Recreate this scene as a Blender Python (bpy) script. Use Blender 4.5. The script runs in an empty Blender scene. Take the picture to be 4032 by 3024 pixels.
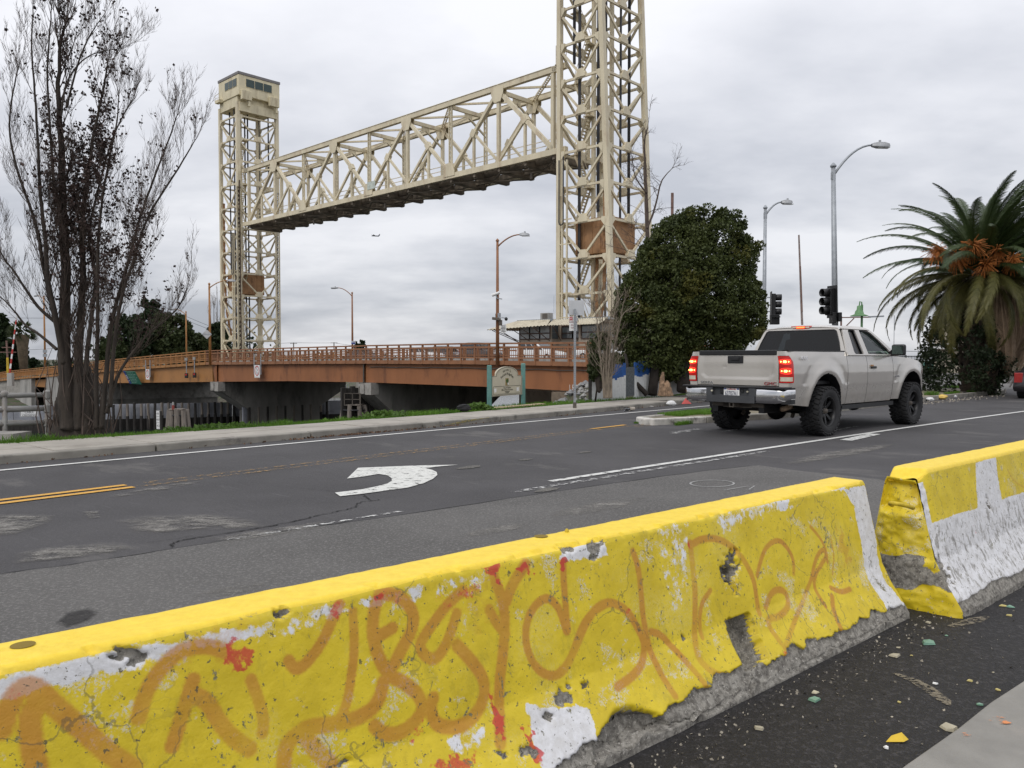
import bpy, bmesh, math, random
import numpy as np
from mathutils import Vector, Matrix, Euler
R = math.radians
random.seed(7); RNG = np.random.default_rng(11)
S = bpy.context.scene
COL = S.collection

# ------------------------------------------------------------------ camera
EYE = 1.36
PITCH = math.atan((1512 - 1410) / 3145.0)
cam = bpy.data.cameras.new('camera'); camo = bpy.data.objects.new('camera', cam); COL.objects.link(camo)
cam.sensor_width = 36.0; cam.lens = 36.0 * 3145 / 4032; cam.clip_end = 6000; cam.clip_start = 0.05
camo.location = (0, 0, EYE); camo.rotation_euler = (math.pi / 2 - PITCH, 0, 0)
S.camera = camo

# ------------------------------------------------------------------ world: overcast sky
W = bpy.data.worlds.new('World'); S.world = W; W.use_nodes = True
nt = W.node_tree; nt.nodes.clear()
SUN_EL, SUN_AZ = R(48), R(215)      # sun behind and to the left of the camera, above the cloud
def _n(t, **k):
    x = nt.nodes.new(t)
    for a, b in k.items(): setattr(x, a, b)
    return x
L = nt.links.new
out = _n('ShaderNodeOutputWorld'); mixs = _n('ShaderNodeMixShader')
bg1 = _n('ShaderNodeBackground'); bg2 = _n('ShaderNodeBackground')
sky = _n('ShaderNodeTexSky', sky_type='NISHITA', sun_disc=False, sun_elevation=SUN_EL, sun_rotation=SUN_AZ)
L(sky.outputs[0], bg1.inputs[0]); bg1.inputs[1].default_value = 0.1
tc = _n('ShaderNodeTexCoord'); sep = _n('ShaderNodeSeparateXYZ'); L(tc.outputs['Generated'], sep.inputs[0])
def wm(op, a, b=None, clamp=False):
    x = _n('ShaderNodeMath', operation=op, use_clamp=clamp)
    for i, v in enumerate((a, b)):
        if v is None: continue
        if hasattr(v, 'is_output'): L(v, x.inputs[i])
        else: x.inputs[i].default_value = v
    return x.outputs[0]
zc = wm('MAXIMUM', sep.outputs[2], 0.0)
den = wm('ADD', zc, 0.26)
cx_ = wm('DIVIDE', sep.outputs[0], den); cy_ = wm('DIVIDE', sep.outputs[1], den)
comb = _n('ShaderNodeCombineXYZ'); L(cx_, comb.inputs[0]); L(cy_, comb.inputs[1])
def wnoise(scale, detail, rough, off=0.0, sx=1.0, sy=1.0):
    mp = _n('ShaderNodeMapping'); L(comb.outputs[0], mp.inputs[0]); mp.inputs['Location'].default_value = (off, off * .7, off * .3)
    mp.inputs['Scale'].default_value = (sx, sy, 1)
    x = _n('ShaderNodeTexNoise'); L(mp.outputs[0], x.inputs['Vector'])
    x.inputs['Scale'].default_value = scale; x.inputs['Detail'].default_value = detail; x.inputs['Roughness'].default_value = rough
    return x.outputs[0]
n1 = wnoise(0.95, 6, .52, 3.1, .95, 1.2); n2 = wnoise(2.9, 5, .55, 8.4, .9, 1.25)
nn = wm('ADD', wm('MULTIPLY', n1, .72), wm('MULTIPLY', n2, .28))
ramp = _n('ShaderNodeValToRGB'); L(nn, ramp.inputs[0])
cr = ramp.color_ramp; cr.elements[0].position = .40; cr.elements[0].color = (.42, .445, .505, 1)
cr.elements[1].position = .60; cr.elements[1].color = (.86, .865, .90, 1)
e = cr.elements.new(.495); e.color = (.635, .65, .70, 1)
# overcast luminance rises with height above the horizon; the veil evens the cloud detail out higher up
grad = wm('MINIMUM', wm('ADD', .80, wm('MULTIPLY', zc, 1.05)), 1.55)
flat = wm('MULTIPLY', zc, 2.0, True)
mixc = _n('ShaderNodeMix', data_type='RGBA'); L(wm('MULTIPLY', flat, .82), mixc.inputs[0]); L(ramp.outputs[0], mixc.inputs[6]); mixc.inputs[7].default_value = (.675, .68, .715, 1)
vm = _n('ShaderNodeVectorMath', operation='SCALE'); L(mixc.outputs[2], vm.inputs[0]); L(grad, vm.inputs['Scale'])
L(vm.outputs[0], bg2.inputs[0]); bg2.inputs[1].default_value = 1.0
mixs.inputs[0].default_value = 0.93
L(bg1.outputs[0], mixs.inputs[1]); L(bg2.outputs[0], mixs.inputs[2]); L(mixs.outputs[0], out.inputs[0])

sl = bpy.data.lights.new('sun', 'SUN'); so = bpy.data.objects.new('sun', sl); COL.objects.link(so)
sl.energy = 0.9; sl.angle = R(25); sl.color = (1.0, .96, .9)
so.rotation_euler = Vector((math.sin(SUN_AZ) * math.cos(SUN_EL), math.cos(SUN_AZ) * math.cos(SUN_EL), math.sin(SUN_EL))).to_track_quat('Z', 'Y').to_euler()
so.location = (0, -20, 60)
S.view_settings.view_transform = 'Standard'; S.view_settings.look = 'None'
S.view_settings.exposure = 0.2; S.view_settings.gamma = 1; S.view_settings.use_curve_mapping = False
S.render.engine = 'CYCLES'
S.cycles.max_bounces = 6; S.cycles.transparent_max_bounces = 12

# ------------------------------------------------------------------ measuring: photo pixel -> place on the ground or at a distance
_c, _s = math.cos(PITCH), math.sin(PITCH)
def ray(px, py):
    a = (px - 2016) / 3145.0; b = (1512 - py) / 3145.0
    return Vector((a, _c + b * _s, -_s + b * _c))
def G(px, py, z=0.0):
    r = ray(px, py); return Vector((0, 0, EYE)) + r * ((z - EYE) / r.z)
def D(px, py, d):
    r = ray(px, py); return Vector((0, 0, EYE)) + r * (d / r.y)

# ------------------------------------------------------------------ object helpers
def link(o, parent=None):
    COL.objects.link(o)
    if parent is not None: o.parent = parent
    return o
def tag(o, label=None, cat=None, group=None, kind=None):
    for k, v in (('label', label), ('category', cat), ('group', group), ('kind', kind)):
        if v: o[k] = v
    return o
def thing(name, label, cat, loc=(0, 0, 0), rz=0.0, group=None):
    o = bpy.data.objects.new(name, None); o.empty_display_size = .2
    COL.objects.link(o); o.location = loc; o.rotation_euler = (0, 0, rz)
    return tag(o, label, cat, group)
def dup(o, loc=None, rz=None, label=None, parent=None, scale=None):
    c = o.copy(); COL.objects.link(c); c.parent = parent
    if loc is not None: c.location = loc
    if rz is not None: c.rotation_euler = (0, 0, rz)
    if scale is not None: c.scale = (scale,) * 3 if not hasattr(scale, '__len__') else scale
    if label: c['label'] = label
    for ch in list(o.children): dup(ch, parent=c)
    return c
class MB:
    def __init__(s): s.v = []; s.f = []
    def add(s, vs, fs):
        o = len(s.v); s.v += [tuple(x) for x in vs]; s.f += [tuple(i + o for i in f) for f in fs]; return s
    def box(s, c, d, M=None):
        x, y, z = d[0] / 2, d[1] / 2, d[2] / 2
        vs = [Vector(p) for p in ((-x, -y, -z), (x, -y, -z), (x, y, -z), (-x, y, -z), (-x, -y, z), (x, -y, z), (x, y, z), (-x, y, z))]
        if M is not None: vs = [M @ p for p in vs]
        c = Vector(c)
        return s.add([p + c for p in vs], [(3, 2, 1, 0), (4, 5, 6, 7), (0, 1, 5, 4), (1, 2, 6, 5), (2, 3, 7, 6), (3, 0, 4, 7)])
    def bar(s, a, b, w, h=None, up=(0, 0, 1)):
        a, b = Vector(a), Vector(b); h = w if h is None else h
        d = (b - a); l = d.length
        if l < 1e-6: return s
        d /= l; up = Vector(up)
        if abs(d.dot(up)) > .98: up = Vector((0, 1, 0)) if abs(d.y) < .9 else Vector((1, 0, 0))
        x = d.cross(up).normalized(); z = x.cross(d)
        vs = []
        for p in (a, b):
            for sx, sz in ((-1, -1), (1, -1), (1, 1), (-1, 1)): vs.append(p + x * (sx * w / 2) + z * (sz * h / 2))
        return s.add(vs, [(0, 1, 2, 3), (7, 6, 5, 4), (0, 4, 5, 1), (1, 5, 6, 2), (2, 6, 7, 3), (3, 7, 4, 0)])
    def tube(s, pts, r, n=6, cap=True):
        pts = [Vector(p) for p in pts]; k = len(pts)
        rs = [r] * k if not hasattr(r, '__len__') else list(r)
        vs = []; X = None
        for i, p in enumerate(pts):
            d = (pts[min(i + 1, k - 1)] - pts[max(i - 1, 0)])
            if d.length < 1e-9: d = Vector((0, 0, 1))
            d.normalize()
            if X is None: X = d.orthogonal().normalized()
            else:
                X = X - d * X.dot(d)
                X = X.normalized() if X.length > 1e-6 else d.orthogonal().normalized()
            Y = d.cross(X)
            for j in range(n):
                a = 2 * math.pi * j / n
                vs.append(p + (X * math.cos(a) + Y * math.sin(a)) * rs[i])
        fs = [(i * n + j, i * n + (j + 1) % n, (i + 1) * n + (j + 1) % n, (i + 1) * n + j) for i in range(k - 1) for j in range(n)]
        if cap: fs += [tuple(range(n - 1, -1, -1)), tuple(range((k - 1) * n, k * n))]
        return s.add(vs, fs)
    def prism(s, poly, z0, z1):
        n = len(poly)
        a = sum(poly[i][0] * poly[(i + 1) % n][1] - poly[(i + 1) % n][0] * poly[i][1] for i in range(n))
        if a < 0: poly = poly[::-1]
        vs = [(p[0], p[1], z0) for p in poly] + [(p[0], p[1], z1) for p in poly]
        return s.add(vs, [tuple(range(n - 1, -1, -1)), tuple(range(n, 2 * n))] + [(i, (i + 1) % n, n + (i + 1) % n, n + i) for i in range(n)])
    def sheet(s, poly, z):
        n = len(poly)
        a = sum(poly[i][0] * poly[(i + 1) % n][1] - poly[(i + 1) % n][0] * poly[i][1] for i in range(n))
        if a < 0: poly = poly[::-1]
        return s.add([(p[0], p[1], z) for p in poly], [tuple(range(n))])
    def lathe(s, prof, n=24, M=None):      # profile of (radius, height) about z
        vs = []
        for r_, z in prof:
            for j in range(n):
                a = 2 * math.pi * j / n; vs.append(Vector((r_ * math.cos(a), r_ * math.sin(a), z)))
        if M is not None: vs = [M @ p for p in vs]
        k = len(prof)
        return s.add(vs, [(i * n + j, i * n + (j + 1) % n, (i + 1) * n + (j + 1) % n, (i + 1) * n + j) for i in range(k - 1) for j in range(n)])
    def grid(s, P):                         # rows of points
        m, n = len(P), len(P[0])
        return s.add([p for r_ in P for p in r_], [(i * n + j, i * n + j + 1, (i + 1) * n + j + 1, (i + 1) * n + j) for i in range(m - 1) for j in range(n - 1)])
    def build(s, name, mat, parent=None, smooth=False, bevel=0.0, kind=None, label=None, loc=None, rz=None, solid=0.0):
        me = bpy.data.meshes.new(name); me.from_pydata(s.v, [], s.f); me.update()
        if mat is not None: me.materials.append(mat)
        if smooth: me.polygons.foreach_set('use_smooth', [True] * len(me.polygons))
        o = bpy.data.objects.new(name, me); link(o, parent)
        if solid: m = o.modifiers.new('s', 'SOLIDIFY'); m.thickness = solid; m.offset = 0
        if bevel: m = o.modifiers.new('b', 'BEVEL'); m.width = bevel; m.segments = 2; m.limit_method = 'ANGLE'; m.angle_limit = R(40)
        if loc is not None: o.location = loc
        if rz is not None: o.rotation_euler = (0, 0, rz)
        return tag(o, label, None, None, kind)
def np_mesh(name, V, F, mat, parent=None, smooth=False):
    V = np.asarray(V, np.float32); F = np.asarray(F, np.int32); k = F.shape[1]
    me = bpy.data.meshes.new(name); me.vertices.add(len(V)); me.vertices.foreach_set('co', V.ravel())
    me.loops.add(F.size); me.loops.foreach_set('vertex_index', F.ravel()); me.polygons.add(len(F))
    me.polygons.foreach_set('loop_start', np.arange(0, F.size, k, dtype=np.int32)); me.update(calc_edges=True)
    if mat is not None: me.materials.append(mat)
    if smooth: me.polygons.foreach_set('use_smooth', np.ones(len(F), bool))
    o = bpy.data.objects.new(name, me); link(o, parent); return o
_txt = []
def text(name, body, size, mat, parent, M, ext=.002, align='CENTER', sx=1.0, space=1.0):
    cu = bpy.data.curves.new('font', 'FONT'); cu.body = body; cu.size = size; cu.extrude = ext
    cu.align_x = align; cu.align_y = 'CENTER'; cu.space_character = space; cu.resolution_u = 3
    o = bpy.data.objects.new('font', cu); COL.objects.link(o)
    bpy.context.view_layer.update()
    me = bpy.data.meshes.new_from_object(o.evaluated_get(bpy.context.evaluated_depsgraph_get()))
    bpy.data.objects.remove(o)
    me.name = name; me.materials.clear(); me.materials.append(mat)
    m = bpy.data.objects.new(name, me); link(m, parent); m.matrix_local = M @ Matrix.Diagonal((sx, 1, 1, 1))
    return m
def frame(o, x, y):        # 4x4 from origin, x axis, y axis
    x = Vector(x).normalized(); y = Vector(y); z = x.cross(y).normalized(); y = z.cross(x)
    M = Matrix((x, y, z)).transposed().to_4x4(); M.translation = Vector(o); return M

# ------------------------------------------------------------------ materials
class N:
    def __init__(s, name):
        s.m = bpy.data.materials.new(name); s.m.use_nodes = True; s.t = s.m.node_tree
        s.b = s.t.nodes['Principled BSDF']; s.o = s.t.nodes['Material Output']; s._pos = None
    def n(s, t, **k):
        x = s.t.nodes.new(t)
        for a, b in k.items(): setattr(x, a, b)
        return x
    def l(s, a, b): s.t.links.new(a, b)
    def pos(s, world=False):
        if world: return s.n('ShaderNodeNewGeometry').outputs['Position']
        if s._pos is None: s._pos = s.n('ShaderNodeTexCoord').outputs['Object']
        return s._pos
    def put(s, v, sock):
        if hasattr(v, 'is_output'): s.l(v, sock)
        else: sock.default_value = v if not hasattr(v, '__len__') or len(v) != 3 or sock.type != 'RGBA' else (*v, 1)
    def noise(s, scale, detail=4, rough=.55, vec=None, stretch=None, dist=0):
        x = s.n('ShaderNodeTexNoise'); v = vec if vec is not None else s.pos()
        if stretch:
            mp = s.n('ShaderNodeMapping'); s.l(v, mp.inputs[0]); mp.inputs['Scale'].default_value = stretch; v = mp.outputs[0]
        s.l(v, x.inputs['Vector']); x.inputs['Scale'].default_value = scale; x.inputs['Detail'].default_value = detail
        x.inputs['Roughness'].default_value = rough; x.inputs['Distortion'].default_value = dist
        return x.outputs[0]
    def math(s, op, a, b=None, clamp=False):
        x = s.n('ShaderNodeMath', operation=op, use_clamp=clamp); s.put(a, x.inputs[0])
        if b is not None: s.put(b, x.inputs[1])
        return x.outputs[0]
    def step(s, v, lo, hi):
        x = s.n('ShaderNodeMapRange', interpolation_type='SMOOTHSTEP'); s.put(v, x.inputs[0]); x.inputs[1].default_value = lo; x.inputs[2].default_value = hi
        return x.outputs[0]
    def mix(s, f, a, b):
        x = s.n('ShaderNodeMix', data_type='RGBA'); s.put(f, x.inputs[0]); s.put(a, x.inputs[6]); s.put(b, x.inputs[7]); return x.outputs[2]
    def attr(s, name):
        x = s.n('ShaderNodeAttribute', attribute_name=name); sp = s.n('ShaderNodeSeparateColor'); s.l(x.outputs['Color'], sp.inputs[0]); return sp.outputs
    def bump(s, h, strength, dist=.01):
        x = s.n('ShaderNodeBump'); s.put(h, x.inputs['Height']); x.inputs['Strength'].default_value = strength; x.inputs['Distance'].default_value = dist
        s.l(x.outputs[0], s.b.inputs['Normal'])
    def col(s, c): s.put(c, s.b.inputs['Base Color'])
    def rough(s, v): s.put(v, s.b.inputs['Roughness'])
def lo(c, k): return tuple(min(1, x * k) for x in c)
def mat(name, c, rough=.7, metal=0.0, var=.18, scale=4, bump=.0, bscale=60, dirt=None, dscale=1.5, damt=.5, spec=.5, world=False, stretch=None, coat=0.0):
    k = N(name); v = k.pos(world)
    a = k.noise(scale, 5, .6, v, stretch)
    cc = k.mix(k.step(a, .3, .7), lo(c, 1 - var), lo(c, 1 + var))
    if dirt is not None:
        d = k.noise(dscale, 7, .68, v, stretch); cc = k.mix(k.math('MULTIPLY', k.step(d, .5, .68), damt), cc, dirt)
    k.col(cc); k.rough(rough); k.b.inputs['Metallic'].default_value = metal
    k.b.inputs['Specular IOR Level'].default_value = spec
    if coat: k.b.inputs['Coat Weight'].default_value = coat; k.b.inputs['Coat Roughness'].default_value = .06
    if bump: k.bump(k.noise(bscale, 4, .6, v), bump)
    return k.m
def emit(name, c, e, base=None):
    k = N(name); k.col(base or c); k.b.inputs['Emission Color'].default_value = (*c, 1); k.b.inputs['Emission Strength'].default_value = e; k.rough(.25); return k.m
def glass(name, tint, rough=.02, spec=.5):
    k = N(name); k.b.inputs['Base Color'].default_value = (.01, .012, .012, 1); k.rough(rough); 
    tr = k.n('ShaderNodeBsdfTransparent'); tr.inputs[0].default_value = (*tint, 1)
    gl = k.n('ShaderNodeBsdfGlossy'); gl.inputs['Roughness'].default_value = rough
    fr = k.n('ShaderNodeFresnel'); fr.inputs[0].default_value = 1.5
    mx = k.n('ShaderNodeMixShader'); k.l(fr.outputs[0], mx.inputs[0]); k.l(tr.outputs[0], mx.inputs[1]); k.l(gl.outputs[0], mx.inputs[2])
    k.l(mx.outputs[0], k.o.inputs[0]); return k.m
CREAM = mat('cream_steel_paint', (.66, .585, .42), .55, var=.10, scale=.6, dirt=(.30, .17, .085), dscale=1.1, damt=.38, stretch=(1, 1, .3))
CREAM2 = mat('machine_house_paint', (.66, .59, .41), .6, var=.10, scale=.8, dirt=(.28, .21, .12), dscale=.9, damt=.5, stretch=(1, 1, .3))
DARKSTEEL = mat('weathered_dark_steel', (.10, .085, .07), .7, var=.3, scale=1.2)
RUSTBROWN = mat('counterweight_brown', (.33, .18, .085), .75, var=.15, scale=.8, dirt=(.12, .06, .03), dscale=1.2, damt=.6)
BLACK = mat('black_plastic', (.012, .012, .013), .45, var=.2)
RUBBER = mat('black_rubber', (.018, .018, .019), .85, var=.3, scale=8, bump=.2, bscale=60)
ROPE = mat('wire_rope', (.02, .02, .024), .5, var=.2)
CONC = mat('grey_concrete', (.30, .285, .26), .85, var=.18, scale=2.5, bump=.25, bscale=50, dirt=(.10, .095, .085), dscale=1.0, damt=.6)
CONCD = mat('stained_concrete', (.23, .22, .20), .9, var=.2, scale=.8, dirt=(.06, .057, .05), dscale=.5, damt=.7, stretch=(1, 1, .4))
CONCL = mat('pale_concrete', (.36, .35, .33), .85, var=.15, scale=.9, dirt=(.16, .15, .13), dscale=1.0, damt=.6, stretch=(3, 3, .3))
ORANGE = mat('orange_bridge_paint', (.34, .155, .045), .6, var=.10, scale=.4, dirt=(.16, .07, .025), dscale=.5, damt=.5)
RUST = mat('rust_girder_paint', (.28, .11, .042), .65, var=.14, scale=.5, dirt=(.11, .04, .02), dscale=.8, damt=.7, stretch=(1, 1, .35))
RAILP = mat('brown_rail_paint', (.27, .12, .055), .6, var=.14, scale=1.2, dirt=(.12, .05, .025), dscale=1.6, damt=.5)
GALV = mat('galvanised_steel', (.33, .35, .37), .5, metal=.45, var=.12, scale=5)
WHITEP = mat('white_sign_sheet', (.75, .75, .74), .5, var=.05, scale=8, dirt=(.4, .37, .33), dscale=5, damt=.3)
REDP = mat('red_sign_print', (.45, .03, .025), .5, var=.08)
BLACKP = mat('black_sign_print', (.02, .02, .02), .6)
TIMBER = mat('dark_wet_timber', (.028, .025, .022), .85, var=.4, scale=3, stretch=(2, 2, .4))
TIMBERL = mat('weathered_pile_timber', (.19, .165, .14), .9, var=.3, scale=3, bump=.4, bscale=30, stretch=(3, 3, .3), dirt=(.05, .045, .04), dscale=1.2, damt=.6)
STEELBLUE = mat('grey_sheet_panel', (.27, .28, .31), .55, var=.08, scale=1.0, dirt=(.12, .12, .12), dscale=1.4, damt=.4)
# ------------------------------------------------------------------ street frame (p along the kerb, q across it) and bridge frame (s across the river, t along it)
K0 = Vector((-1.82, 15.53)); _a = R(41.5); RD = Vector((math.sin(_a), math.cos(_a))); ND = Vector((-math.cos(_a), math.sin(_a)))
def PQ(p, q, z=0.0): v = K0 + RD * p + ND * q; return Vector((v.x, v.y, z))
def toPQ(X): d = Vector((X[0], X[1])) - K0; return d.dot(RD), d.dot(ND)
B0 = Vector((-.75, 50.0)); U2 = Vector((-.724, .690)).normalized(); V2 = Vector((U2.y, -U2.x))
def ST(s, t, z=0.0): v = B0 + U2 * s + V2 * t; return Vector((v.x, v.y, z))
def toST(X): d = Vector((X[0], X[1])) - B0; return d.dot(U2), d.dot(V2)
UROT = math.atan2(U2.y, U2.x)
def qk(p): return .0031 * p * p + .0015 * p - .1176 if p < 12 else .3468 + (p - 12) * .0759
KH = .11
def sm(x, a, b): x = min(1, max(0, (x - a) / (b - a))); return x * x * (3 - 2 * x)
def shore(t):
    if t < -10: return -20.35 + .12 * math.sin(t * .9)
    if t < -2: return -20.35 + (t + 10) / 8 * 12.3
    return -8.05 + 2.6 * sm(t, -2, 6)
def vnoise(x, y): return (math.sin(x * 1.7 + 2.1 * math.sin(y * .9)) + math.sin(y * 2.3 + 1.3 * math.sin(x * 1.1))) * .25
def ground_z(x, y):
    p, q = toPQ((x, y)); s, t = toST((x, y))
    if s > 88: return -6.5 + 2.9 * sm(s, 90, 101)
    e = q - qk(p)
    base = -.06
    if p < 17.2 and e > .1:
        base = .04 if e < 1.45 else .08 + .32 * sm(p, 8.2, 12.5) * sm(e, 1.6, 3.2)
    elif s > -5.5: base = -.1
    dd = s - shore(t)
    if p < 5: dd = max(dd, (e - 2.05 - .3 * sm(-p, 4, 6)) * (1 - sm(p, 1.5, 5)))
    if dd > 0:
        base = max(base - dd * .68 + vnoise(x * 1.3, y * 1.3) * min(dd, 1) * .35, -7.5)
    return base
def axis(lo_, hi, fine_lo, fine_hi, fine, coarse=1.35):
    a = list(np.arange(fine_lo, fine_hi + 1e-6, fine)); d = fine
    while a[-1] < hi: d *= coarse; a.append(a[-1] + d)
    d = fine
    while a[0] > lo_: d *= coarse; a.insert(0, a[0] - d)
    return a
SS = axis(-900, 2500, -24, -3, .42, 1.3); TT = axis(-1500, 1500, -46, 4, .6, 1.3)
b = MB(); b.grid([[ST(s, t, ground_z(*ST(s, t)[:2])) for s in SS] for t in TT])
k = N('bank_soil'); w_ = k.pos(True)
c1 = k.mix(k.step(k.noise(1.2, 6, .6, w_), .35, .65), (.05, .042, .03), (.10, .085, .06))
c1 = k.mix(k.step(k.noise(.5, 4, .6, w_), .5, .62), c1, (.045, .075, .02)); k.col(c1); k.rough(.95); k.bump(k.noise(9, 6, .7, w_), .8, .05)
g_ = b.build('ground', k.m, smooth=True, kind='structure')
k = N('river_water'); k.col((.016, .02, .019)); k.rough(.08); k.b.inputs['IOR'].default_value = 1.33; k.bump(k.noise(2.2, 5, .6, k.pos(True), (1, 2.2, 1)), .25, .04)
b = MB(); b.sheet([ST(-23, -900), ST(300, -900), ST(300, 900), ST(-23, 900)], -6.1); b.build('river_water', k.m, kind='structure')

# ------------------------------------------------------------------ asphalt
def asphalt(name, c, agg=.5, patch=None, streak=True, rough=.85, spk=2.3, bd=.006):
    k = N(name); w = k.pos(True)
    fine = k.noise(46, 3, .8, w); grit = k.noise(95, 2, .8, w); big = k.noise(.55, 6, .62, w)
    cc = k.mix(k.step(big, .3, .7), lo(c, .82), lo(c, 1.18))
    cc = k.mix(k.math('MULTIPLY', k.step(fine, .50, .64), agg), cc, lo(c, spk))
    cc = k.mix(k.math('MULTIPLY', k.step(grit, .42, .28), .55), cc, lo(c, .35))
    rot = k.n('ShaderNodeMapping'); k.l(w, rot.inputs[0]); rot.inputs['Rotation'].default_value = (0, 0, R(43))
    if streak:
        st = k.noise(1.0, 6, .66, rot.outputs[0], (1.6, 16, 1))
        cc = k.mix(k.math('MULTIPLY', k.step(st, .60, .72), .45), cc, lo(c, 2.2))
    if patch:
        pt = k.noise(.42, 8, .70, rot.outputs[0], (1.0, 2.0, 1)); cc = k.mix(k.math('MULTIPLY', k.step(pt, .56, .66), .55), cc, patch)
    k.col(cc); k.rough(rough); k.b.inputs['Specular IOR Level'].default_value = .35
    k.bump(k.math('ADD', fine, k.math('MULTIPLY', grit, .7)), .7, bd); return k.m
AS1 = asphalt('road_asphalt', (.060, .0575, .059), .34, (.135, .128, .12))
AS2 = asphalt('older_asphalt', (.100, .096, .091), .9, None, False, .85, 1.9, .010)
AS3 = asphalt('fresh_asphalt', (.015, .014, .0145), .75, (.05, .045, .04), False, .65, 3.6, .016)
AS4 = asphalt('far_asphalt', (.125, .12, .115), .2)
pl = [(p, qk(p)) for p in np.arange(-60, 17.3, .8)]
road = [PQ(p, q) for p, q in pl] + [PQ(18.5, 2.2), PQ(19.5, 5.5), ST(-11, 1.0), ST(-6.4, 1.0), ST(-6.2, 300), ST(-120, 300), ST(-120, -110)]
MB().sheet(road, 0.0).build('road', AS1, kind='structure')
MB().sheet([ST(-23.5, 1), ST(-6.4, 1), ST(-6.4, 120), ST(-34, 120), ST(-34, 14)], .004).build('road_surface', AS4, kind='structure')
pb = [G(*x) for x in ((-400, 2322), (0, 2263), (330, 2218), (678, 2164), (1200, 2081), (1500, 2042), (2100, 1950), (2600, 1878), (2800, 1852), (2988, 1833), (3150, 1855), (3460, 1888))]
bdir = Vector((1.71, 1.40, 0)).normalized(); bn = Vector((bdir.y, -bdir.x, 0))
BA = Vector((2.03, 4.03, 0))                      # the corner of the barrier's foot
MB().sheet(pb + [BA + bdir * 3 - bn * .0, BA - bdir * 9 - bn * .2, Vector((-8, -1.5, 0))], .004).build('road_surface', AS2, kind='structure')
MB().sheet([BA + bdir * 12 - bn * .25, BA - bdir * 9 - bn * .25, BA - bdir * 9 + bn * 6, BA + bdir * 12 + bn * 6], .009).build('road_surface', AS3, kind='structure')
gp = [G(*x, .02) for x in ((4500, 2360), (4032, 2690), (3900, 2776), (3776, 2876), (3660, 2958), (3566, 3024), (3300, 3250))]
PAV = mat('worn_gutter_concrete', (.235, .225, .205), .85, var=.16, scale=3, bump=.3, bscale=120, dirt=(.33, .30, .27), dscale=2, damt=.5, world=True)
b = MB(); b.prism([tuple(v[:2]) for v in gp] + [(3.0, .4), (9, 3)], -.02, .032); b.build('pavement', PAV, kind='structure', bevel=.006)
SPR = N('orange_spray'); SPR.col((.65, .25, .10)); SPR.rough(.9)
tr = SPR.n('ShaderNodeBsdfTransparent'); mx = SPR.n('ShaderNodeMixShader'); SPR.l(SPR.step(SPR.noise(22, 5, .7, SPR.pos(True)), .48, .62), mx.inputs[0]); SPR.l(tr.outputs[0], mx.inputs[1]); SPR.l(SPR.b.outputs[0], mx.inputs[2]); SPR.l(mx.outputs[0], SPR.o.inputs[0])
for x, y, w_, h_ in ((3940, 2835, .045, .03), (3795, 2895, .028, .022)):
    c = G(x, y, .036); b = MB(); b.sheet([(c.x + w_ * math.cos(a) * (1 + .2 * math.sin(3 * a)), c.y + h_ * math.sin(a)) for a in np.arange(0, 6.28, .4)], .0365); b.build('paint_mark', SPR.m, kind='structure')

# ------------------------------------------------------------------ painted markings
def roadpaint(name, c, wear, scale=7):
    k = N(name); w = k.pos(True)
    rot = k.n('ShaderNodeMapping'); k.l(w, rot.inputs[0]); rot.inputs['Rotation'].default_value = (0, 0, R(43)); rot.inputs['Scale'].default_value = (1, 1.8, 1)
    a = k.noise(scale, 8, .72, rot.outputs[0]); k.col(k.mix(k.step(k.noise(30, 4, .6, w), .3, .7), lo(c, .82), lo(c, 1.05))); k.rough(.7)
    tr = k.n('ShaderNodeBsdfTransparent'); mx = k.n('ShaderNodeMixShader')
    k.l(k.step(a, wear - .03, wear + .03), mx.inputs[0]); k.l(tr.outputs[0], mx.inputs[1]); k.l(k.b.outputs[0], mx.inputs[2]); k.l(mx.outputs[0], k.o.inputs[0]); return k.m
PW = roadpaint('white_road_paint', (.66, .66, .63), .30); PWW = roadpaint('worn_white_paint', (.55, .55, .53), .53, 9); PWM = roadpaint('scuffed_white_paint', (.64, .64, .61), .43, 6)
PY = roadpaint('yellow_road_paint', (.66, .36, .06), .33); PYW = roadpaint('worn_yellow_paint', (.36, .22, .07), .555, 13)
def ribbon(pts, w, z, name, m, jitter=0.0):
    pts = [Vector((p[0], p[1], 0)) for p in pts]; A, Bv = [], []
    for i, p in enumerate(pts):
        d = (pts[min(i + 1, len(pts) - 1)] - pts[max(i - 1, 0)]).normalized(); nn = Vector((-d.y, d.x, 0))
        ww = w[i] if hasattr(w, '__len__') else w
        A.append((p + nn * (ww / 2 + random.uniform(-jitter, jitter))) + Vector((0, 0, z))); Bv.append((p - nn * (ww / 2 + random.uniform(-jitter, jitter))) + Vector((0, 0, z)))
    b = MB(); b.grid([Bv, A]); return b.build(name, m, kind='structure')
ribbon([PQ(p, -.0074 * p - .001 * p * p - .66) for p in np.arange(-20, 17, .5)], .10, .008, 'lane_marking', PW)
for o_, x0, x1, m in ((0, -20, -6.6, PY), (-.20, -20, -6.75, PY), (0, -6.6, 1.5, PYW), (-.2, -6.75, 2.2, PYW), (0, 1.5, 3.0, PYW), (-.22, 2.2, 4.2, PYW), (.02, 2.0, 3.4, PY), (-.42, 2.9, 4.6, PYW)):
    ribbon([PQ(p, .0258 * p - 2.76 + o_) for p in np.arange(x0, x1 + .01, .4)], .10, .008 + .0008 * (m is PYW), 'lane_marking', m)
lane = lambda p, o_=0: PQ(p, -.0015 * p * p - .0903 * p - 6.4856 + o_)
ribbon([lane(p) for p in np.arange(-.3, 26, .4)], .10, .008, 'lane_marking', PW)
ribbon([lane(p) for p in np.arange(-3.6, -.29, .3)], .10, .008, 'lane_marking', PWM)
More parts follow.
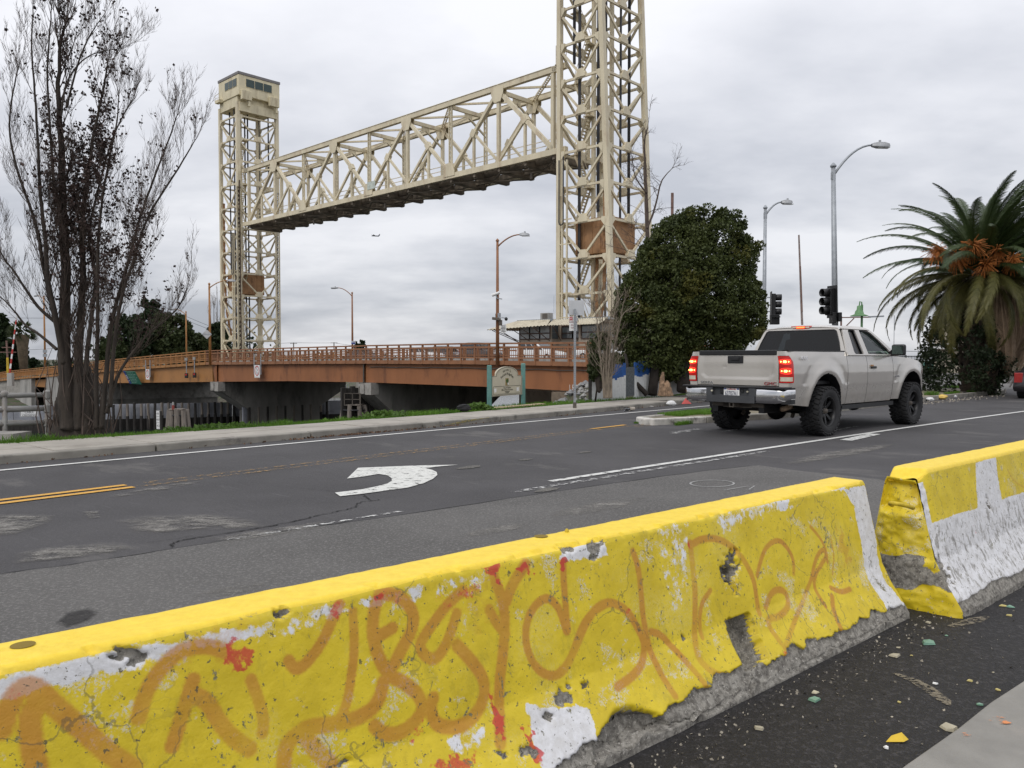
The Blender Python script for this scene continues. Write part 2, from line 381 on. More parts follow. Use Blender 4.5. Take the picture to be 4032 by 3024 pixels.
ribbon([lane(p, -.22) for p in np.arange(-4.4, .8, .3)], .09, .0085, 'lane_marking', PWW)
ribbon([lane(p, -.25) for p in np.arange(-7.4, -5.7, .2)], .05, .008, 'lane_marking', PWW)
z7 = lambda x, y: G(1200 + x / 1.4747, 1600 + y / 1.4747)
arrow = [(175, 505), (205, 526), (330, 512), (480, 492), (600, 475), (690, 450), (745, 424), (770, 402), (766, 385), (740, 372), (700, 362), (780, 352), (890, 342), (640, 347), (310, 360), (245, 423), (345, 410), (430, 396), (480, 404), (504, 420), (506, 436), (480, 452), (420, 468), (330, 486)]
MB().sheet([z7(*a) for a in arrow], .008).build('turn_arrow', roadpaint('arrow_paint', (.64, .64, .60), .415, 8), kind='structure')
CRK = mat('crack_shadow_gap', (.012, .012, .012), .95)
z6 = lambda x, y: G(x / 1.4747, 1500 + y / 1.4747)
cr1 = [z6(*a) for a in ((1003, 970), (996, 955), (1010, 940), (1060, 926), (1130, 915), (1200, 905), (1300, 888), (1400, 873), (1500, 856), (1600, 838), (1700, 820), (1765, 805), (1830, 786), (1920, 768), (1995, 752), (2060, 735), (2075, 716), (2100, 703), (2165, 696), (2212, 690))]
def soft_patch(pts, m, z, name):
    pts = [Vector((q.x, q.y, z)) for q in pts]; n = len(pts); c = sum(pts, Vector()) / n; q = []
    for i in range(n):
        for j in range(4): q.append(pts[i].lerp(pts[(i + 1) % n], j / 4))
    n = len(q); b = MB(); b.add(q + [c.lerp(v, .62) for v in q] + [c], [(i, (i + 1) % n, n + (i + 1) % n, n + i) for i in range(n)] + [(n + i, n + (i + 1) % n, 2 * n) for i in range(n)])
    o = b.build(name, m, kind='structure'); at = o.data.color_attributes.new('fade', 'FLOAT_COLOR', 'POINT'); at.data.foreach_set('color', [v for i in range(2 * n + 1) for v in ((0, 0, 0, 1) if i < n else (1, 1, 1, 1))])
def softpaint(name, c, scale, amt, lo_=.35, hi=.75):
    k = N(name); w = k.pos(True); rot = k.n('ShaderNodeMapping'); k.l(w, rot.inputs[0]); rot.inputs['Rotation'].default_value = (0, 0, R(43)); rot.inputs['Scale'].default_value = (1, 1.9, 1)
    a = k.math('MULTIPLY', k.step(k.noise(scale, 9, .75, rot.outputs[0]), lo_, hi), k.math('MULTIPLY', k.attr('fade')[0], amt)); k.col(k.mix(k.step(k.noise(60, 3, .7, w), .4, .6), lo(c, .7), lo(c, 1.25))); k.rough(.9)
    tr = k.n('ShaderNodeBsdfTransparent'); mx = k.n('ShaderNodeMixShader'); k.l(a, mx.inputs[0]); k.l(tr.outputs[0], mx.inputs[1]); k.l(k.b.outputs[0], mx.inputs[2]); k.l(mx.outputs[0], k.o.inputs[0]); return k.m
def crack(pts, w, name='road_crack'):
    q = []
    for i in range(len(pts) - 1):
        for j in range(5):
            t = j / 5; q.append(pts[i].lerp(pts[i + 1], t) + Vector((random.uniform(-1, 1), random.uniform(-1, 1), 0)) * .012)
    ribbon(q, [w * random.uniform(.25, 1.2) for _ in q], .0065, name, CRK)
crack(cr1, .02)
crack([z6(*a) for a in ((2110, 660), (2135, 685), (2165, 696))], .02); crack([z6(*a) for a in ((1740, 626), (1850, 632), (1950, 645), (2030, 660))], .008)
crack([z6(*a) for a in ((860, 940), (960, 930), (1060, 912), (1140, 900))], .006)
crack([v + Vector((0, 0, 0)) for v in pb[:10]], .016)
crack([z7(*a) for a in ((430, 390), (440, 380), (600, 385), (650, 405), (660, 430), (600, 455), (540, 465))], .008)
DUST = softpaint('dusty_worn_patch', (.185, .175, .16), 3.0, 1.0, .38, .62)
for pts in (((440, 2052), (560, 2032), (850, 2022), (1000, 2045), (1080, 2075), (960, 2085), (700, 2095), (540, 2110), (470, 2080)), ((-60, 2030), (110, 2024), (230, 2030), (200, 2060), (60, 2110), (-60, 2120)), ((60, 2180), (220, 2150), (480, 2140), (560, 2165), (300, 2200), (40, 2225)), ((760, 2125), (1050, 2085), (1300, 2050), (1280, 2080), (900, 2140)), ((320, 2016), (390, 2012), (400, 2040), (350, 2048))): soft_patch([G(*q) for q in pts], DUST, .0062, 'dust_patch')
OIL = softpaint('oil_stain', (.03, .028, .027), 6, .9, .25, .55); soft_patch([G(*q) for q in ((210, 2460), (260, 2415), (350, 2395), (395, 2415), (350, 2450), (260, 2480))], OIL, .0062, 'oil_stain')
for cx_3, cy_3, a_, b2_ in ((900, 2330, 160, 20), (2350, 2000, 200, 22), (1950, 2090, 150, 16), (3300, 1790, 230, 16), (600, 1930, 200, 10)): soft_patch([G(cx_3 + a_ * math.cos(t_), cy_3 + b2_ * math.sin(t_) - .17 * a_ * math.cos(t_)) for t_ in np.arange(0, 6.2, .6)], DUST, .0064, 'dust_patch')
CHK = roadpaint('chalk_mark', (.33, .33, .32), .42, 14)
c0 = G(2804, 1906)
e1, e2 = G(2890, 1906) - c0, G(2804, 1893) - c0
ribbon([c0 + e1 * math.cos(a) + e2 * math.sin(a) for a in np.linspace(0.3, 6.6, 30)], .022, .0085, 'chalk_mark', CHK)
ribbon([G(*a) for a in ((2850, 1933), (2920, 1921), (2972, 1915), (2950, 1930))], .02, .0085, 'chalk_mark', CHK)
PIT = asphalt('pothole_gravel', (.10, .095, .085), .9, None, False)
for x, y, w_, h_ in ((1845, 1841, .20, .085), (2070, 1811, .12, .06), (2305, 1781, .13, .06), (2155, 1930, .18, .08)):
    c = G(x, y); MB().sheet([c + Vector((RD.x, RD.y, 0)) * w_ * math.cos(a) * random.uniform(.8, 1.2) + Vector((ND.x, ND.y, 0)) * h_ * math.sin(a) * random.uniform(.8, 1.2) for a in np.arange(0, 6.2, .4)], .006).build('pothole', PIT, kind='structure')
for x, y, w_, h_, m in ((3390, 1722, .75, .10, PWM), (3290, 1695, 1.2, .04, PWW), (2890, 1695, .5, .06, PWW), (2700, 1697, .5, .07, PWW), (2680, 1704, .3, .05, PWW)):
    c = G(x, y); rd = Vector((RD.x, RD.y, 0)); nd = Vector((ND.x, ND.y, 0)); MB().sheet([c - rd * w_ - nd * h_, c + rd * w_ - nd * h_, c + rd * w_ + nd * h_, c - rd * w_ + nd * h_], .0088).build('lane_marking', m, kind='structure')

# ------------------------------------------------------------------ kerb and sidewalk: separate stones and slabs
KERB = mat('kerb_concrete', (.25, .235, .205), .85, var=.18, scale=2.2, bump=.35, bscale=70, dirt=(.07, .065, .058), dscale=1.7, damt=.8, world=True)
WALK = mat('sidewalk_concrete', (.345, .318, .275), .85, var=.10, scale=1.6, bump=.25, bscale=110, dirt=(.20, .18, .15), dscale=1.1, damt=.65, world=True)
kerb = thing('kerb', None, None); tag(kerb, kind='structure'); walk = thing('sidewalk', None, None); tag(walk, kind='structure')
J = [-33, -28, -23, -18, -13, -10.4, -7.75, -5.15, -2.53, 0, 2.28, 5.04, 8.26, 10.8, 13.5, 16.2]
for i in range(len(J) - 1):
    a, c = J[i] + .012, J[i + 1] - .012; ps = np.linspace(a, c, 9)
    poly = [PQ(p, qk(p))[:2] for p in ps] + [PQ(p, qk(p) + .16)[:2] for p in ps[::-1]]
    MB().prism(poly, -.1, KH + random.uniform(-.004, .004)).build('kerb_stone', KERB, kerb, bevel=.018)
    for q0, q1 in ((.168, .80), (.81, 1.46)):
        for aa, cc in (((a, (a + c) / 2 - .006), ((a + c) / 2 + .006, c)) if J[i] > -12 else ((a, c),)):
            ps2 = np.linspace(aa, cc, 5); dz = random.uniform(-.006, .006)
            w0 = .25 * sm(-aa, 3, 9)
            MB().prism([PQ(p, qk(p) + q0)[:2] for p in ps2] + [PQ(p, qk(p) + q1 + (w0 if q1 > 1 else 0))[:2] for p in ps2[::-1]], -.05, KH + dz).build('slab', WALK, walk, bevel=.008)
# corner beyond the truck where the kerb turns toward the bridge street
cp = [PQ(16.2, qk(16.2)), PQ(17.2, qk(17.2) + .15), PQ(18.2, qk(17) + .8), PQ(18.9, qk(17) + 2), PQ(19.3, qk(17) + 4.5), PQ(17.6, qk(17) + 4.5), PQ(17.2, qk(17) + 2.4), PQ(16.2, qk(16.2) + 1.46)]
MB().prism([v[:2] for v in cp], -.1, KH).build('slab', WALK, walk, bevel=.015)
YG = roadpaint('yellow_kerb_graffiti', (.45, .38, .16), .5, 25)
zb = lambda x, y: G(1600 + x / 2.458, 1100 + y / 2.458, .06)
for st in (((390, 1360), (400, 1395), (425, 1392)), ((440, 1375), (455, 1392), (470, 1372)), ((490, 1392), (500, 1365), (515, 1390), (530, 1360), (545, 1388), (560, 1358), (580, 1386), (600, 1352), (620, 1380), (640, 1350), (675, 1348))):
    b = MB(); pts = []
    for x, y in st:
        v = zb(x, y); p, q = toPQ(v); z = .06 + (1376 - y) / 2.458 / 3145 * 17.5; pts.append(PQ(p, qk(p) - .004, max(.012, min(.1, z))))
    b.tube(pts, .006, 4); b.build('graffiti_tag', YG, kerb)

# ------------------------------------------------------------------ traffic island with kerb, and the long palm island beyond
isl = thing('traffic_island', None, None); tag(isl, kind='structure')
near = [Vector(v) for v in ((2.86, 16.1), (4.1, 16.75), (5.86, 17.85), (7.6, 19.55), (9.3, 21.3), (11.0, 23.05), (12.77, 24.85), (14.3, 26.5), (15.73, 27.76), (17.4, 29.28), (18.9, 30.6), (19.5, 31.5))]
far_ = [Vector(v) for v in ((2.6, 16.75), (3.4, 17.75), (4.7, 19.3), (6.3, 21.0), (8.0, 22.9), (9.8, 24.9), (11.4, 26.9), (13.0, 28.9), (14.6, 30.6), (16.2, 31.9), (17.8, 32.8), (19.2, 32.6))]
ISK = mat('chipped_white_kerb', (.30, .285, .25), .85, var=.25, scale=4, bump=.5, bscale=40, dirt=(.05, .045, .04), dscale=3.0, damt=.85, world=True)
ISW = mat('painted_white_kerb', (.52, .50, .46), .8, var=.2, scale=5, bump=.5, bscale=40, dirt=(.08, .07, .06), dscale=3.5, damt=.9, world=True)
n_ = len(near)
for i in range(n_ - 1):
    for side, mname in ((near, ISW if i < 1 else ISK if i < 3 else KERB), (far_, ISK)):
        a, c = side[i], side[i + 1]; d = (c - a).normalized(); inw = Vector((-d.y, d.x)) * (.17 if side is near else -.17)
        a = a + d * .01; c = c - d * .01
        MB().prism([a, c, c + inw, a + inw], -.1, .13).build('kerb_stone', mname, isl, bevel=.02)
MB().prism([near[0], near[0] + Vector((-.22, .22)), far_[0], far_[0] + Vector((.17, -.05)), near[0] + Vector((.1, .12))], -.1, .132).build('kerb_stone', ISW, isl, bevel=.03)
DIRT = mat('sandy_soil', (.21, .18, .125), .95, var=.25, scale=2.5, bump=.4, bscale=30, dirt=(.07, .10, .03), dscale=1.2, damt=.6, world=True)
MB().sheet([v + Vector((.12, .14)) for v in near] + [v for v in far_[::-1]], .105).build('island_fill', DIRT, isl)
# ------------------------------------------------------------------ concrete barriers, with paint, spray strokes, chips and broken feet held as data on the surface
_tab = RNG.random((64, 64, 64))
def vn(P, s):
    P = P * s + 1000.0; i = np.floor(P).astype(int); f = P - i; f = f * f * (3 - 2 * f); i &= 63; j = (i + 1) & 63; r = 0
    for a in (0, 1):
        for b_ in (0, 1):
            for c in (0, 1):
                w = (f[:, 0] if a else 1 - f[:, 0]) * (f[:, 1] if b_ else 1 - f[:, 1]) * (f[:, 2] if c else 1 - f[:, 2])
                r = r + w * _tab[(j if a else i)[:, 0], (j if b_ else i)[:, 1], (j if c else i)[:, 2]]
    return r
def fbm(P, s, o=4):
    return sum(vn(P + 7.3 * k, s * 2 ** k) * .5 ** k for k in range(o)) / sum(.5 ** k for k in range(o))
def projpx(P):
    z = P[:, 2] - EYE; d = P[:, 1] * _c - z * _s; u = P[:, 1] * _s + z * _c
    return np.stack([2016 + 3145 * P[:, 0] / d, 1512 - 3145 * u / d], 1), d
BT = np.array([.7535, .6574, 0]); BN = np.array([.6574, -.7535, 0])
def profile(h, step_f=.007, step_b=.04):
    k = h / .70
    fr = [(-.012, .70), (-.003, .693), (.004, .680), (.05, .48), (.105, .27), (.15, .185), (.215, .09), (.247, .04), (.25, -.01)]
    bk = [(-.40, -.01), (-.40, .05), (-.27, .22), (-.195, .66), (-.18, .695), (-.168, .70)]
    def res(L, st):
        o = [L[0]]
        for a, b_ in zip(L[:-1], L[1:]):
            n = max(1, int(math.hypot(b_[0] - a[0], b_[1] - a[1]) / st))
            o += [(a[0] + (b_[0] - a[0]) * i / n, a[1] + (b_[1] - a[1]) * i / n) for i in range(1, n + 1)]
        return o
    b = res(bk, step_b); t = res([bk[-1], fr[0]], .012)[1:]; f = res(fr, step_f)[1:]
    return np.array([(o, z * k) for o, z in b + t + f]), len(b) - 1, len(b) + len(t) - 1
def resample(L, n):
    L = np.array(L, float); d = np.r_[0, np.cumsum(np.hypot(*np.diff(L, axis=0).T))]; t = np.linspace(0, d[-1], n)
    return np.stack([np.interp(t, d, L[:, 0]), np.interp(t, d, L[:, 1])], 1)
def smooth_line(L, n=None):
    L = np.array(L, float)
    for _ in range(2):
        q = np.empty((2 * len(L), 2)); q[0::2] = .75 * L + .25 * np.roll(L, -1, 0); q[1::2] = .25 * L + .75 * np.roll(L, -1, 0); L = np.vstack([L[:1], q[:-2], L[-1:]])
    return L
def sstep(x, a, b): x = np.clip((x - a) / (b - a), 0, 1); return x * x * (3 - 2 * x)
def inpoly(P, poly):
    poly = np.asarray(poly); x, y = P[:, 0], P[:, 1]; r = np.zeros(len(P), bool); j = len(poly) - 1
    for i in range(len(poly)):
        xi, yi = poly[i]; xj, yj = poly[j]
        c = ((yi > y) != (yj > y)) & (x < (xj - xi) * (y - yi) / (yj - yi + 1e-12) + xi); r ^= c; j = i
    return r
class Barrier:
    def __init__(s, E, h, ts):
        s.prof, s.itop, s.ifront = profile(h); s.ts = np.array(ts); s.h = h
        m, n = len(ts), len(s.prof)
        s.arc = np.r_[0, np.cumsum(np.hypot(*np.diff(s.prof, axis=0).T))]; s.arc -= s.arc[s.ifront]
        T = np.repeat(s.ts, n); s.O = np.tile(s.prof[:, 0], m); s.Z = np.tile(s.prof[:, 1], m); s.A = np.tile(s.arc, m); s.T = T
        s.E = np.array([*E, 0.0]); s.m, s.n = m, n
        s.P = s.E + np.outer(T, BT) + np.outer(s.O, BN); s.P[:, 2] = s.Z
        # outward normal of the profile
        d = np.gradient(s.prof, axis=0); d /= np.linalg.norm(d, axis=1)[:, None]; nrm = np.stack([-d[:, 1], d[:, 0]], 1);
        k = np.tile(nrm, (m, 1)); s.Nrm = np.outer(k[:, 0], BN); s.Nrm[:, 2] = k[:, 1]
        px, dep = projpx(s.P); s.px = px; s.front = s.A >= -.02
        s.S = np.stack([s.T, s.A], 1); s.w1 = fbm(s.P, 38, 4) * 2 - 1; s.w2 = fbm(s.P + 5, 38, 4) * 2 - 1
    def at(s, pts):                                   # traced point -> coordinates on the barrier's surface
        idx = np.where(s.front)[0]; q = s.px[idx]; o = []
        for p in pts: o.append(s.S[idx[np.argmin(((q - p) ** 2).sum(1))]])
        return np.array(o)
    def stroke(s, pts, w, taper=True):                # soft mask of a sprayed line of width w (metres)
        L = smooth_line(s.at(pts)) if len(pts) > 2 else s.at(pts)
        L = resample(L, max(8, int(np.hypot(*np.diff(L, axis=0).T).sum() / .012)))
        msk = np.zeros(len(s.T)); box = s.front & (s.T > L[:, 0].min() - w) & (s.T < L[:, 0].max() + w) & (s.A > L[:, 1].min() - w) & (s.A < L[:, 1].max() + w)
        idx = np.where(box)[0]
        if not len(idx): return msk
        d = np.full(len(idx), 9.0)
        for c in range(0, len(L), 40): d = np.minimum(d, np.sqrt(((s.S[idx][:, None, :] - L[None, c:c + 40]) ** 2).sum(2)).min(1))
        msk[idx] = 1 - sstep(d, w * .22, w * .70); return msk
    def blob(s, p, r, ry=None):
        c = s.at([p])[0]; k = min(r, ry or r) * 1.5; d = np.hypot((s.T + s.w1 * k - c[0]) / r, (s.A + s.w2 * k - c[1]) / (ry or r)); return np.where(s.front, 1 - sstep(d, .55, 1.1), 0)
    def poly(s, pts, soft=.012):
        L = s.at(pts); L = resample(np.vstack([L, L[:1]]), max(40, len(L) * 12)); Q = s.S + np.stack([s.w1, s.w2], 1) * .012; ins = inpoly(Q, L); box = s.front & (s.T > L[:, 0].min() - .05) & (s.T < L[:, 0].max() + .05)
        idx = np.where(box)[0]; d = np.full(len(idx), 9.0)
        for c in range(0, len(L), 40): d = np.minimum(d, np.sqrt(((Q[idx][:, None, :] - L[None, c:c + 40]) ** 2).sum(2)).min(1))
        msk = np.zeros(len(s.T)); sg = np.where(ins[idx], d, -d); msk[idx] = sstep(sg, -soft, soft); return msk
    def build(s, name, m, parent, caps=None):
        i = np.arange(s.m - 1)[:, None] * s.n; j = np.arange(s.n - 1)[None]; a = (i + j).ravel()
        F = np.stack([a, a + s.n, a + s.n + 1, a + 1], 1)
        o = np_mesh(name, s.P, F, m, parent, True); me = o.data
        for nm, ch in (('m1', s.m1), ('m2', s.m2)):
            at = me.color_attributes.new(nm, 'FLOAT_COLOR', 'POINT'); at.data.foreach_set('color', np.c_[np.stack(ch, 1), np.ones(len(s.P))].astype(np.float32).ravel())
        return o
def barrier_paint(name):
    k = N(name); r1, r2 = k.attr('m1'), k.attr('m2'); w = k.pos(True)
    fine = k.noise(140, 4, .7, w); midn = k.noise(28, 6, .72, w); big = k.noise(5, 6, .6, w)
    br = lambda msk, n, lo_=.3, hi=.55, a=.55: k.step(k.math('ADD', msk, k.math('MULTIPLY', k.math('SUBTRACT', n, .5), a)), lo_, hi)
    yel = k.mix(k.step(big, .3, .7), (.61, .455, .012), (.74, .565, .020))
    yel = k.mix(k.math('MULTIPLY', k.step(midn, .46, .30), .28), yel, (.37, .26, .012))
    thin = k.math('MULTIPLY', k.step(k.noise(2.4, 4, .6, w), .52, .66), k.step(fine, .44, .58)); yel = k.mix(k.math('MULTIPLY', thin, .33), yel, (.66, .60, .30))
    yel = k.mix(k.math('MULTIPLY', k.step(k.noise(11, 7, .75, w, (1, 1, .35)), .55, .66), .22), yel, (.22, .18, .03)); yel = k.mix(k.math('MULTIPLY', k.math('MULTIPLY', k.step(k.noise(6.5, 5, .7, w), .56, .62), k.step(fine, .48, .54)), .75), yel, (.62, .60, .52))
    whi = k.mix(k.step(midn, .3, .7), (.60, .59, .58), (.76, .76, .78))
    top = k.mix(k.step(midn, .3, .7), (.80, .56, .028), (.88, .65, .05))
    con = k.mix(k.step(midn, .32, .66), (.11, .10, .085), (.34, .32, .28)); con = k.mix(k.step(k.noise(75, 3, .8, w), .56, .68), con, (.5, .47, .42)); con = k.mix(k.step(k.noise(60, 3, .8, w), .45, .30), con, (.055, .05, .045))
    c = k.mix(br(r1[1], midn, .38, .52, 1.0), yel, whi)
    org = k.mix(fine, (.45, .17, .018), (.55, .23, .03))
    c = k.mix(k.math('MULTIPLY', k.math('MULTIPLY', br(r1[0], fine, .12, .85, .6), k.step(k.noise(3.5, 4, .6, w), .05, .62)), .80), c, org)
    c = k.mix(k.math('MULTIPLY', br(r2[0], k.math('ADD', k.math('MULTIPLY', midn, .5), k.math('MULTIPLY', fine, .5)), .38, .72, 1.6), .85), c, (.55, .03, .03))
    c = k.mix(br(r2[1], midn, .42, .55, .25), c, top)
    # chips: small flakes with dark edges and olive under-coat
    ch = k.noise(17, 8, .78, w, (1, 1, .7), .6)
    flake = k.math('MULTIPLY', k.step(ch, .615, .632), k.math('SUBTRACT', 1.0, r2[1])); flake2 = k.math('MULTIPLY', k.step(k.noise(55, 4, .7, w), .625, .65), k.math('SUBTRACT', 1.0, r2[1]))
    c = k.mix(flake, c, k.mix(k.step(fine, .4, .6), (.16, .15, .05), (.24, .22, .16))); c = k.mix(k.math('MULTIPLY', flake2, .85), c, (.09, .08, .045))
    vor = k.n('ShaderNodeTexVoronoi', feature='DISTANCE_TO_EDGE'); mp = k.n('ShaderNodeVectorMath', operation='ADD'); k.l(w, mp.inputs[0])
    nz = k.n('ShaderNodeTexNoise'); k.l(w, nz.inputs['Vector']); nz.inputs['Scale'].default_value = 9; nz.inputs['Detail'].default_value = 6
    sc = k.n('ShaderNodeVectorMath', operation='SCALE'); k.l(nz.outputs[1], sc.inputs[0]); sc.inputs['Scale'].default_value = .16; k.l(sc.outputs[0], mp.inputs[1]); k.l(mp.outputs[0], vor.inputs['Vector']); vor.inputs['Scale'].default_value = 3.2
    crk = k.math('MULTIPLY', k.step(vor.outputs[0], .010, .004), k.math('MULTIPLY', k.step(k.noise(1.6, 3, .5, w), .50, .56), k.math('SUBTRACT', 1.0, r2[1]))); c = k.mix(k.math('MULTIPLY', crk, .5), c, (.09, .08, .05))
    cm = br(r1[2], midn, .42, .50, .9); c = k.mix(cm, c, con)
    scr = k.math('MULTIPLY', r2[2], k.step(k.noise(30, 5, .7, w, (1, 1, .25)), .52, .60)); c = k.mix(k.math('MULTIPLY', scr, .75), c, con)
    k.col(c); k.rough(k.math('ADD', .50, k.math('MULTIPLY', cm, .4)))
    hgt = k.math('ADD', k.math('MULTIPLY', midn, .5), k.math('ADD', k.math('MULTIPLY', flake, -.35), k.math('MULTIPLY', k.math('MULTIPLY', cm, k.noise(60, 6, .8, w)), 2.2)))
    hgt = k.math('ADD', hgt, k.math('MULTIPLY', fine, .12)); k.bump(hgt, .45, .012); return k.m
BP = barrier_paint('barrier_paint')
zA = lambda L: [(1000 + x / 1.58, 2100 + y / 1.58) for x, y in L]
zB = lambda L: [(x / 1.58, 2300 + y / 1.58) for x, y in L]
zC = lambda L: [(2200 + x / 1.476, 1900 + y / 1.476) for x, y in L]
z8 = lambda L: [(2600 + x / 1.5447, 1700 + y / 1.5447) for x, y in L]
z9 = lambda L: [(3200 + x / 1.476, 1900 + y / 1.476) for x, y in L]

ts = np.r_[np.arange(-4.45, 0.001, .0075)]; ts = np.r_[np.linspace(-6.2, -4.46, 30), ts, .006]
Bq = Barrier((1.897, 4.289), .70, ts)
str_ = []
for L, w in ((zB([(0, 900), (40, 760), (120, 650), (210, 630), (300, 730), (420, 840), (520, 910), (620, 1010), (720, 1090), (830, 1144)]), .048), (zB([(240, 740), (180, 830), (190, 960), (230, 1144)]), .05),
  (zB([(870, 830), (900, 700), (980, 560), (1080, 440), (1180, 390), (1300, 380), (1400, 420)]), .042), (zB([(1190, 590), (1170, 700), (1130, 850), (1080, 1000)]), .04), (zB([(1200, 690), (1290, 730), (1370, 860), (1450, 960), (1550, 1030)]), .044),
  (zB([(1570, 600), (1610, 720), (1645, 850), (1635, 920)]), .034), (zB([(2110, 120), (2060, 260), (2000, 380), (1900, 500), (1830, 530), (1790, 480)]), .036), (zB([(2190, 180), (2200, 400), (2190, 600), (2160, 760), (2090, 860)]), .032),
  (zA([(800, 940), (790, 1020), (720, 1110), (600, 1170), (480, 1190), (330, 1210), (230, 1270), (185, 1350), (190, 1450)]), .046), (zA([(330, 1260), (390, 1350), (480, 1440)]), .05),
  (zA([(780, 390), (745, 480), (735, 600), (760, 760), (840, 890), (940, 930), (1030, 1000), (1050, 1090), (1000, 1180), (900, 1250), (800, 1260), (750, 1200)]), .044),
  (zA([(780, 390), (850, 370), (940, 410), (1000, 500), (970, 620), (920, 720), (870, 820)]), .044), (zA([(770, 640), (860, 590)]), .04),
  (zA([(1300, 360), (1200, 440), (1100, 580), (1025, 690), (1040, 740), (1100, 785), (1160, 760), (1200, 680), (1240, 580), (1260, 500)]), .04), (zA([(1270, 700), (1350, 790), (1430, 900), (1440, 1010), (1390, 1120), (1290, 1210), (1190, 1210), (1120, 1180), (1090, 1080), (1110, 1020)]), .046),
  (zA([(1480, 210), (1500, 300), (1540, 400), (1565, 520), (1550, 700), (1530, 900), (1520, 1100), (1530, 1300)]), .046), (zA([(1690, 200), (1610, 310), (1570, 420)]), .046), (zA([(1460, 480), (1510, 560), (1570, 620)]), .04),
  (zA([(1920, 180), (1928, 320), (1940, 480), (1948, 600)]), .034), (zA([(1945, 600), (1900, 450), (1830, 395), (1750, 440), (1690, 560), (1690, 700), (1730, 800), (1800, 880), (1890, 890), (1960, 820), (2000, 700), (2050, 570), (2110, 480), (2200, 430)]), .034),
  (zC([(0, 1110), (50, 1060), (110, 930), (170, 800), (230, 720), (310, 695), (390, 740), (450, 830), (500, 940), (490, 1040), (440, 1120), (340, 1190)]), .036), (zC([(430, 400), (460, 500), (480, 640), (490, 780), (510, 900), (560, 1040), (620, 1150), (680, 1240)]), .034),
  (zC([(540, 870), (600, 885), (660, 950), (740, 1040), (820, 1130), (890, 1230)]), .032), (zC([(765, 350), (775, 450), (790, 580), (795, 720), (790, 880), (800, 1000), (860, 1080), (960, 1130), (1100, 1120)]), .036), (zC([(775, 360), (830, 322), (920, 320), (1010, 370), (1080, 450), (1130, 560), (1150, 660), (1165, 760)]), .034),
  (zC([(880, 630), (830, 700), (815, 800), (830, 900)]), .026), (zC([(1150, 540), (1170, 460), (1210, 370), (1280, 330), (1340, 390), (1368, 460), (1368, 530)]), .028), (zC([(1200, 720), (1230, 640), (1280, 612), (1330, 650), (1340, 720), (1280, 780), (1210, 790), (1230, 850), (1290, 930)]), .034),
  (zC([(1310, 960), (1350, 870), (1390, 760), (1440, 650), (1470, 560), (1490, 460), (1530, 385), (1560, 420), (1530, 470), (1490, 530), (1480, 600), (1550, 720)]), .028), (zC([(1465, 260), (1520, 320), (1555, 400), (1560, 460)]), .022), (zC([(1580, 310), (1600, 430), (1590, 530)]), .014),
  (zC([(1590, 660), (1600, 760), (1650, 870)]), .035), (zC([(1690, 620), (1640, 640), (1580, 610)]), .03)):
    str_.append(Bq.stroke(L, w))
str_.append(Bq.blob(zC([(1665, 400)])[0], .05, .11) * .55); str_.append(Bq.blob(zC([(1640, 570)])[0], .08, .05) * .3); str_.append(Bq.blob(zA([(1450, 430)])[0], .10, .09) * .35); str_.append(Bq.blob(zB([(1330, 360)])[0], .13, .05) * .35)
stroke = np.clip(np.max(str_, 0), 0, 1)
n3 = fbm(Bq.P, 14); n4 = fbm(Bq.P, 5)
edge = np.exp(-((Bq.A - .030 - .03 * n3) / (.018 + .03 * n4)) ** 2) * np.clip(.10 + 1.5 * (fbm(Bq.P, 2.2, 3) - .36) + .9 * (n3 - .5), 0, .8) * Bq.front
white = edge * .95
for pl_, am in ((zC([(1655, 40), (1790, 15), (1860, 280), (1890, 560), (2030, 720), (2045, 850), (1950, 880), (1890, 700), (1790, 545), (1765, 400), (1715, 130)]), 1.0), (zA([(1690, 1060), (1900, 1090), (2010, 1050), (2090, 1090), (2130, 1250), (2200, 1300), (2180, 1480), (1800, 1480), (1720, 1250)]), .72),
  (zC([(545, 260), (740, 190), (760, 350), (740, 560), (720, 750), (650, 760), (600, 560)]), .40), (zC([(820, 1290), (1010, 1240), (1290, 1130), (1280, 1170), (1150, 1250), (1080, 1370), (900, 1410), (760, 1390)]), .9), (zC([(0, 345), (270, 340), (290, 440), (100, 460), (0, 450)]), .66), (zC([(890, 180), (1240, 90), (1340, 70), (1310, 150), (1150, 230), (940, 320)]), .42), (zC([(1240, 80), (1330, 75), (1325, 160), (1280, 165)]), .95),
  (zA([(1180, 1260), (1440, 1180), (1450, 1320), (1200, 1400)]), .48), (zA([(1040, 380), (1420, 240), (1440, 400), (1200, 420)]), .40), (zC([(1500, 10), (1660, -10), (1650, 50), (1510, 55)]), .8), (zB([(1500, 260), (2060, 120), (2080, 260), (1800, 330), (1560, 380)]), .40), (zB([(430, 500), (700, 520), (640, 640), (480, 660)]), .40)):
    white = np.maximum(white, Bq.poly(pl_, .02) * am)
zb_ = .022 + .07 * fbm(np.c_[Bq.T, Bq.T * 0, Bq.T * 0], 3.2) + .07 * fbm(np.c_[Bq.T, Bq.T * 0 + 3, Bq.T * 0], 13)
brk = Bq.poly(zC([(250, 1480), (330, 1330), (420, 1310), (560, 1350), (640, 1400), (780, 1405), (900, 1440), (1110, 1400), (1150, 1600), (700, 1800), (240, 1800)]), .015)
conc = np.where(Bq.front, 1 - sstep(Bq.Z, zb_, zb_ + .014), 0); conc = np.maximum(conc, brk)
hole = Bq.blob(zC([(1012, 560)])[0], .030, .062); chip = np.maximum(Bq.blob(zC([(1005, 450)])[0], .052, .055), Bq.blob(zC([(960, 520)])[0], .04, .05))
pocket = Bq.poly(zC([(965, 800), (1110, 755), (1222, 1015), (1085, 1090)]), .008)
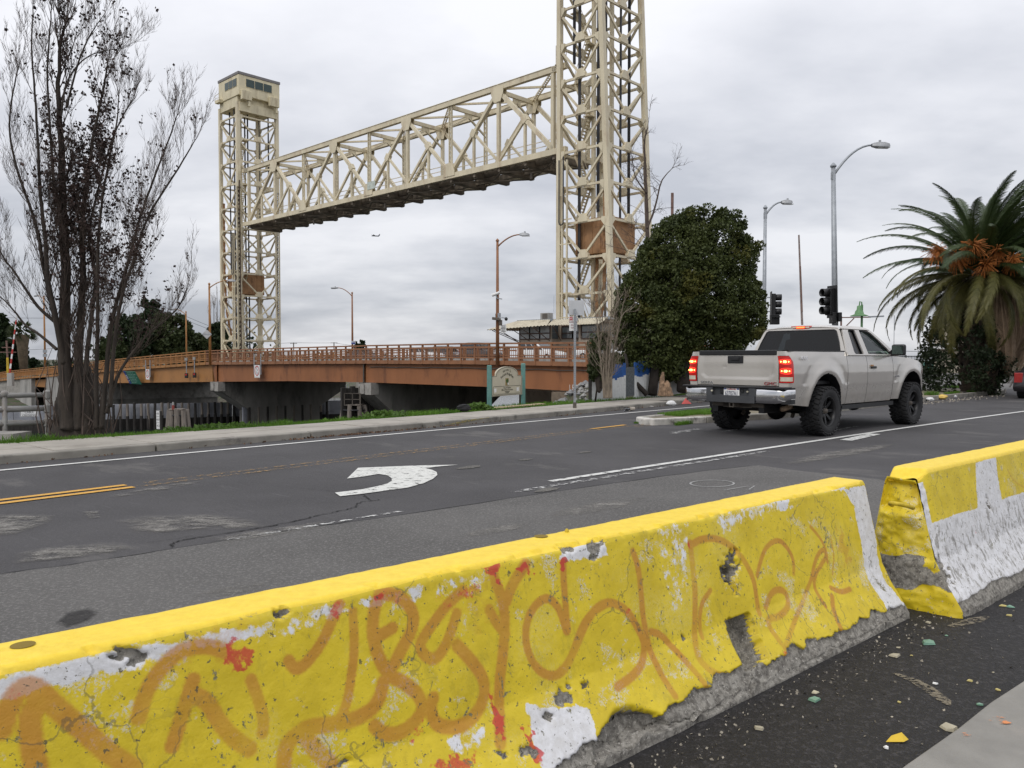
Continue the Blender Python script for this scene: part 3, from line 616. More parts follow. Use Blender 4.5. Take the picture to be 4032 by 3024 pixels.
for p, r in ((zC([(60, 375)]), .05), (zC([(210, 370)]), .06), (zC([(300, 560)]), 0), (zA([(1920, 1010)]), .05), (zA([(170, 510)]), .028), (zB([(820, 440)]), .045), (zC([(730, 905)]), .02), (zA([(2060, 940)]), .028), (zA([(1830, 1145)]), .03), (zC([(640, 1160)]), 0), (zA([(565, 1430)]), .028), (zA([(1545, 1370)]), .03), (zA([(1715, 1370)]), .045)):
    if r: conc = np.maximum(conc, Bq.blob(p[0], r, r * .6) * .62)
conc = np.maximum(conc, np.maximum(chip * .8, np.maximum(hole, pocket)))
red = np.zeros(len(Bq.T))
for p, r, ry, am in ((zA([(1475, 235)]), .045, .05, .75), (zA([(1690, 215)]), .035, .03, .8), (zA([(1920, 195)]), .024, .028, 1), (zA([(1522, 1160)]), .02, .09, .85), (zA([(1735, 1330)]), .028, .07, 1), (zB([(1470, 470)]), .035, .045, .75), (zA([(778, 385)]), .018, .02, .9), (zA([(1340, 365)]), .06, .03, .55), (zC([(1180, 1130)]), .05, .035, .55), (zC([(400, 735)]), .018, .015, .6), (zB([(2085, 170)]), .02, .05, .6), (zA([(880, 390)]), .08, .04, .42), (zC([(760, 365)]), .008, .02, .8), (zC([(1320, 1000)]), .016, .016, .6), (zA([(1000, 1230)]), .03, .03, .6), (zA([(1250, 1430)]), .09, .04, .7), (zB([(75, 700)]), .03, .04, .42), (zA([(1190, 450)]), .05, .04, .42)):
    red = np.maximum(red, Bq.blob(p[0], r, ry) * am)
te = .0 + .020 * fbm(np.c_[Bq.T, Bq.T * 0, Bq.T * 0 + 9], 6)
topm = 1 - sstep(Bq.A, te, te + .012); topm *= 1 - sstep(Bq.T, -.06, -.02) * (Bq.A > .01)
Bq.m1 = (stroke, np.clip(white, 0, 1), np.clip(conc, 0, 1)); Bq.m2 = (red, topm, np.zeros(len(Bq.T)))
rough = fbm(Bq.P, 40, 3) - .5; rr = fbm(Bq.P, 13, 4) - .5
cmask = sstep(conc, .4, .7)
disp = .004 * rr + .0018 * rough - cmask * (.004 + .045 * np.clip(rr + .32, 0, 1)) * (Bq.front) - brk * (.035 + .05 * (rr + .3)) - hole * .055 - chip * .008 - sstep(pocket, .3, .8) * .07
disp -= .012 * np.exp(-((Bq.A) / .015) ** 2) * (fbm(Bq.P, 9) > .56)
disp *= np.where(Bq.Z < .02, .15, 1.0)
Bq.P += Bq.Nrm * disp[:, None]
lift = brk * .06 * np.clip(fbm(Bq.P, 6) - .2, 0, 1); low = Bq.front & (Bq.Z < .12) & (Bq.Z > .004); Bq.P[low, 2] += (lift + .05 * cmask * np.clip(rr * 2.2 + fbm(Bq.P, 4) - .42, 0, 1))[low]
bar1 = thing('concrete_barrier', 'yellow concrete road barrier covered in orange spray scrawl', 'barrier', group='concrete barriers along the road')
Bq.build('barrier_body', BP, bar1)
LUG = mat('yellow_painted_steel', (.52, .38, .02), .6, var=.25, scale=20, dirt=(.12, .10, .03), dscale=15, damt=.6)
cc_ = [tuple(Bq.E + BT * .0045 + BN * o + np.array([0, 0, z])) for o, z in Bq.prof[::3]]; b = MB(); b.add(cc_, [tuple(range(len(cc_)))]); b.build('end_face', CONC, bar1)
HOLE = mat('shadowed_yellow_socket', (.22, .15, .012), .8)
for x, y in ((90, 2541), (2130, 2112)):          # lifting holes in the crown
    c = G(x, y, .701); b = MB(); b.sheet([(c.x + math.cos(a) * .026, c.y + math.sin(a) * .026) for a in np.arange(0, 6.28, .35)], .7025); b.build('lifting_hole', HOLE, bar1)
for x, y in ((2232, 2093),):
    c = G(x, y, .702); b = MB(); b.lathe([(.0, .012), (.005, .010), (.008, .004), (.009, -.004)], 8); b.build('bolt_head', LUG, bar1, loc=c)

ts = np.r_[np.arange(0, 1.9, .008), np.arange(1.91, 3.2, .03)]
Br = Barrier((2.19, 4.275), .755, ts)
n4 = fbm(Br.P, 5)
white = np.where(Br.front, sstep(Br.A, .26 + .02 * n4, .30 + .02 * n4), 0)
white = np.maximum(white, Br.poly(z8([(1915, 190), (2035, 140), (2060, 320), (2110, 540), (1990, 660), (1945, 660)]), .01)); white = np.maximum(white, np.where(Br.front, 1 - sstep(Br.T, .035, .06), 0) * (Br.A > .05)); white = np.maximum(white, Br.blob(z8([(1560, 560)])[0], .04, .2) * .8)
conc = np.where(Br.front, 1 - sstep(Br.Z, .05 + .05 * n4, .09 + .05 * n4), 0); conc = np.maximum(conc, Br.blob(z9([(640, 580)])[0], .08, .07) * .8)
conc = np.maximum(conc, Br.blob(z8([(1995, 430)])[0], .025, .055)); hole = Br.blob(z8([(1995, 430)])[0], .018, .05)
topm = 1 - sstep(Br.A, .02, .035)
st2 = Br.stroke(z8([(2110, 230), (2150, 300), (2212, 340)]), .02) * .5
wear = np.where(Br.front, sstep(Br.A, .28, .34), 0)
Br.m1 = (st2, np.clip(white, 0, 1), np.clip(conc, 0, 1)); Br.m2 = (Br.blob(z8([(1915, 600)])[0], .02, .03) * .5, topm, wear)
rough = fbm(Br.P, 40, 3) - .5; rr = fbm(Br.P, 13, 4) - .5; cm_ = sstep(conc, .4, .7)
near = 1 - sstep(Br.T, 0, .09 + .05 * fbm(Br.P, 9))
Br.P += Br.Nrm * (.004 * rr + .002 * rough - cm_ * (.004 + .016 * np.clip(rr + .3, 0, 1)) - hole * .05 - near * .030 * (.6 + rr))[:, None]
Br.P[:, 2] -= (near * np.clip(Br.Z - .5, 0, 1) * .22 * (.7 + rr)); 
bar2 = thing('concrete_barrier', 'yellow and white concrete barrier with a lifting loop at its broken end', 'barrier', group='concrete barriers along the road')
Br.build('barrier_body', BP, bar2)
# broken end face: grid across the profile, heavily displaced, daubed yellow
pr = Br.prof; zz = np.linspace(0.0, .742, 90); rows = []
fo = np.interp(zz, pr[Br.ifront:, 1][::-1], pr[Br.ifront:, 0][::-1]) - .020; bo = np.interp(zz, pr[:Br.itop + 1, 1], pr[:Br.itop + 1, 0]) + .012
EV = []; nn_ = 40
for z, a, c in zip(zz, fo, bo):
    for u in np.linspace(0, 1, nn_): EV.append((u, z, a + (c - a) * u))
EV = np.array(EV); P = Br.E + np.outer(EV[:, 2], BN); P[:, 2] = EV[:, 1]
edge_ = np.minimum(EV[:, 0], 1 - EV[:, 0]); bulge = .05 * np.sqrt(np.clip(edge_ * 2, 0, 1)); f1 = fbm(P, 16, 5) - .5; f0 = fbm(P, 5, 3) - .5
tf = np.sqrt(np.clip((.745 - EV[:, 1]) / .16, 0, 1)); P -= np.outer((bulge + .05 * f1 * np.clip(edge_ * 12, 0, 1) + .03 * f0 * np.clip(edge_ * 12, 0, 1)) * tf, BT)
notch = sstep(EV[:, 1], .50, .56) * (1 - sstep(EV[:, 1], .70, .74)); P += np.outer(.05 * notch * np.clip(edge_ * 10, 0, 1), BT); P[:, 2] -= np.clip(EV[:, 1] - .5, 0, 1) * .22 * .8 * np.clip(1.0 - EV[:, 0] * .2, 0, 1)
i = np.arange(len(zz) - 1)[:, None] * nn_; j = np.arange(nn_ - 1)[None]; a = (i + j).ravel(); F = np.stack([a, a + nn_, a + nn_ + 1, a + 1], 1)
ef = np_mesh('broken_end', P, F, BP, bar2, True)
cg = sstep(.29 - EV[:, 1] + .22 * f0, 0, .03) * sstep(EV[:, 1] + .15 * f0, .10, .15); yl = np.zeros(len(P))
for nm, ch in (('m1', (yl, yl, cg)), ('m2', (yl, sstep(EV[:, 1], .25, .3) * .0, yl))):
    at = ef.data.color_attributes.new(nm, 'FLOAT_COLOR', 'POINT'); at.data.foreach_set('color', np.c_[np.stack(ch, 1), np.ones(len(P))].astype(np.float32).ravel())
c = Vector(Br.E - BT * .06 - BN * .06 + np.array([0, 0, .56])); X = Vector(-BT); Y = Vector(BN)
b = MB(); b.tube([c + Y * (-.055 * math.cos(a)) + X * (.09 * math.sin(a)) + Vector((0, 0, .028 * math.sin(a))) for a in np.linspace(0, math.pi, 12)], .011, 8); b.build('lifting_loop', LUG, bar2, smooth=True)
# ------------------------------------------------------------------ railroad lift bridge: two towers, the raised span, counterweights
PR = Vector((.0512 * 84.4, 84.4, 0))
SPAN = 64.0; TW = 5.8; ZB = 22.9; TD = 8.5
FLOORS = mat('span_floor_steel', (.17, .14, .105), .7, var=.3, scale=1.2)
# --- span: local x along the span from the near end to the far end, y across away from the camera, z from the bottom chord
span = thing('lift_span', 'long cream steel truss span raised high between the two lift towers', 'bridge span', (PR.x, PR.y, ZB), UROT)
def yy(t): return -t          # across: local +y points toward the camera, so away is negative
def gus(c, w, h, name, parent, ydir=.0): 
    b = MB(); b.box(c, (w, .06, h)); return b
P8 = SPAN / 8
def lattice(b, a, c, w, y_off=0.0, n=10, bar=.09, edge=.12, axis=(1, 0, 0)):
    a, c = Vector(a), Vector(c); ax = Vector(axis).normalized() * (w / 2)
    b.bar(a + ax, c + ax, edge, .22); b.bar(a - ax, c - ax, edge, .22)
    for i in range(n):
        p, q = a.lerp(c, i / n), a.lerp(c, (i + 1) / n)
        b.bar(p + ax, q - ax, bar, .05); b.bar(p - ax, q + ax, bar, .05)
for side in (0, 1):
    y = yy(TW * side); mm = CREAM
    def mem(name, a, c, w, h):
        b = MB(); b.bar(a, c, w, h, up=(0, 1, 0)); b.build(name, mm, span)
    # chords in panel lengths
    for i in range(8):
        x0, x1 = i * P8, (i + 1) * P8
        b = MB(); b.bar((x0 + .01, y, 0), (x1 - .01, y, 0), .45, .62); b.build('bottom_chord', mm, span)
        if 0 <= i <= 7: b = MB(); b.bar((x0 + .01 - (1.2 if i == 0 else 0), y, TD), (x1 - .01 + (1.2 if i == 7 else 0), y, TD), .5, .58); b.box(((x0 + x1) / 2, y, TD + .31), (P8 - .1, .62, .05)); b.build('top_chord', mm, span)
    for i in range(8):
        x0, x1 = i * P8, (i + 1) * P8; up_ = i % 2 == 0
        a, c = ((x0, y, .3), (x1, y, TD - .3)) if up_ else ((x0, y, TD - .3), (x1, y, .3))
        mem('diagonal', a, c, .44 if i in (0, 7) else .36, .4)
        mx_ = (Vector(a) + Vector(c)) / 2
        mem('sub_vertical', (mx_.x, y, .3), (mx_.x, y, mx_.z), .28, .26)
        xl = x1 if up_ else x0                              # foot of the half diagonal, under the top node
        mem('half_diagonal', mx_, (xl, y, .35), .26, .26)
        b = MB(); b.box((mx_.x, y, mx_.z), (.75, .5, .8), Matrix.Rotation(.6 * (1 if up_ else -1), 3, 'Y')); b.build('gusset', mm, span)
    for i in range(1, 8):
        x = i * P8
        if i % 2: mem('vertical', (x, y, .3), (x, y, TD - .25), .38, .36)
        else:
            b = MB(); lattice(b, (x, y, .3), (x, y, TD - .2), .40, n=14, bar=.08); b.build('lattice_vertical', mm, span)
        zt, sgn = (TD - .35, -1) if i % 2 else (.25, 1)
        w1, w2, hh = 1.9, 1.0, 1.25
        poly = [(x - w1 / 2, zt - sgn * .3), (x + w1 / 2, zt - sgn * .3), (x + w1 / 2, zt + sgn * .3), (x + w2 / 2, zt + sgn * hh), (x - w2 / 2, zt + sgn * hh), (x - w1 / 2, zt + sgn * .3)]
        for dy in (-.27, .27):
            b = MB(); vs = [(px, y + dy + s_ * .02, pz) for s_ in (-1, 1) for px, pz in poly]; n_ = 6
            b.add(vs, [tuple(range(n_)), tuple(range(2 * n_ - 1, n_ - 1, -1))] + [(q, n_ + q, n_ + (q + 1) % n_, (q + 1) % n_) for q in range(n_)]); b.build('gusset', mm, span)
    for x in (0, SPAN):
        mem('end_post', (x, y, -.2), (x, y, TD), .4, .4)
        b = MB(); sx = -1 if x == 0 else 1
        b.box((x + sx * .9, y, TD + .05), (1.8, .5, .55)); b.build('guide_bracket', mm, span); b = MB(); b.box((x + sx * .9, y, 0), (1.8, .5, .6)); b.build('guide_bracket', mm, span)
b = MB()                                                    # lateral system under the top chords
for i in range(1, 8):
    x = i * P8; 
    b2 = MB(); b2.bar((x, 0, TD - .35), (x, yy(TW), TD - .35), .3, .45)
    b2.bar((x, yy(.2), TD - 2.6), (x, yy(TW / 2), TD - 1.0), .2, .2); b2.bar((x, yy(TW - .2), TD - 2.6), (x, yy(TW / 2), TD - 1.0), .2, .2); b2.box((x, yy(TW / 2), TD - .8), (.1, 1.2, .6)); b2.build('sway_frame', CREAM, span)
for i in range(8):
    for y0, y1 in ((0, TW), (TW, 0)):
        b2 = MB(); lattice(b2, (i * P8, yy(y0), TD - .1), ((i + 1) * P8, yy(y1), TD - .1), .34, n=16, bar=.05, edge=.07, axis=(.55, .85, 0)); b2.build('lateral_brace', CREAM, span)
for i in range(17):
    x = i * P8 / 2; b2 = MB()
    b2.box((x, yy(TW / 2), -.35), (.3, TW, .75)); b2.box((x, yy(TW / 2), -.82), (.5, TW - .4, .05)); b2.build('floor_beam', FLOORS, span)
for i in range(8):
    b2 = MB(); x0, x1 = i * P8, (i + 1) * P8
    b2.bar((x0, yy(.4), -.75), (x1, yy(TW - .4), -.75), .16, .14); b2.bar((x1, yy(.4), -.75), (x0, yy(TW - .4), -.75), .16, .14); b2.build('bottom_lateral', FLOORS, span)
for t in (1.7, 4.1):
    b2 = MB(); b2.box((SPAN / 2, yy(t), -.2), (SPAN, .4, .6)); b2.build('stringer', FLOORS, span)
b2 = MB()
for i in range(70): b2.box((.5 + i * .91, yy(TW / 2), .28), (.3, 3.2, .2))
b2.build('track_ties', DARKSTEEL, span, kind='stuff')
b2 = MB(); b2.box((SPAN / 2, yy(.62), .35), (SPAN, .75, .1)); b2.build('walkway', DARKSTEEL, span); b2 = MB(); b2.box((SPAN / 2, yy(TW - .62), .35), (SPAN, .75, .1)); b2.build('walkway', DARKSTEEL, span)
for t in (.32, TW - .32):
    for z in (.95, 1.5):
        b2 = MB(); b2.bar((-.5, yy(t), z), (SPAN + .5, yy(t), z), .07); b2.build('hand_rail', CREAM, span)
b2 = MB(); b2.box((31.2, yy(-.32), 1.15), (1.7, .05, 1.0)); b2.build('notice_board', mat('faded_notice', (.5, .55, .5), .6), span)
for x, z in ((4, -1.3), (30, -1.2), (47, -1.3)): b2 = MB(); b2.tube([(x, yy(1), z), (x, yy(1), z - .7)], .13, 8); b2.build('navigation_lamp', DARKSTEEL, span)

# --- towers: local x from the span outward, y across, z up from the deck
def tower(loc, rz, flip, label, depth0, depth1, width, far):
    T = thing('lift_tower', label, 'bridge tower', loc, rz, 'cream lift bridge towers')
    Z0, PH, NP = -3.0, 3.62, 13; ZT = Z0 + PH * 12.6
    dep = lambda z: depth0 + (depth1 - depth0) * (z - Z0) / (ZT - Z0)
    w = width
    def C(ix, iy, z): return Vector((dep(z) if ix else 0, flip * (w if iy else 0), z))
    for ix in (0, 1):
        for iy in (0, 1):
            b = MB()
            if ix == 0 and far:
                lattice(b, C(0, iy, Z0), C(0, iy, 29), .62, n=44, bar=.12, edge=.14, axis=(0, 1, 0)); b.bar(C(0, iy, 29), C(0, iy, ZT), .55, .55)
                b2 = MB(); b2.bar(C(0, iy, Z0) + Vector((.34, 0, 0)), C(0, iy, 29) + Vector((.34, 0, 0)), .08, .5, up=(0, 1, 0)); b2.build('lattice_shade_plate', DARKSTEEL, T)  # dark plate added behind the lattice so its openings look shaded
            else: b.bar(C(ix, iy, Z0), C(ix, iy, ZT), .5, .5, up=(0, 1, 0))
            b.build('leg', CREAM, T)
    faces = [((0, 0), (1, 0)), ((0, 1), (1, 1)), ((0, 0), (0, 1)), ((1, 0), (1, 1))]
    for (a, c) in faces:
        nx = Vector((0, 1, 0)) if a[1] == c[1] else Vector((1, 0, 0))
        for i in range(NP):
            z = Z0 + PH * i
            if z > ZT: continue
            p, q = C(*a, z), C(*c, z)
            b = MB(); b.bar(p, q, .21, .23); b.build('strut', CREAM, T)
            if z + PH > ZT + .5: continue
            p1, q1 = C(*a, z + PH), C(*c, z + PH); m = (p + q) / 2 + Vector((0, 0, .2))
            for e in (p1, q1):
                b = MB(); e2 = e + Vector((0, 0, -.25)); b.bar(e2, m, .21, .2, up=nx); b.build('brace', CREAM, T)
            d = (q - p).normalized()
            b = MB(); n_ = 5
            base = [(-.62, -.12), (.62, -.12), (.62, .2), (.28, .7), (-.28, .7), (-.62, .2)]
            vs = [m + d * u + Vector((0, 0, v_ - .1)) + nx * s_ for s_ in (-.19, .19) for u, v_ in base]; n_ = 6
            b.add(vs, [tuple(range(n_ - 1, -1, -1)), tuple(range(n_, 2 * n_))] + [(k_, (k_ + 1) % n_, n_ + (k_ + 1) % n_, n_ + k_) for k_ in range(n_)]); b.build('gusset', CREAM, T)
        for e, oth in ((a, c), (c, a)):
            for i in range(1, NP):
                b = MB(); z = Z0 + PH * i
                if z > ZT: continue
                p = C(*e, z); d = (C(*oth, z) - p).normalized()
                vs = [p + d * u + Vector((0, 0, v_)) + nx * s_ for s_ in (-.2, .2) for u, v_ in ((.3, -.75), (.75, -.2), (.75, .2), (.3, .2))]
                b.add(vs, [(3, 2, 1, 0), (4, 5, 6, 7)] + [(k_, (k_ + 1) % 4, 4 + (k_ + 1) % 4, 4 + k_) for k_ in range(4)]); b.build('gusset', CREAM, T)
    # middle column, guides and ropes inside
    for iy in (.28, .72):
        b = MB(); b.bar((2.9, flip * w * iy, Z0), (2.9, flip * w * iy, ZT), .35, .35); b.build('inner_column', CREAM, T)
    for iy, dx in ((.12, 1.1), (.88, 1.1), (.12, 4.2), (.88, 4.2)):
        b = MB(); zb = 16 if dx > 2 else ZB + TD
        for j in range(4): b.tube([(dx + j * .09, flip * w * iy, zb), (dx + j * .09, flip * w * iy, ZT + .5)], .05, 4)
        b.build('hoist_rope', ROPE, T, kind='stuff')
    for iy, dx in ((.5, 3.3), (.55, 4.9)):
        b = MB(); b.bar((dx, flip * w * iy, Z0), (dx, flip * w * iy, ZT), .15, .2); b.build('guide_rail', ROPE, T)
    b = MB(); b.bar((2.2, flip * .5, Z0), (2.2, flip * .5, ZT), .32, .1); b.build('cable_tray', ROPE, T)
    # stairs
    for i in range(11):
        z0, z1 = Z0 + PH * i, Z0 + PH * (i + 1); xa, xb = (1.0, 2.6) if i % 2 else (2.6, 1.0); b = MB()
        for dy in (1.2, 1.9): b.bar((xa, flip * dy, z0), (xb, flip * dy, z1), .06, .22); b.bar((xa, flip * dy, z0 + 1), (xb, flip * dy, z1 + 1), .04, .04)
        for j in range(12): f_ = (j + .5) / 12; b.box((xa + (xb - xa) * f_, flip * 1.55, z0 + PH * f_), (.26, .7, .05))
        b.box((1.8 + (.9 if i % 2 else -.9), flip * 1.55, z1), (.9, .9, .08)); b.build('stair', CREAM, T)
    # machine house
    zt = ZT; Dp, Wd = depth1 + .5, w + 1.2
    b = MB(); b.box((dep(zt) / 2, flip * w / 2, zt + .1), (dep(zt) + .1, w + .1, 1.6)); b.build('sheave_girder', CREAM2, T)
    x0, x1, y0, y1 = -.75, dep(zt) + .15, -.2, w + .2
    b = MB(); b.prism([(x0 + .0, flip * y0), (x1, flip * y0), (x1, flip * y1), (x0, flip * y1)], zt + .9, zt + 4.2); b.build('machine_house', CREAM2, T, bevel=.08)
    b = MB(); b.prism([(x0 - .08, flip * (y0 - .08)), (x1 + .08, flip * (y0 - .08)), (x1 + .08, flip * (y1 + .08)), (x0 - .08, flip * (y1 + .08))], zt + 4.2, zt + 4.6); b.build('house_roof', mat('house_roof_grey', (.2, .19, .19), .7), T)
    gm = glass('house_window_glass', (.12, .2, .18), .05)
    for yc, wd in ((y0 + 1.2, 1.7), (y1 - 1.2, 1.7)):       # housings over the ropes
        b = MB(); b.box((x0 - .25, flip * yc, zt + .95), (.6, wd, 1.5)); b.build('rope_housing', CREAM2, T, bevel=.05)
        b = MB(); b.tube([(x0 - .2, flip * (yc + .5), zt + .2), (x0 - .2, flip * (yc + .5), zt - .7)], .22, 10); b.build('buffer', CREAM2, T)
    b = MB(); b.box((x0 + .5, flip * w / 2, zt - .8), (.5, w - .3, 1.4)); b.build('front_girder', CREAM2, T)
    WIN = mat('window_dark', (.035, .06, .055), .12)
    for j in range(3):
        yc = y0 + 2.0 + j * 1.55; b = MB(); b.box((x0 - .03, flip * yc, zt + 3.05), (.06, 1.53, 1.35)); f_ = b.build('window', CREAM2, T); b = MB(); b.box((x0 - .07, flip * yc, zt + 3.05), (.04, 1.42, 1.22)); b.build('pane', WIN, f_)
    for j in range(3):
        xc = x0 + 1.1 + j * 1.35; b = MB(); b.box((xc, flip * y0 - flip * .03, zt + 3.0), (1.33, .06, 1.3)); f_ = b.build('window', CREAM2, T); b = MB(); b.box((xc, flip * y0 - flip * .07, zt + 3.0), (1.22, .04, 1.18)); b.build('pane', WIN, f_)
    b = MB(); b.box((x1 - .7, flip * (y0 - .3), zt + 1.0), (1.5, .6, .5))
    for z in (.5, 1.1): b.bar((x1 - 1.5, flip * (y0 - .58), zt + 1 + z), (x1 + .1, flip * (y0 - .58), zt + 1 + z), .05)
    for x in (-1.5, .1): b.bar((x1 + x, flip * (y0 - .58), zt + 1), (x1 + x, flip * (y0 - .58), zt + 2.1), .05)
    b.build('balcony', CREAM2, T)
    # counterweight and its chains
    cz0, cz1 = 11.9, 15.5; b = MB(); b.box((3.6, flip * w * .44, (cz0 + cz1) / 2), (4.4, w - 2.6, cz1 - cz0)); cw = b.build('counterweight', RUSTBROWN, T, bevel=.05)
    for j in range(5): b = MB(); b.box((1.6 + j * 1.0, flip * .87, (cz0 + cz1) / 2), (.05, .05, cz1 - cz0)); b.build('seam_angle', RUSTBROWN, cw)
    for j in range(5): b = MB(); b.box((1.38, flip * (1.2 + j * (w - 3.4) / 4), (cz0 + cz1) / 2), (.05, .05, cz1 - cz0)); b.build('seam_angle', RUSTBROWN, cw)
    for i_, pts in enumerate(([(5.6, .3, 27), (5.6, .3, 15), (5.4, .5, 9), (4.8, .9, 5.5), (4.2, 1.2, 3.6)], [(3.2, 2.2, 12), (3.3, 2.0, 8), (3.6, 1.6, 5), (4.2, 1.2, 3.6)])):
        L_ = []
        for q in range(len(pts) - 1):
            a, c = Vector(pts[q]), Vector(pts[q + 1]); n_ = max(1, int((c - a).length / .62))
            for j in range(n_): L_.append((a.lerp(c, j / n_), a.lerp(c, (j + 1) / n_)))
        b = MB()
        for j, (a, c) in enumerate(L_):
            a = Vector((a.x, flip * a.y, a.z)); c = Vector((c.x, flip * c.y, c.z)); b.bar(a - (c - a) * .12, c + (c - a) * .12, .34 if j % 2 else .14, .14 if j % 2 else .34)
        b.build('balance_chain', RUSTBROWN, T)
    # caged ladder and pipes on the near front leg
    for dx in (.75, 1.35): b = MB(); b.bar((dx, -flip * .45, Z0), (dx, -flip * .45, 21.5), .16, .16); b.build('cable_pipe', CREAM, T)
    b = MB()
    for i in range(9): z = Z0 + 2.5 * i + 1; b.bar((.3, -flip * .4, z), (1.9, -flip * .4, z), .09, .12)
    b.build('pipe_bracket', CREAM, T)
    b = MB(); b.tube([(-.36, 0, Z0)] + [(-.36, 0, z) for z in range(0, 31, 5)], .09, 6); b.build('power_cable', mat('rusty_cable', (.07, .045, .03), .8), T)
    b = MB(); pts = [(.55, -flip * .75, 21.5)] + [(.55 + .28 - .28 * math.cos(a), -flip * .75, 15.2 - .28 * math.sin(a)) for a in np.linspace(0, math.pi, 7)] + [(1.11, -flip * .75, 21.8)]; b.tube(pts, .07, 6); b.build('slack_cable', ROPE, T)
    return T
u3 = Vector((U2.x, U2.y, 0)); v3 = Vector((V2.x, V2.y, 0))
off = -.55
LT = PR + u3 * (SPAN + 2.4) + v3 * off
tower((LT.x, LT.y, 0), UROT, -1, 'distant cream lift tower topped by a machine house at the left end of the span', 5.9, 5.9, 6.9, True)
RT = PR - u3 * 1.35 + v3 * off
tower((RT.x, RT.y, 0), UROT + math.pi, 1, 'nearer cream steel lift tower rising out of the picture above the control house', 7.1, 5.0, 6.9, False)
b = MB()
for i in range(5): b.box((-1.0, 0, TD + .3), (.9, .8, .1))
for z in (.6, 1.0, 1.4, 1.9):
    for a in (0,): b.bar((-1.4, .4, TD + .3 + z), (-.7, .4, TD + .3 + z), .05); b.bar((-1.4, .4, TD + .3 + z), (-1.4, -.4, TD + .3 + z), .05)
for x in (-1.4, -.7): b.bar((x, .4, TD + .3), (x, .4, TD + 2.2), .05)
b.bar((-1.4, -.4, TD + .3), (-1.4, -.4, TD + 2.2), .05); b.build('ladder_cage', CREAM, span)
# ------------------------------------------------------------------ road bridge in the bridge frame: s across the river, t across the deck (away from the camera)
def deck_z(s):
    xs = [-30, -12, -7, 3, 14, 25, 40, 65, 84, 105, 111, 126, 150]; zs = [.0, .9, 1.12, 1.2, 1.18, 1.1, .95, .02, -.85, -1.72, -2.05, -2.9, -3.5]
    return float(np.interp(s, xs, zs)) - (.05 * math.exp(-((s - 53) / 12) ** 2) * 0)
BW = 15.5
br = thing('road_bridge', 'low orange and rust girder road bridge crossing the river below the lift span', 'bridge')
def L3(s, t, z): v = ST(s, t); return Vector((v.x, v.y, z))
def strip(name, m, s0, s1, t, zt, zb, th=.3, step=2.0):
    b = MB(); ss = np.linspace(s0, s1, max(2, int(abs(s1 - s0) / step) + 1)); rows = [[], [], [], []]
    for s in ss: rows[0].append(L3(s, t, zt(s))); rows[1].append(L3(s, t, zb(s))); rows[2].append(L3(s, t + th, zb(s))); rows[3].append(L3(s, t + th, zt(s)))
    b.grid([rows[0], rows[1], rows[2], rows[3], rows[0]])
    b.add([r_[0] for r_ in rows], [(3, 2, 1, 0)]); b.add([r_[-1] for r_ in rows], [(0, 1, 2, 3)]); return b.build(name, m, br)
gb = lambda s: float(np.interp(s, [-8, 0, 14, 25, 38, 70, 120], [-.58, -.48, -.46, -.58, -.9, -1.75, -4.2]))
dk = lambda s: deck_z(s) - .22
strip('girder', RUST, -7.6, 14.4, .25, dk, gb); strip('girder', RUST, 14.65, 38.0, .25, dk, gb)
strip('girder', ORANGE, 39.2, 71, .25, dk, gb)
for t in (4, 8, 12, BW - .5):
    strip('inner_girder', RUST, -7.6, 71, t, lambda s: dk(s) - .05, gb, .4, 6)
b = MB(); b.add([L3(38.05, .2, dk(38)), L3(39.15, .22, dk(39)), L3(38.7, .22, gb(39)), L3(38.05, .2, gb(38))], [(0, 1, 2, 3)]); b.build('joint_plate', RUST, br)
for s in (14.5, 38.1, -7.3):
    b = MB(); p = L3(s, .12, 0); b.bar(p + Vector((0, 0, dk(s))), p + Vector((0, 0, gb(s))), .10, .16); b.build('stiffener', DARKSTEEL if s == 14.5 else RUST, br)
strip('edge_beam', RAILP, -8.2, 40, -.05, lambda s: deck_z(s) + .02, lambda s: deck_z(s) - .24, .35); strip('edge_beam', ORANGE, 40.02, 126, -.05, lambda s: deck_z(s) + .02, lambda s: deck_z(s) - .24, .35)
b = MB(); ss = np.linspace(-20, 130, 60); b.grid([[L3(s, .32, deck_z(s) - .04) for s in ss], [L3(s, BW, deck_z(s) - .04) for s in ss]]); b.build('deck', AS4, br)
strip('deck_kerb', CONCL, -8, 126, 1.9, lambda s: deck_z(s) + .14, lambda s: deck_z(s) - .1, .3, 5)
b = MB(); ss = np.linspace(-8, 74, 40); b.grid([[L3(s, .4, gb(s) + .9) for s in ss], [L3(s, BW - .4, gb(s) + .9) for s in ss]]); b.build('deck_soffit', DARKSTEEL, br)
pc = MB(); pc.tube([L3(s, .18, deck_z(s) - .45 - .05 * abs(math.sin(s))) for s in np.arange(-7, 14, .8)], .03, 4); pc.build('hanging_conduit', DARKSTEEL, br)
# piers
def slab_v(name, m, parent, s, th, prof):        # profile of (t, z) in the plane across the deck, thickness along the bridge
    b = MB(); n = len(prof); vs = [L3(s + k, t, z) for k in (0, th) for t, z in prof]
    b.add(vs, [tuple(range(n)), tuple(range(2 * n - 1, n - 1, -1))] + [(i, n + i, n + (i + 1) % n, (i + 1) % n) for i in range(n)]); return b.build(name, m, parent)
for s in (37.2, 13.2):
    z0 = gb(s) - .04
    slab_v('pier', CONCD, br, s, 2.2, [(.1, z0), (14.2, z0), (14.2, z0 - .9), (10.9, -3.7), (10.9, -8), (3.1, -8), (3.1, -3.75), (.1, z0 - .85)])
    slab_v('bearing_block', CONC, br, s - .06, .75, [(-.22, z0 + .02), (.5, z0 + .02), (.5, z0 - .86), (-.22, z0 - .86)]); slab_v('bearing_block', CONC, br, s + .72, .5, [(-.3, z0 - .1), (.5, z0 - .1), (.5, z0 - .8), (-.3, z0 - .8)])
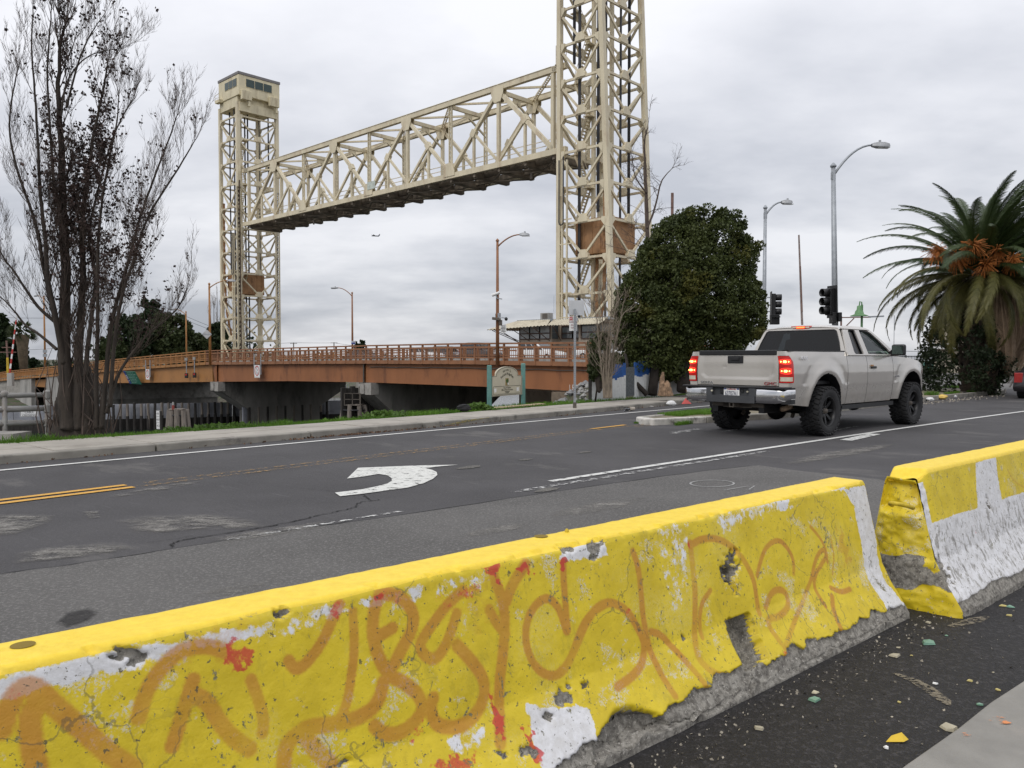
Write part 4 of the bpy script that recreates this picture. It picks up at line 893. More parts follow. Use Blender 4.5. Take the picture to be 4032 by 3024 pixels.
slab_v('pier', CONC, br, 70, 1.5, [(-.2, gb(70)), (16, gb(70)), (16, -4.0), (-.2, -3.75)]); slab_v('pier_wall', CONCD, br, 70.3, 1.0, [(0, -3.7), (16, -3.9), (16, -8), (0, -8)])
# boarded wall under the near span
for j in range(34):
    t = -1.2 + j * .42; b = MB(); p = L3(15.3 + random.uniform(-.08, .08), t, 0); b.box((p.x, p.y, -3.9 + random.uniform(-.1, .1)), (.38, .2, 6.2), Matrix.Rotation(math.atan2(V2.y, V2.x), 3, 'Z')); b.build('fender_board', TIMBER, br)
# abutments
slab_v('abutment', CONCD, br, -10.5, 3.2, [(0.05, gb(-7)), (15.5, gb(-7)), (15.5, -4), (0.05, -4)])
b = MB(); b.prism([ST(-12, -.4)[:2], ST(-4.6, -.4)[:2], ST(-4.6, .1)[:2], ST(-12, .1)[:2]], -4, -.62); b.build('abutment_wall', mat('brown_stained_concrete', (.16, .125, .09), .9, var=.2, dirt=(.07, .05, .04)), br)
def wall_u(name, m, s0, s1, t, zt, zb, th=.6):
    b = MB(); ss = np.linspace(s0, s1, 6)
    rows = [[L3(s, t, zt(s)) for s in ss], [L3(s, t, zb) for s in ss], [L3(s, t + th, zb) for s in ss], [L3(s, t + th, zt(s)) for s in ss]]
    b.grid(rows + [rows[0]]); b.add([r_[0] for r_ in rows], [(3, 2, 1, 0)]); b.add([r_[-1] for r_ in rows], [(0, 1, 2, 3)]); return b.build(name, m, br)
dd_ = lambda s: deck_z(s) - .25
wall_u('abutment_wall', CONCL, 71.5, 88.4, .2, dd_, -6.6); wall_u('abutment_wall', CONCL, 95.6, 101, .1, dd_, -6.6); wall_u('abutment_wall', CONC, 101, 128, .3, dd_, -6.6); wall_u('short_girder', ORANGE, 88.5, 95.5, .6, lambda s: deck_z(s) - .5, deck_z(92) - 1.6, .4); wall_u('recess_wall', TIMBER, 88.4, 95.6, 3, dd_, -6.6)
for j in range(34):
    s = 72 + j * .5; b = MB(); p = L3(s, .12, 0); b.bar(p + Vector((0, 0, dd_(s))), p + Vector((0, 0, -6.5)), .2, .14); b.build('wall_rib', CONCL, br)

# railings: posts, rails, balusters
def railing(label, t, s0, s1, mats, detail):
    rt = thing('bridge_railing', label, 'railing')
    for i, s in enumerate(np.arange(s0, s1, 1.305)):
        m = RAILP if s < 40 else ORANGE; p = L3(s, t, deck_z(s)); b = MB()
        b.box(p + Vector((0, 0, .43)), (.11, .11, 1.28), Matrix.Rotation(UROT, 3, 'Z')); b.build('post', m, rt)
        q = L3(s + .65, t + .9, deck_z(s))
        if detail and s < 70: b = MB(); b.box(q + Vector((0, 0, .42)), (.15, .15, .84), Matrix.Rotation(UROT, 3, 'Z')); b.build('inner_post', m, rt)
    for z, w, h in ((1.1, .17, .10), (.86, .12, .12), (.20, .10, .08)) + (((.36, .06, .06),) if detail else ()):
        for a, c, m in ((s0, 40, RAILP), (40, s1, ORANGE)):
            ss = np.linspace(a, c, int((c - a) / 1.5) + 2); b = MB()
            for i in range(len(ss) - 1): b.bar(L3(ss[i], t, deck_z(ss[i]) + z), L3(ss[i + 1], t, deck_z(ss[i + 1]) + z), w, h)
            b.build('rail', m, rt)
    if detail:
        for a, c, m in ((s0, 40, RAILP), (40, s1, ORANGE)):
            b = MB()
            for s in np.arange(a, c, .163): b.bar(L3(s, t, deck_z(s) + .22), L3(s, t, deck_z(s) + .84), .032, .032)
            b.build('baluster', m, rt, kind='stuff')
    return rt
railing('brown and orange picket railing along the near edge of the road bridge', -.02, -8.2, 126, None, True)
railing('plain brown railing along the far edge of the road bridge', BW + .1, -8, 120, None, False)

# fenders in the water
fd = thing('river_fender', 'grey panelled fender wall with timber piles standing in the river', 'fender')
fa, fb = Vector((-53.5, 79.2, 0)), Vector((-17.6, 92.1, 0)); fl = (fb - fa).length; fdir = (fb - fa) / fl; fn = Vector((fdir.y, -fdir.x, 0)); rot = Matrix.Rotation(math.atan2(fdir.y, fdir.x), 3, 'Z')
n_ = int(fl / 1.7)
for i in range(n_):
    c = fa + fdir * (i + .5) * fl / n_; b = MB(); b.box(c + Vector((0, 0, -4.25)), (fl / n_ - .04, .25, 1.55), rot); b.build('panel', STEELBLUE, fd)
    b = MB(); b.box(c + fn * .02 + Vector((0, 0, -5.75)), (fl / n_ - .02, .3, 1.45), rot); b.build('wet_board', TIMBER, fd)
for i in range(34):
    d = 12.6 + i * .66
    if d > fl: break
    c = fa + fdir * d + fn * .55; b = MB(); h = random.uniform(-.1, .1); b.tube([c + Vector((0, 0, -7)), c + Vector((random.uniform(-.05, .05), 0, -4.6))], .15, 8); b.tube([c + Vector((0, 0, -4.6)), c + Vector((0, 0, -3.4 + h))], .14, 8)
    b.build('pile', TIMBERL if i % 3 else TIMBER, fd)
    b = MB(); b.tube([c + Vector((0, 0, -7)), c + Vector((0, 0, -4.7))], .165, 8); b.build('wet_pile_foot', TIMBER, fd)
fd2 = thing('river_fender', 'dark boarded fender with pale capped piles below the hammerhead pier', 'fender')
a0 = Vector((-26.1, 78.0, 0)); vd = Vector((V2.x, V2.y, 0)); rot = Matrix.Rotation(math.atan2(V2.y, V2.x), 3, 'Z')
for i in range(21):
    c = a0 + vd * (i * .37 - .1); b = MB(); b.box(c + Vector((0, 0, -5.2)), (.33, .2, 3.5 + random.uniform(-.1, .1)), rot); b.build('board', TIMBER if i % 3 != 1 and i not in (0, 2) else STEELBLUE, fd2)
for i in range(8):
    c = a0 + vd * (i * .98 + .2) - Vector((U2.x, U2.y, 0)) * .35; b = MB(); b.tube([c + Vector((0, 0, -7)), c + Vector((0, 0, -3.45))], .17, 8); b.build('pile', TIMBERL if i % 2 else TIMBER, fd2)
# ------------------------------------------------------------------ bridge tender's control house
hs = thing('control_house', 'beige control house with corrugated awnings and dark window bands beside the bridge railing', 'building')
HW = mat('beige_stucco', (.47, .40, .32), .85, var=.08, scale=.6, dirt=(.24, .19, .14), dscale=1.2, damt=.5, bump=.2)
WF = mat('brown_window_frame', (.085, .05, .035), .6); WG = mat('control_window_glass', (.10, .115, .12), .1, var=.4, scale=.9, spec=.8); WGL = mat('pale_window_blind', (.36, .38, .38), .25, var=.25, scale=1.4)
AW = mat('corrugated_awning', (.50, .45, .34), .6, var=.1, dirt=(.25, .21, .15), dscale=1.5, damt=.5); RF = mat('grey_roof_edge', (.24, .26, .28), .6)
def P2(s, t): return tuple(ST(s, t)[:2])
for s0, s1, t0 in ((10.2, 14.0, 16.7), (7.4, 10.21, 17.8), (1.2, 7.41, 17.0)):
    b = MB(); b.prism([P2(s0, t0), P2(s1, t0), P2(s1, 22.5), P2(s0, 22.5)], -6, 4.25); b.build('wall', HW, hs)
    b = MB(); b.prism([P2(s0 - .12, t0 - .15), P2(s1 + .12, t0 - .15), P2(s1 + .12, 22.6), P2(s0 - .12, 22.6)], 4.26, 4.5); b.build('roof', RF, hs)
def winband(s0, s1, t, n, z0, z1, gm, side=False):
    f = MB(); 
    def pt(u, z, o): return L3(t - o * 0 + 0, 0, z) if False else (L3(s0 + (s1 - s0) * u, t - o, z) if not side else L3(s0 + side * o, t + (s1 - s0) * u * side, z))
    for i in range(n):
        u0, u1 = i / n, (i + 1) / n; fr = MB()
        for a, c in (((u0, z0), (u1, z0)), ((u0, z1), (u1, z1)), ((u0, z0), (u0, z1)), ((u1, z0), (u1, z1)), ((u0, z0 + (z1 - z0) * .42), (u1, z0 + (z1 - z0) * .42))):
            fr.bar(pt(a[0], a[1], .05), pt(c[0], c[1], .05), .09, .09)
        w = fr.build('window', WF, hs)
        for za, zb_ in ((z0, z0 + (z1 - z0) * .42), (z0 + (z1 - z0) * .42, z1)):
            g = MB(); g.add([pt(u0, za, .02), pt(u1, za, .02), pt(u1, zb_, .02), pt(u0, zb_, .02)], [(0, 1, 2, 3)]); g.build('pane', gm, w)
winband(13.9, 10.3, 16.7, 3, 2.78, 3.95, WGL); winband(9.9, 7.5, 17.8, 2, 2.8, 3.9, WG); winband(7.1, 5.4, 17.0, 1, 2.75, 4.0, WG); winband(5.2, 3.6, 17.0, 1, 2.75, 4.0, WG)
f = MB(); 
for z0, z1 in ((2.78, 3.3), (3.32, 3.95)):
    g = MB(); g.add([L3(10.17, 16.8, z0), L3(10.17, 17.6, z0), L3(10.17, 17.6, z1), L3(10.17, 16.8, z1)], [(0, 1, 2, 3)]); g.build('pane', WG, hs)
def awning(a0, a1, c0, c1, n, name='awning'):        # a: top edge ends, c: lower edge ends; ridged sheet
    b = MB(); top, bot = [], []
    for i in range(n * 4 + 1):
        u = i / (n * 4); h = .05 * (1 if i % 4 in (1, 2) else 0); top.append(a0.lerp(a1, u) + Vector((0, 0, h))); bot.append(c0.lerp(c1, u) + Vector((0, 0, h)))
    b.grid([bot, top]); b.build(name, AW, hs, solid=.02)
awning(L3(14.0, 16.6, 4.42), L3(10.2, 16.6, 4.42), L3(16.2, 14.8, 3.62), L3(9.4, 15.2, 3.85), 18)
awning(L3(14.05, 22, 4.42), L3(14.05, 16.6, 4.42), L3(16.2, 22, 3.62), L3(16.2, 14.8, 3.62), 22)
awning(L3(10.1, 16.9, 4.42), L3(7.4, 17.6, 4.42), L3(9.4, 15.2, 3.85), L3(6.4, 15.9, 3.85), 12); awning(L3(7.4, 16.9, 4.42), L3(4.2, 16.9, 4.42), L3(6.4, 15.9, 3.85), L3(4.2, 15.6, 3.85), 12)
for s, so_ in ((13.8, 15.9), (12.6, 13.6), (11.4, 12.4), (10.3, 10.9), (9.0, 8.6), (7.2, 6.6)):
    b = MB(); b.bar(L3(s, 16.6, 2.6), L3(so_, 15.1, 3.75), .06); b.build('awning_brace', WF, hs)
for t in (15.4, 16.5): b = MB(); b.bar(L3(14.1, 16.8, 2.5), L3(16.1, t, 3.6), .06); b.build('awning_brace', WF, hs)
ac = thing('air_conditioner', 'grey air conditioner box on the control house roof', 'air conditioner', L3(12.3, 18.5, 4.76), UROT)
MB().box((0, 0, .32), (.9, .7, .64)).build('case', CONC, ac, bevel=.02); MB().box((-.1, .36, .32), (.6, .03, .5)).build('grille', DARKSTEEL, ac)

hs.location.z = .25
# ------------------------------------------------------------------ cars: body, cabin, windows, wheels
CARGL = mat('car_window_tint', (.015, .018, .02), .06, spec=.8); TYRE = mat('car_tyre', (.015, .015, .015), .8); HUB = mat('alloy_wheel', (.35, .35, .36), .35, metal=.8)
HEADL = mat('headlamp_glass', (.7, .7, .68), .1, spec=.8); TAILR = mat('red_lamp_lens', (.30, .012, .01), .2, spec=.7)
def carpaint(name, c): return mat(name, c, .3, var=.03, coat=.6, spec=.5)
def car(label, loc, rz, paint, L_=4.6, Wd=1.82, H=1.65, kind='suv', group=None, name='car', roof_paint=None):
    t = thing(name, label, 'car', loc, rz, group); h = L_ / 2; hw = Wd / 2      # local x forward
    belt = H * .60
    if kind == 'suv': body = [(-h, .38), (-h + .05, .75), (-h + .12, belt), (h * .38, belt), (h * .78, belt * .88), (h * .97, belt * .72), (h, .42), (h - .1, .28), (-h + .15, .28)]; cab = [(-h + .14, belt - .01), (-h + .42, H - .05), (-h * .5, H), (h * .02, H - .02), (h * .42, belt - .01)]
    elif kind == 'pickup': body = [(-h, .5), (-h + .02, belt * .98), (h * .35, belt * .98), (h * .8, belt * .92), (h * .98, belt * .75), (h, .5), (h - .1, .4), (-h + .1, .4)]; cab = [(-h * .22, belt - .05), (-h * .16, H - .04), (0, H), (h * .18, H - .03), (h * .46, belt - .05)]
    else: body = [(-h, .36), (-h + .04, .72), (-h + .2, belt + .04), (-h * .6, belt + .02), (h * .4, belt), (h * .8, belt * .85), (h * .97, belt * .68), (h, .4), (h - .1, .24), (-h + .1, .24)]; cab = [(-h * .68, belt), (-h * .36, H - .06), (-h * .1, H), (h * .12, H - .03), (h * .48, belt - .01)]
    def ext(poly, ws, nm, m, bevel):
        b = MB(); n = len(poly); vs = []
        for sgn in (-1, 1): vs += [(x, sgn * w, z) for (x, z), w in zip(poly, ws)]
        b.add(vs, [tuple(range(n)), tuple(range(2 * n - 1, n - 1, -1))] + [(i, n + i, n + (i + 1) % n, (i + 1) % n) for i in range(n)]); return b.build(nm, m, t, bevel=bevel, smooth=True)
    o = ext(body, [hw * (.97 if z > belt * .8 else 1) for x, z in body], 'body', paint, .06)
    zt = H; ww = [hw * (.95 - .17 * (z - belt) / (zt - belt)) for x, z in cab]; ext(cab, ww, 'cabin', paint, .05)
    # glass: side windows split by pillars, plus windscreens
    (x0, z0), (x1, z1), _, (x3, z3), (x4, z4) = cab
    for sgn in (-1, 1):
        for a, c in ((.05, .36), (.39, .66), (.69, .95)):
            def pt(u, v): xa = x0 + (x4 - x0) * u; xb = x1 + (x3 - x1) * u; z = belt + .04 + (zt - belt - .16) * v; return (xa + (xb - xa) * v, sgn * (hw * (.95 - .17 * (z - belt) / (zt - belt)) + .012), z)
            b = MB(); b.add([pt(a, 0), pt(c, 0), pt(c, 1), pt(a, 1)], [(0, 1, 2, 3)]); b.build('side_window', CARGL, t)
    for (xa, za), (xb, zb_), o_, nm in (((x0, z0), (x1, z1), -.02, 'rear_window'), ((x4, z4), (x3, z3), .02, 'windscreen')):
        b = MB(); q = [(xa + (xb - xa) * v + o_, s_ * hw * .80, za + (zb_ - za) * v + .02) for v, s_ in ((.12, -1), (.12, 1), (.9, .9), (.9, -.9))]; b.add(q, [(0, 1, 2, 3)]); b.build(nm, CARGL, t)
    rw = .34 if kind != 'pickup' else .4
    for x in (-h * .62, h * .62):
        for sgn in (-1, 1):
            M = Matrix.Translation((x, sgn * (hw - .1), rw)) @ Matrix.Rotation(math.pi / 2, 4, 'X'); b = MB(); b.lathe([(rw * .6, -.11), (rw, -.10), (rw, .10), (rw * .6, .11), (rw * .6, -.11)], 20, M); w = b.build('wheel', TYRE, t, smooth=False)
            b = MB(); b.lathe([(0, .06 * sgn * -1), (rw * .6, .09 * sgn * -1)], 14, M); b.build('rim', HUB, w)
    for sgn in (-1, 1):
        b = MB(); b.box((h - .12, sgn * hw * .72, belt * .68), (.2, .4, .16)); b.build('headlight', HEADL, t, bevel=.03)
        b = MB(); b.box((-h + .08, sgn * hw * .82, belt * .78), (.12, .25, .34)); b.build('tail_light', TAILR, t, bevel=.02)
        b = MB(); b.box((h * .36, sgn * (hw + .1), belt + .08), (.1, .2, .14)); b.build('mirror', BLACK, t, bevel=.02)
    return t
WH, SIL, BLK, DRK = carpaint('white_car_paint', (.72, .72, .71)), carpaint('silver_car_paint', (.42, .43, .44)), carpaint('black_car_paint', (.02, .02, .022)), carpaint('dark_grey_car_paint', (.05, .05, .055))
g = 'cars driving over the road bridge'
for lab, s, t, pt, kw in (('white minivan on the bridge in front of the control house', 1.9, 6, WH, dict(L_=4.9, H=1.72)), ('black suv on the bridge left of the tall camera pole', 7.8, 6, BLK, dict(L_=5.0, H=1.85)), ('white hatchback on the bridge following the black suv', 14.2, 6, WH, dict(L_=4.3, H=1.5)), ('dark grey suv on the bridge beyond the white hatchback', 16.0, 10, DRK, dict(L_=4.7, H=1.7)), ('dark sedan low on the bridge beside the farther lamp', 22.6, 6, DRK, dict(L_=4.6, H=1.45, kind='sedan')), ('white pickup on the bridge at the edge of the trees', -.6, 6.2 + 3.6, WH, dict(L_=5.6, H=1.85, kind='pickup'))):
    car(lab, L3(s, t, deck_z(s) - .03), UROT + math.pi, pt, group=g, **kw).scale = (.74, .74, .74)
car('black car with a red tail light cut off at the right edge beyond the palm', (18.95, 27.6, 0), R(45), carpaint('dark_red_black_car_paint', (.018, .016, .018)), L_=4.6, H=1.5, kind='sedan')

# ------------------------------------------------------------------ street lamps
ALU = mat('grey_lamp_head', (.36, .37, .38), .5, metal=.3); LENS = mat('lamp_lens', (.6, .62, .62), .2, spec=.7)
def lamp(label, base, h, arm, m, r0=.11, group=None, rise=.9, lean=(0, 0), head=.85, nm='street_lamp', hm=None):
    t = thing(nm, label, 'street lamp', base, 0, group); top = Vector((lean[0], lean[1], h)); b = MB()
    b.tube([(0, 0, 0), top * .5, top], [r0, r0 * .82, r0 * .62], 10); b.build('pole', m, t, smooth=True)
    b = MB(); b.lathe([(r0 * .9, 0), (r0 * .95, .05), (r0 * .3, .16), (0, .18)], 10, Matrix.Translation(top)); b.build('pole_cap', m, t)
    a = Vector((arm[0], arm[1], 0)); ln = a.length; a0 = top - Vector((0, 0, .35)); b = MB()
    pts = [a0 + a * u + Vector((0, 0, rise * (1 - (1 - u) ** 2))) for u in np.linspace(0, 1, 9)]; b.tube(pts, [.05 - .012 * u for u in np.linspace(0, 1, 9)], 8); b.build('arm', m, t, smooth=True)
    b = MB(); b.box(a0, (.14, .14, .3)); b.build('arm_bracket', m, t)
    d = a.normalized(); e = pts[-1]; hd = MB(); rings = []
    for u, w, z0, z1 in ((-.06, .05, -.05, .05), (.0, .09, -.06, .07), (.25, .15, -.08, .10), (.6, .17, -.09, .09), (.9, .12, -.07, .05), (1.0, .04, -.04, .0)):
        c = e + d * (u * head); n_ = Vector((-d.y, d.x, 0)); rings.append([c + n_ * w * x + Vector((0, 0, z0 if z < 0 else z1)) for x, z in ((-1, -1), (1, -1), (1, 0.2), (.6, 1), (-.6, 1), (-1, .2))])
    hd.grid([r_ + [r_[0]] for r_ in rings]); hd.build('lamp_head', hm or ALU, t, smooth=True)
    b = MB(); b.box(e + d * head * .6 + Vector((0, 0, -.095)), (.5, .24, .02), Matrix.Rotation(math.atan2(d.y, d.x), 3, 'Z')); b.build('lens', LENS, t)
    b = MB(); b.tube([e + d * .3 + Vector((0, 0, .08)), e + d * .3 + Vector((0, 0, .2))], .05, 8); b.build('photocell', ALU, t); return t
BP2 = RAILP
p = L3(0.1, -.12, deck_z(0) - .3)
lamp('brown lamp pole with traffic cameras standing on the bridge railing nearest the control house', p, 7.75, (1.4, -.1), RAILP, .12, 'street lamps on the road bridge', .75, head=.6)
p = L3(38.9, -.12, deck_z(39) - .3)
lamp('orange lamp pole with a diamond sign in front of the distant lift tower', p, 7.75, (1.75, .2), ORANGE, .13, 'street lamps on the road bridge', .75, head=.7)
w = D(1388, 1400, 92); lamp('brown lamp pole on the far railing alone against the sky between the towers', (w.x, w.y, 1.0), 7.8, (-1.75, .4), RAILP, .13, 'street lamps on the road bridge', 1.0)
w = D(735, 1440, 104); lamp('short looking orange lamp pole far off by the dark round trees', (w.x, w.y, .3), 7.0, (-1.7, .4), ORANGE, .12, 'street lamps on the road bridge', .8)
w = D(178, 1450, 112); lamp('orange pole with two small plates seen left of the big bare tree', (w.x, w.y, -.6), 10.5, (-1.5, 1.0), ORANGE, .15, 'street lamps on the road bridge', .6)
w = D(3293, 1410, 32); LP1 = Vector((w.x, w.y, 0))
lamp('tall grey lamp pole with two traffic signals rising behind the pickup truck', LP1, 8.95, (1.62, .15), GALV, .135, 'grey street lamps at the junction', 1.25, lean=(-.22, 0), head=.72)
w = D(3006, 1410, 40); LP2 = Vector((w.x, w.y, 0))
lamp('grey lamp pole partly behind the right side of the evergreen tree', LP2, 8.8, (.85, .1), GALV, .12, 'grey street lamps at the junction', .68, lean=(.02, 0), head=.55)

def signal(label, pos, rz, parent_h=1.07, back=True):
    t = thing('traffic_signal', label, 'traffic light', pos, rz, 'traffic signals at the junction'); b = MB(); b.box((0, 0, 0), (.34, .22, 1.07)); b.build('housing', BLACK, t, bevel=.03)
    b = MB(); b.box((0, .10, 0), (.56, .02, 1.28)); b.build('backplate', BLACK, t)
    for i in range(3):
        z = .35 - .35 * i; b = MB(); M = Matrix.Translation((0, -.10, z)) @ Matrix.Rotation(math.pi / 2, 4, 'X'); b.lathe([(.15, 0), (.155, .30)], 14, M); o = b.build('visor', BLACK, t, smooth=True, solid=.012)
        b = MB(); b.lathe([(0, .03), (.14, .01)], 12, M); b.build('lens', mat('unlit_lens', (.03, .012, .01), .2), t)
    b = MB(); b.bar((0, .1, .35), (0, .3, .35), .05); b.bar((0, .1, -.35), (0, .3, -.35), .05); b.build('bracket', GALV, t); return t
w = D(3268, 1188, 31.8); signal('black three lens traffic signal seen side on at the taller grey lamp pole', w, R(-72))
w = D(3044, 1199, 39.9); signal('black three lens traffic signal half hidden by the evergreen tree', w, R(80))
w = D(3288, 1252, 31.8); t = thing('pedestrian_signal', 'black pedestrian signal box low on the taller grey lamp pole', 'traffic light', w); MB().box((-.1, 0, 0), (.14, .4, .44)).build('housing', BLACK, t, bevel=.02); MB().box((.16, .05, .04), (.14, .36, .36)).build('housing', BLACK, t, bevel=.02)
w = D(3050, 1258, 39.8); t = thing('pedestrian_signal', 'black pedestrian signal box at the foliage of the evergreen tree', 'traffic light', w); MB().box((0, 0, 0), (.42, .3, .5)).build('housing', BLACK, t, bevel=.02); MB().box((0, -.2, .12), (.4, .12, .06)).build('hood', BLACK, t)

# other poles on the right
GRN = mat('green_lamp_paint', (.10, .22, .09), .5, var=.15)
w = D(3391, 1420, 60); t = thing('green_lamp', 'green barn style lamp on a green post beyond the pickup', 'street lamp', (w.x, w.y, 0)); b = MB(); b.tube([(0, 0, 0), (0, 0, 5.35)], .09, 8); b.build('post', GRN, t)
b = MB(); b.tube([(0, 0, 5.3), (-.03, 0, 5.55), (-.16, 0, 5.6), (-.2, 0, 5.3)], .05, 6); b.build('hook', GRN, t); b = MB(); b.lathe([(.07, .35), (.16, .30), (.18, .05), (.28, -.08), (.34, -.30), (.62, -.40), (.64, -.45)], 18, Matrix.Translation((-.2, 0, 4.95))); b.build('lamp_shade', GRN, t, smooth=True)
w = D(3310, 1420, 62); t = thing('gallows_pole', 'rusty pole with a braced horizontal arm beside the green lamp', 'utility pole', (w.x, w.y, 0)); RST = mat('rusty_pole', (.17, .10, .08), .7, var=.3); b = MB(); b.tube([(0, 0, 0), (0, 0, 4.6)], .07, 6); b.build('post', RST, t)
b = MB(); b.bar((0, 0, 4.5), (2.3, 0, 4.52), .08); b.build('arm', RST, t); b = MB(); b.bar((0, 0, 3.45), (1.0, 0, 4.45), .07); b.build('brace', RST, t); b = MB(); b.bar((2.1, 0, 4.55), (3.3, 0, 4.6), .12); b.build('float_arm', GALV, t)
w = D(3168, 1420, 58); t = thing('marker_pole', 'thin leaning bare wooden pole above the truck roof', 'pole', (w.x, w.y, 0)); b = MB(); b.tube([(0, 0, 0), (-.27, 0, 5), (-.52, 0, 10.25)], [.09, .08, .06], 7); b.build('shaft', mat('bare_pole_wood', (.24, .19, .17), .8, var=.3, scale=8), t); b = MB(); b.tube([(-.25, -.1, 4.7), (-.42, -.1, 8)], .05, 5); b.build('conduit', RST, t)
w = D(2643, 1420, 66); t = thing('marker_pole', 'rusty red pole top showing above the evergreen crown', 'pole', (w.x, w.y, 0)); b = MB(); b.tube([(0, 0, 0), (0, 0, 14.9)], .12, 7); b.build('shaft', RST, t)
w = D(3519, 1410, 70); t = thing('antenna', 'thin whip antenna above the truck mirror', 'antenna', (w.x, w.y, 0)); b = MB(); b.tube([(0, 0, 0), (0, 0, 5.1)], .025, 4); b.build('whip', GALV, t)
w = D(2181, 1250, 71); t = thing('antenna', 'thin whip antenna on the control house roof', 'antenna', (w.x, w.y, 4.5)); b = MB(); b.tube([(0, 0, 0), (0, 0, 2.4)], .02, 4); b.build('whip', GALV, t)

# ------------------------------------------------------------------ signs
def face(c, away=(0, 0), w=None):       # frame whose +z looks at the given ground direction
    d = Vector((away[0], away[1], 0)).normalized(); x = Vector((-d.y, d.x, 0)); return frame(c, x, (0, 0, 1))
def plate(b, M, w, h, t=.02): return b.add([M @ Vector((x, y, z)) for z in (-t, 0) for x, y in ((-w / 2, -h / 2), (w / 2, -h / 2), (w / 2, h / 2), (-w / 2, h / 2))], [(3, 2, 1, 0), (4, 5, 6, 7), (0, 1, 5, 4), (1, 2, 6, 5), (2, 3, 7, 6), (3, 0, 4, 7)])
def ring(b, M, r0, r1, z, n=32):
    vs = [M @ Vector((r * math.cos(a), r * math.sin(a) * 1.15, z)) for r in (r0, r1) for a in np.linspace(0, 2 * math.pi, n, endpoint=False)]; return b.add(vs, [(i, (i + 1) % n, n + (i + 1) % n, n + i)[::-1] for i in range(n)])
TM = lambda M, x, y, z=.004: M @ Matrix.Translation((x, y, z))
for lab, s, zc in (('white 5 mph sign hanging on the rust girder of the bridge', 29.8, -.15), ('white 5 mph sign hanging on the orange girder left of the lamp', 53.4, -.15)):
    t = thing('speed_sign', lab, 'sign', group='speed limit signs on the bridge girder'); zc = deck_z(s) - .86; M = frame(L3(s, -.22, zc), -Vector((U2.x, U2.y, 0)), (0, 0, 1))
    b = MB(); plate(b, M, .92, 1.12); b.build('panel', WHITEP, t); b = MB(); ring(b, TM(M, 0, .06), .31, .39, .004); b.build('red_ring', REDP, t)
    text('lettering', '5', .52, BLACKP, t, TM(M, 0, .15), .001); text('lettering', 'MPH', .17, BLACKP, t, TM(M, 0, -.16), .001); b = MB(); plate(b, TM(M, 0, -.5, .005), .7, .02, .002); b.build('print_line', BLACKP, t)
    for x in (-.58, .58): b = MB(); b.bar(M @ Vector((x, -.25, -.05)), M @ Vector((x, 1.55, -.05)), .07); b.build('hanger', GALV, t)
    for y in (-.25, .35): b = MB(); b.bar(M @ Vector((-.6, y, -.05)), M @ Vector((.6, y, -.05)), .06); b.build('cross_bar', GALV, t)
t = thing('river_sign', 'green and blue information sign leaning on the orange girder', 'sign'); s = 57.0; M = frame(L3(s, -.45, deck_z(s) - 1.15), -Vector((U2.x, U2.y, 0)), (Vector((0, 0, 1)) * 1.0 - Vector((V2.x, V2.y, 0)) * .5))
GRS, BLS = mat('green_sign_sheet', (.01, .14, .085), .5), mat('blue_sign_sheet', (.02, .05, .25), .5)
b = MB(); plate(b, TM(M, .3, 0), 2.7, 1.6, .05); b.build('green_panel', GRS, t); b = MB(); plate(b, TM(M, -1.36, 0), .6, 1.6, .05); b.build('blue_panel', BLS, t)
for i in range(7):
    for j in range(random.randint(3, 5)): b = MB(); wv = random.uniform(.2, .38); plate(b, TM(M, -.65 + j * .46 + random.uniform(-.03, .03), .62 - i * .2, .006), wv, .07, .003); b.build('print_line', mat('pale_green_print', (.3, .5, .42), .6) if i + j == 0 else bpy.data.materials['pale_green_print'], t)
b = MB(); ring(b, TM(M, -1.36, .1), .12, .22, .006, 18); b.build('emblem', WHITEP, t); b = MB(); plate(b, TM(M, -1.36, -.4, .006), .3, .08, .003); b.build('print_line', WHITEP, t)
c = L3(39.1, -.45, 0); zc = EYE - (1317 - 1410) / 3145 * 77; t = thing('diamond_sign', 'blank back of a diamond shaped sign on the orange lamp pole', 'sign'); M = frame((c.x + .2, c.y - .2, zc), (1, .05, 0), (0, 0, 1)); b = MB(); b.add([M @ Vector((x, y, z)) for z in (-.02, 0) for x, y in ((0, -.46), (.46, 0), (0, .46), (-.46, 0))], [(3, 2, 1, 0), (4, 5, 6, 7)] + [(i, (i + 1) % 4, 4 + (i + 1) % 4, 4 + i) for i in range(4)]); b.build('panel', mat('dull_sign_back', (.42, .42, .42), .6), t); b = MB(); plate(b, TM(M, 0, 0, .012), .85, .06, .01); b.build('brace_strip', GALV, t)
w = D(1391, 1349, 91.5); t = thing('route_sign', 'small blue and white sign on the lamp pole on the far railing', 'sign'); M = frame(w, (1, 0, 0), (0, 0, 1)); b = MB(); plate(b, M, .48, .36); b.build('panel', WHITEP, t); b = MB(); plate(b, TM(M, 0, -.07, .006), .44, .18, .004); b.build('blue_band', BLS, t); b = MB(); plate(b, TM(M, 0, .1, .006), .40, .05, .004); b.build('blue_band', BLS, t)
for i, (px, py) in enumerate(((177, 1383), (177, 1399))):
    w = D(px, py, 111.5); t = thing('pole_plate', 'small plate on the orange pole by the bare tree, %s of two' % ('upper' if i == 0 else 'lower'), 'sign'); b = MB(); plate(b, frame(w, (1, 0, 0), (0, 0, 1)), .6, .42); b.build('panel', GALV, t)
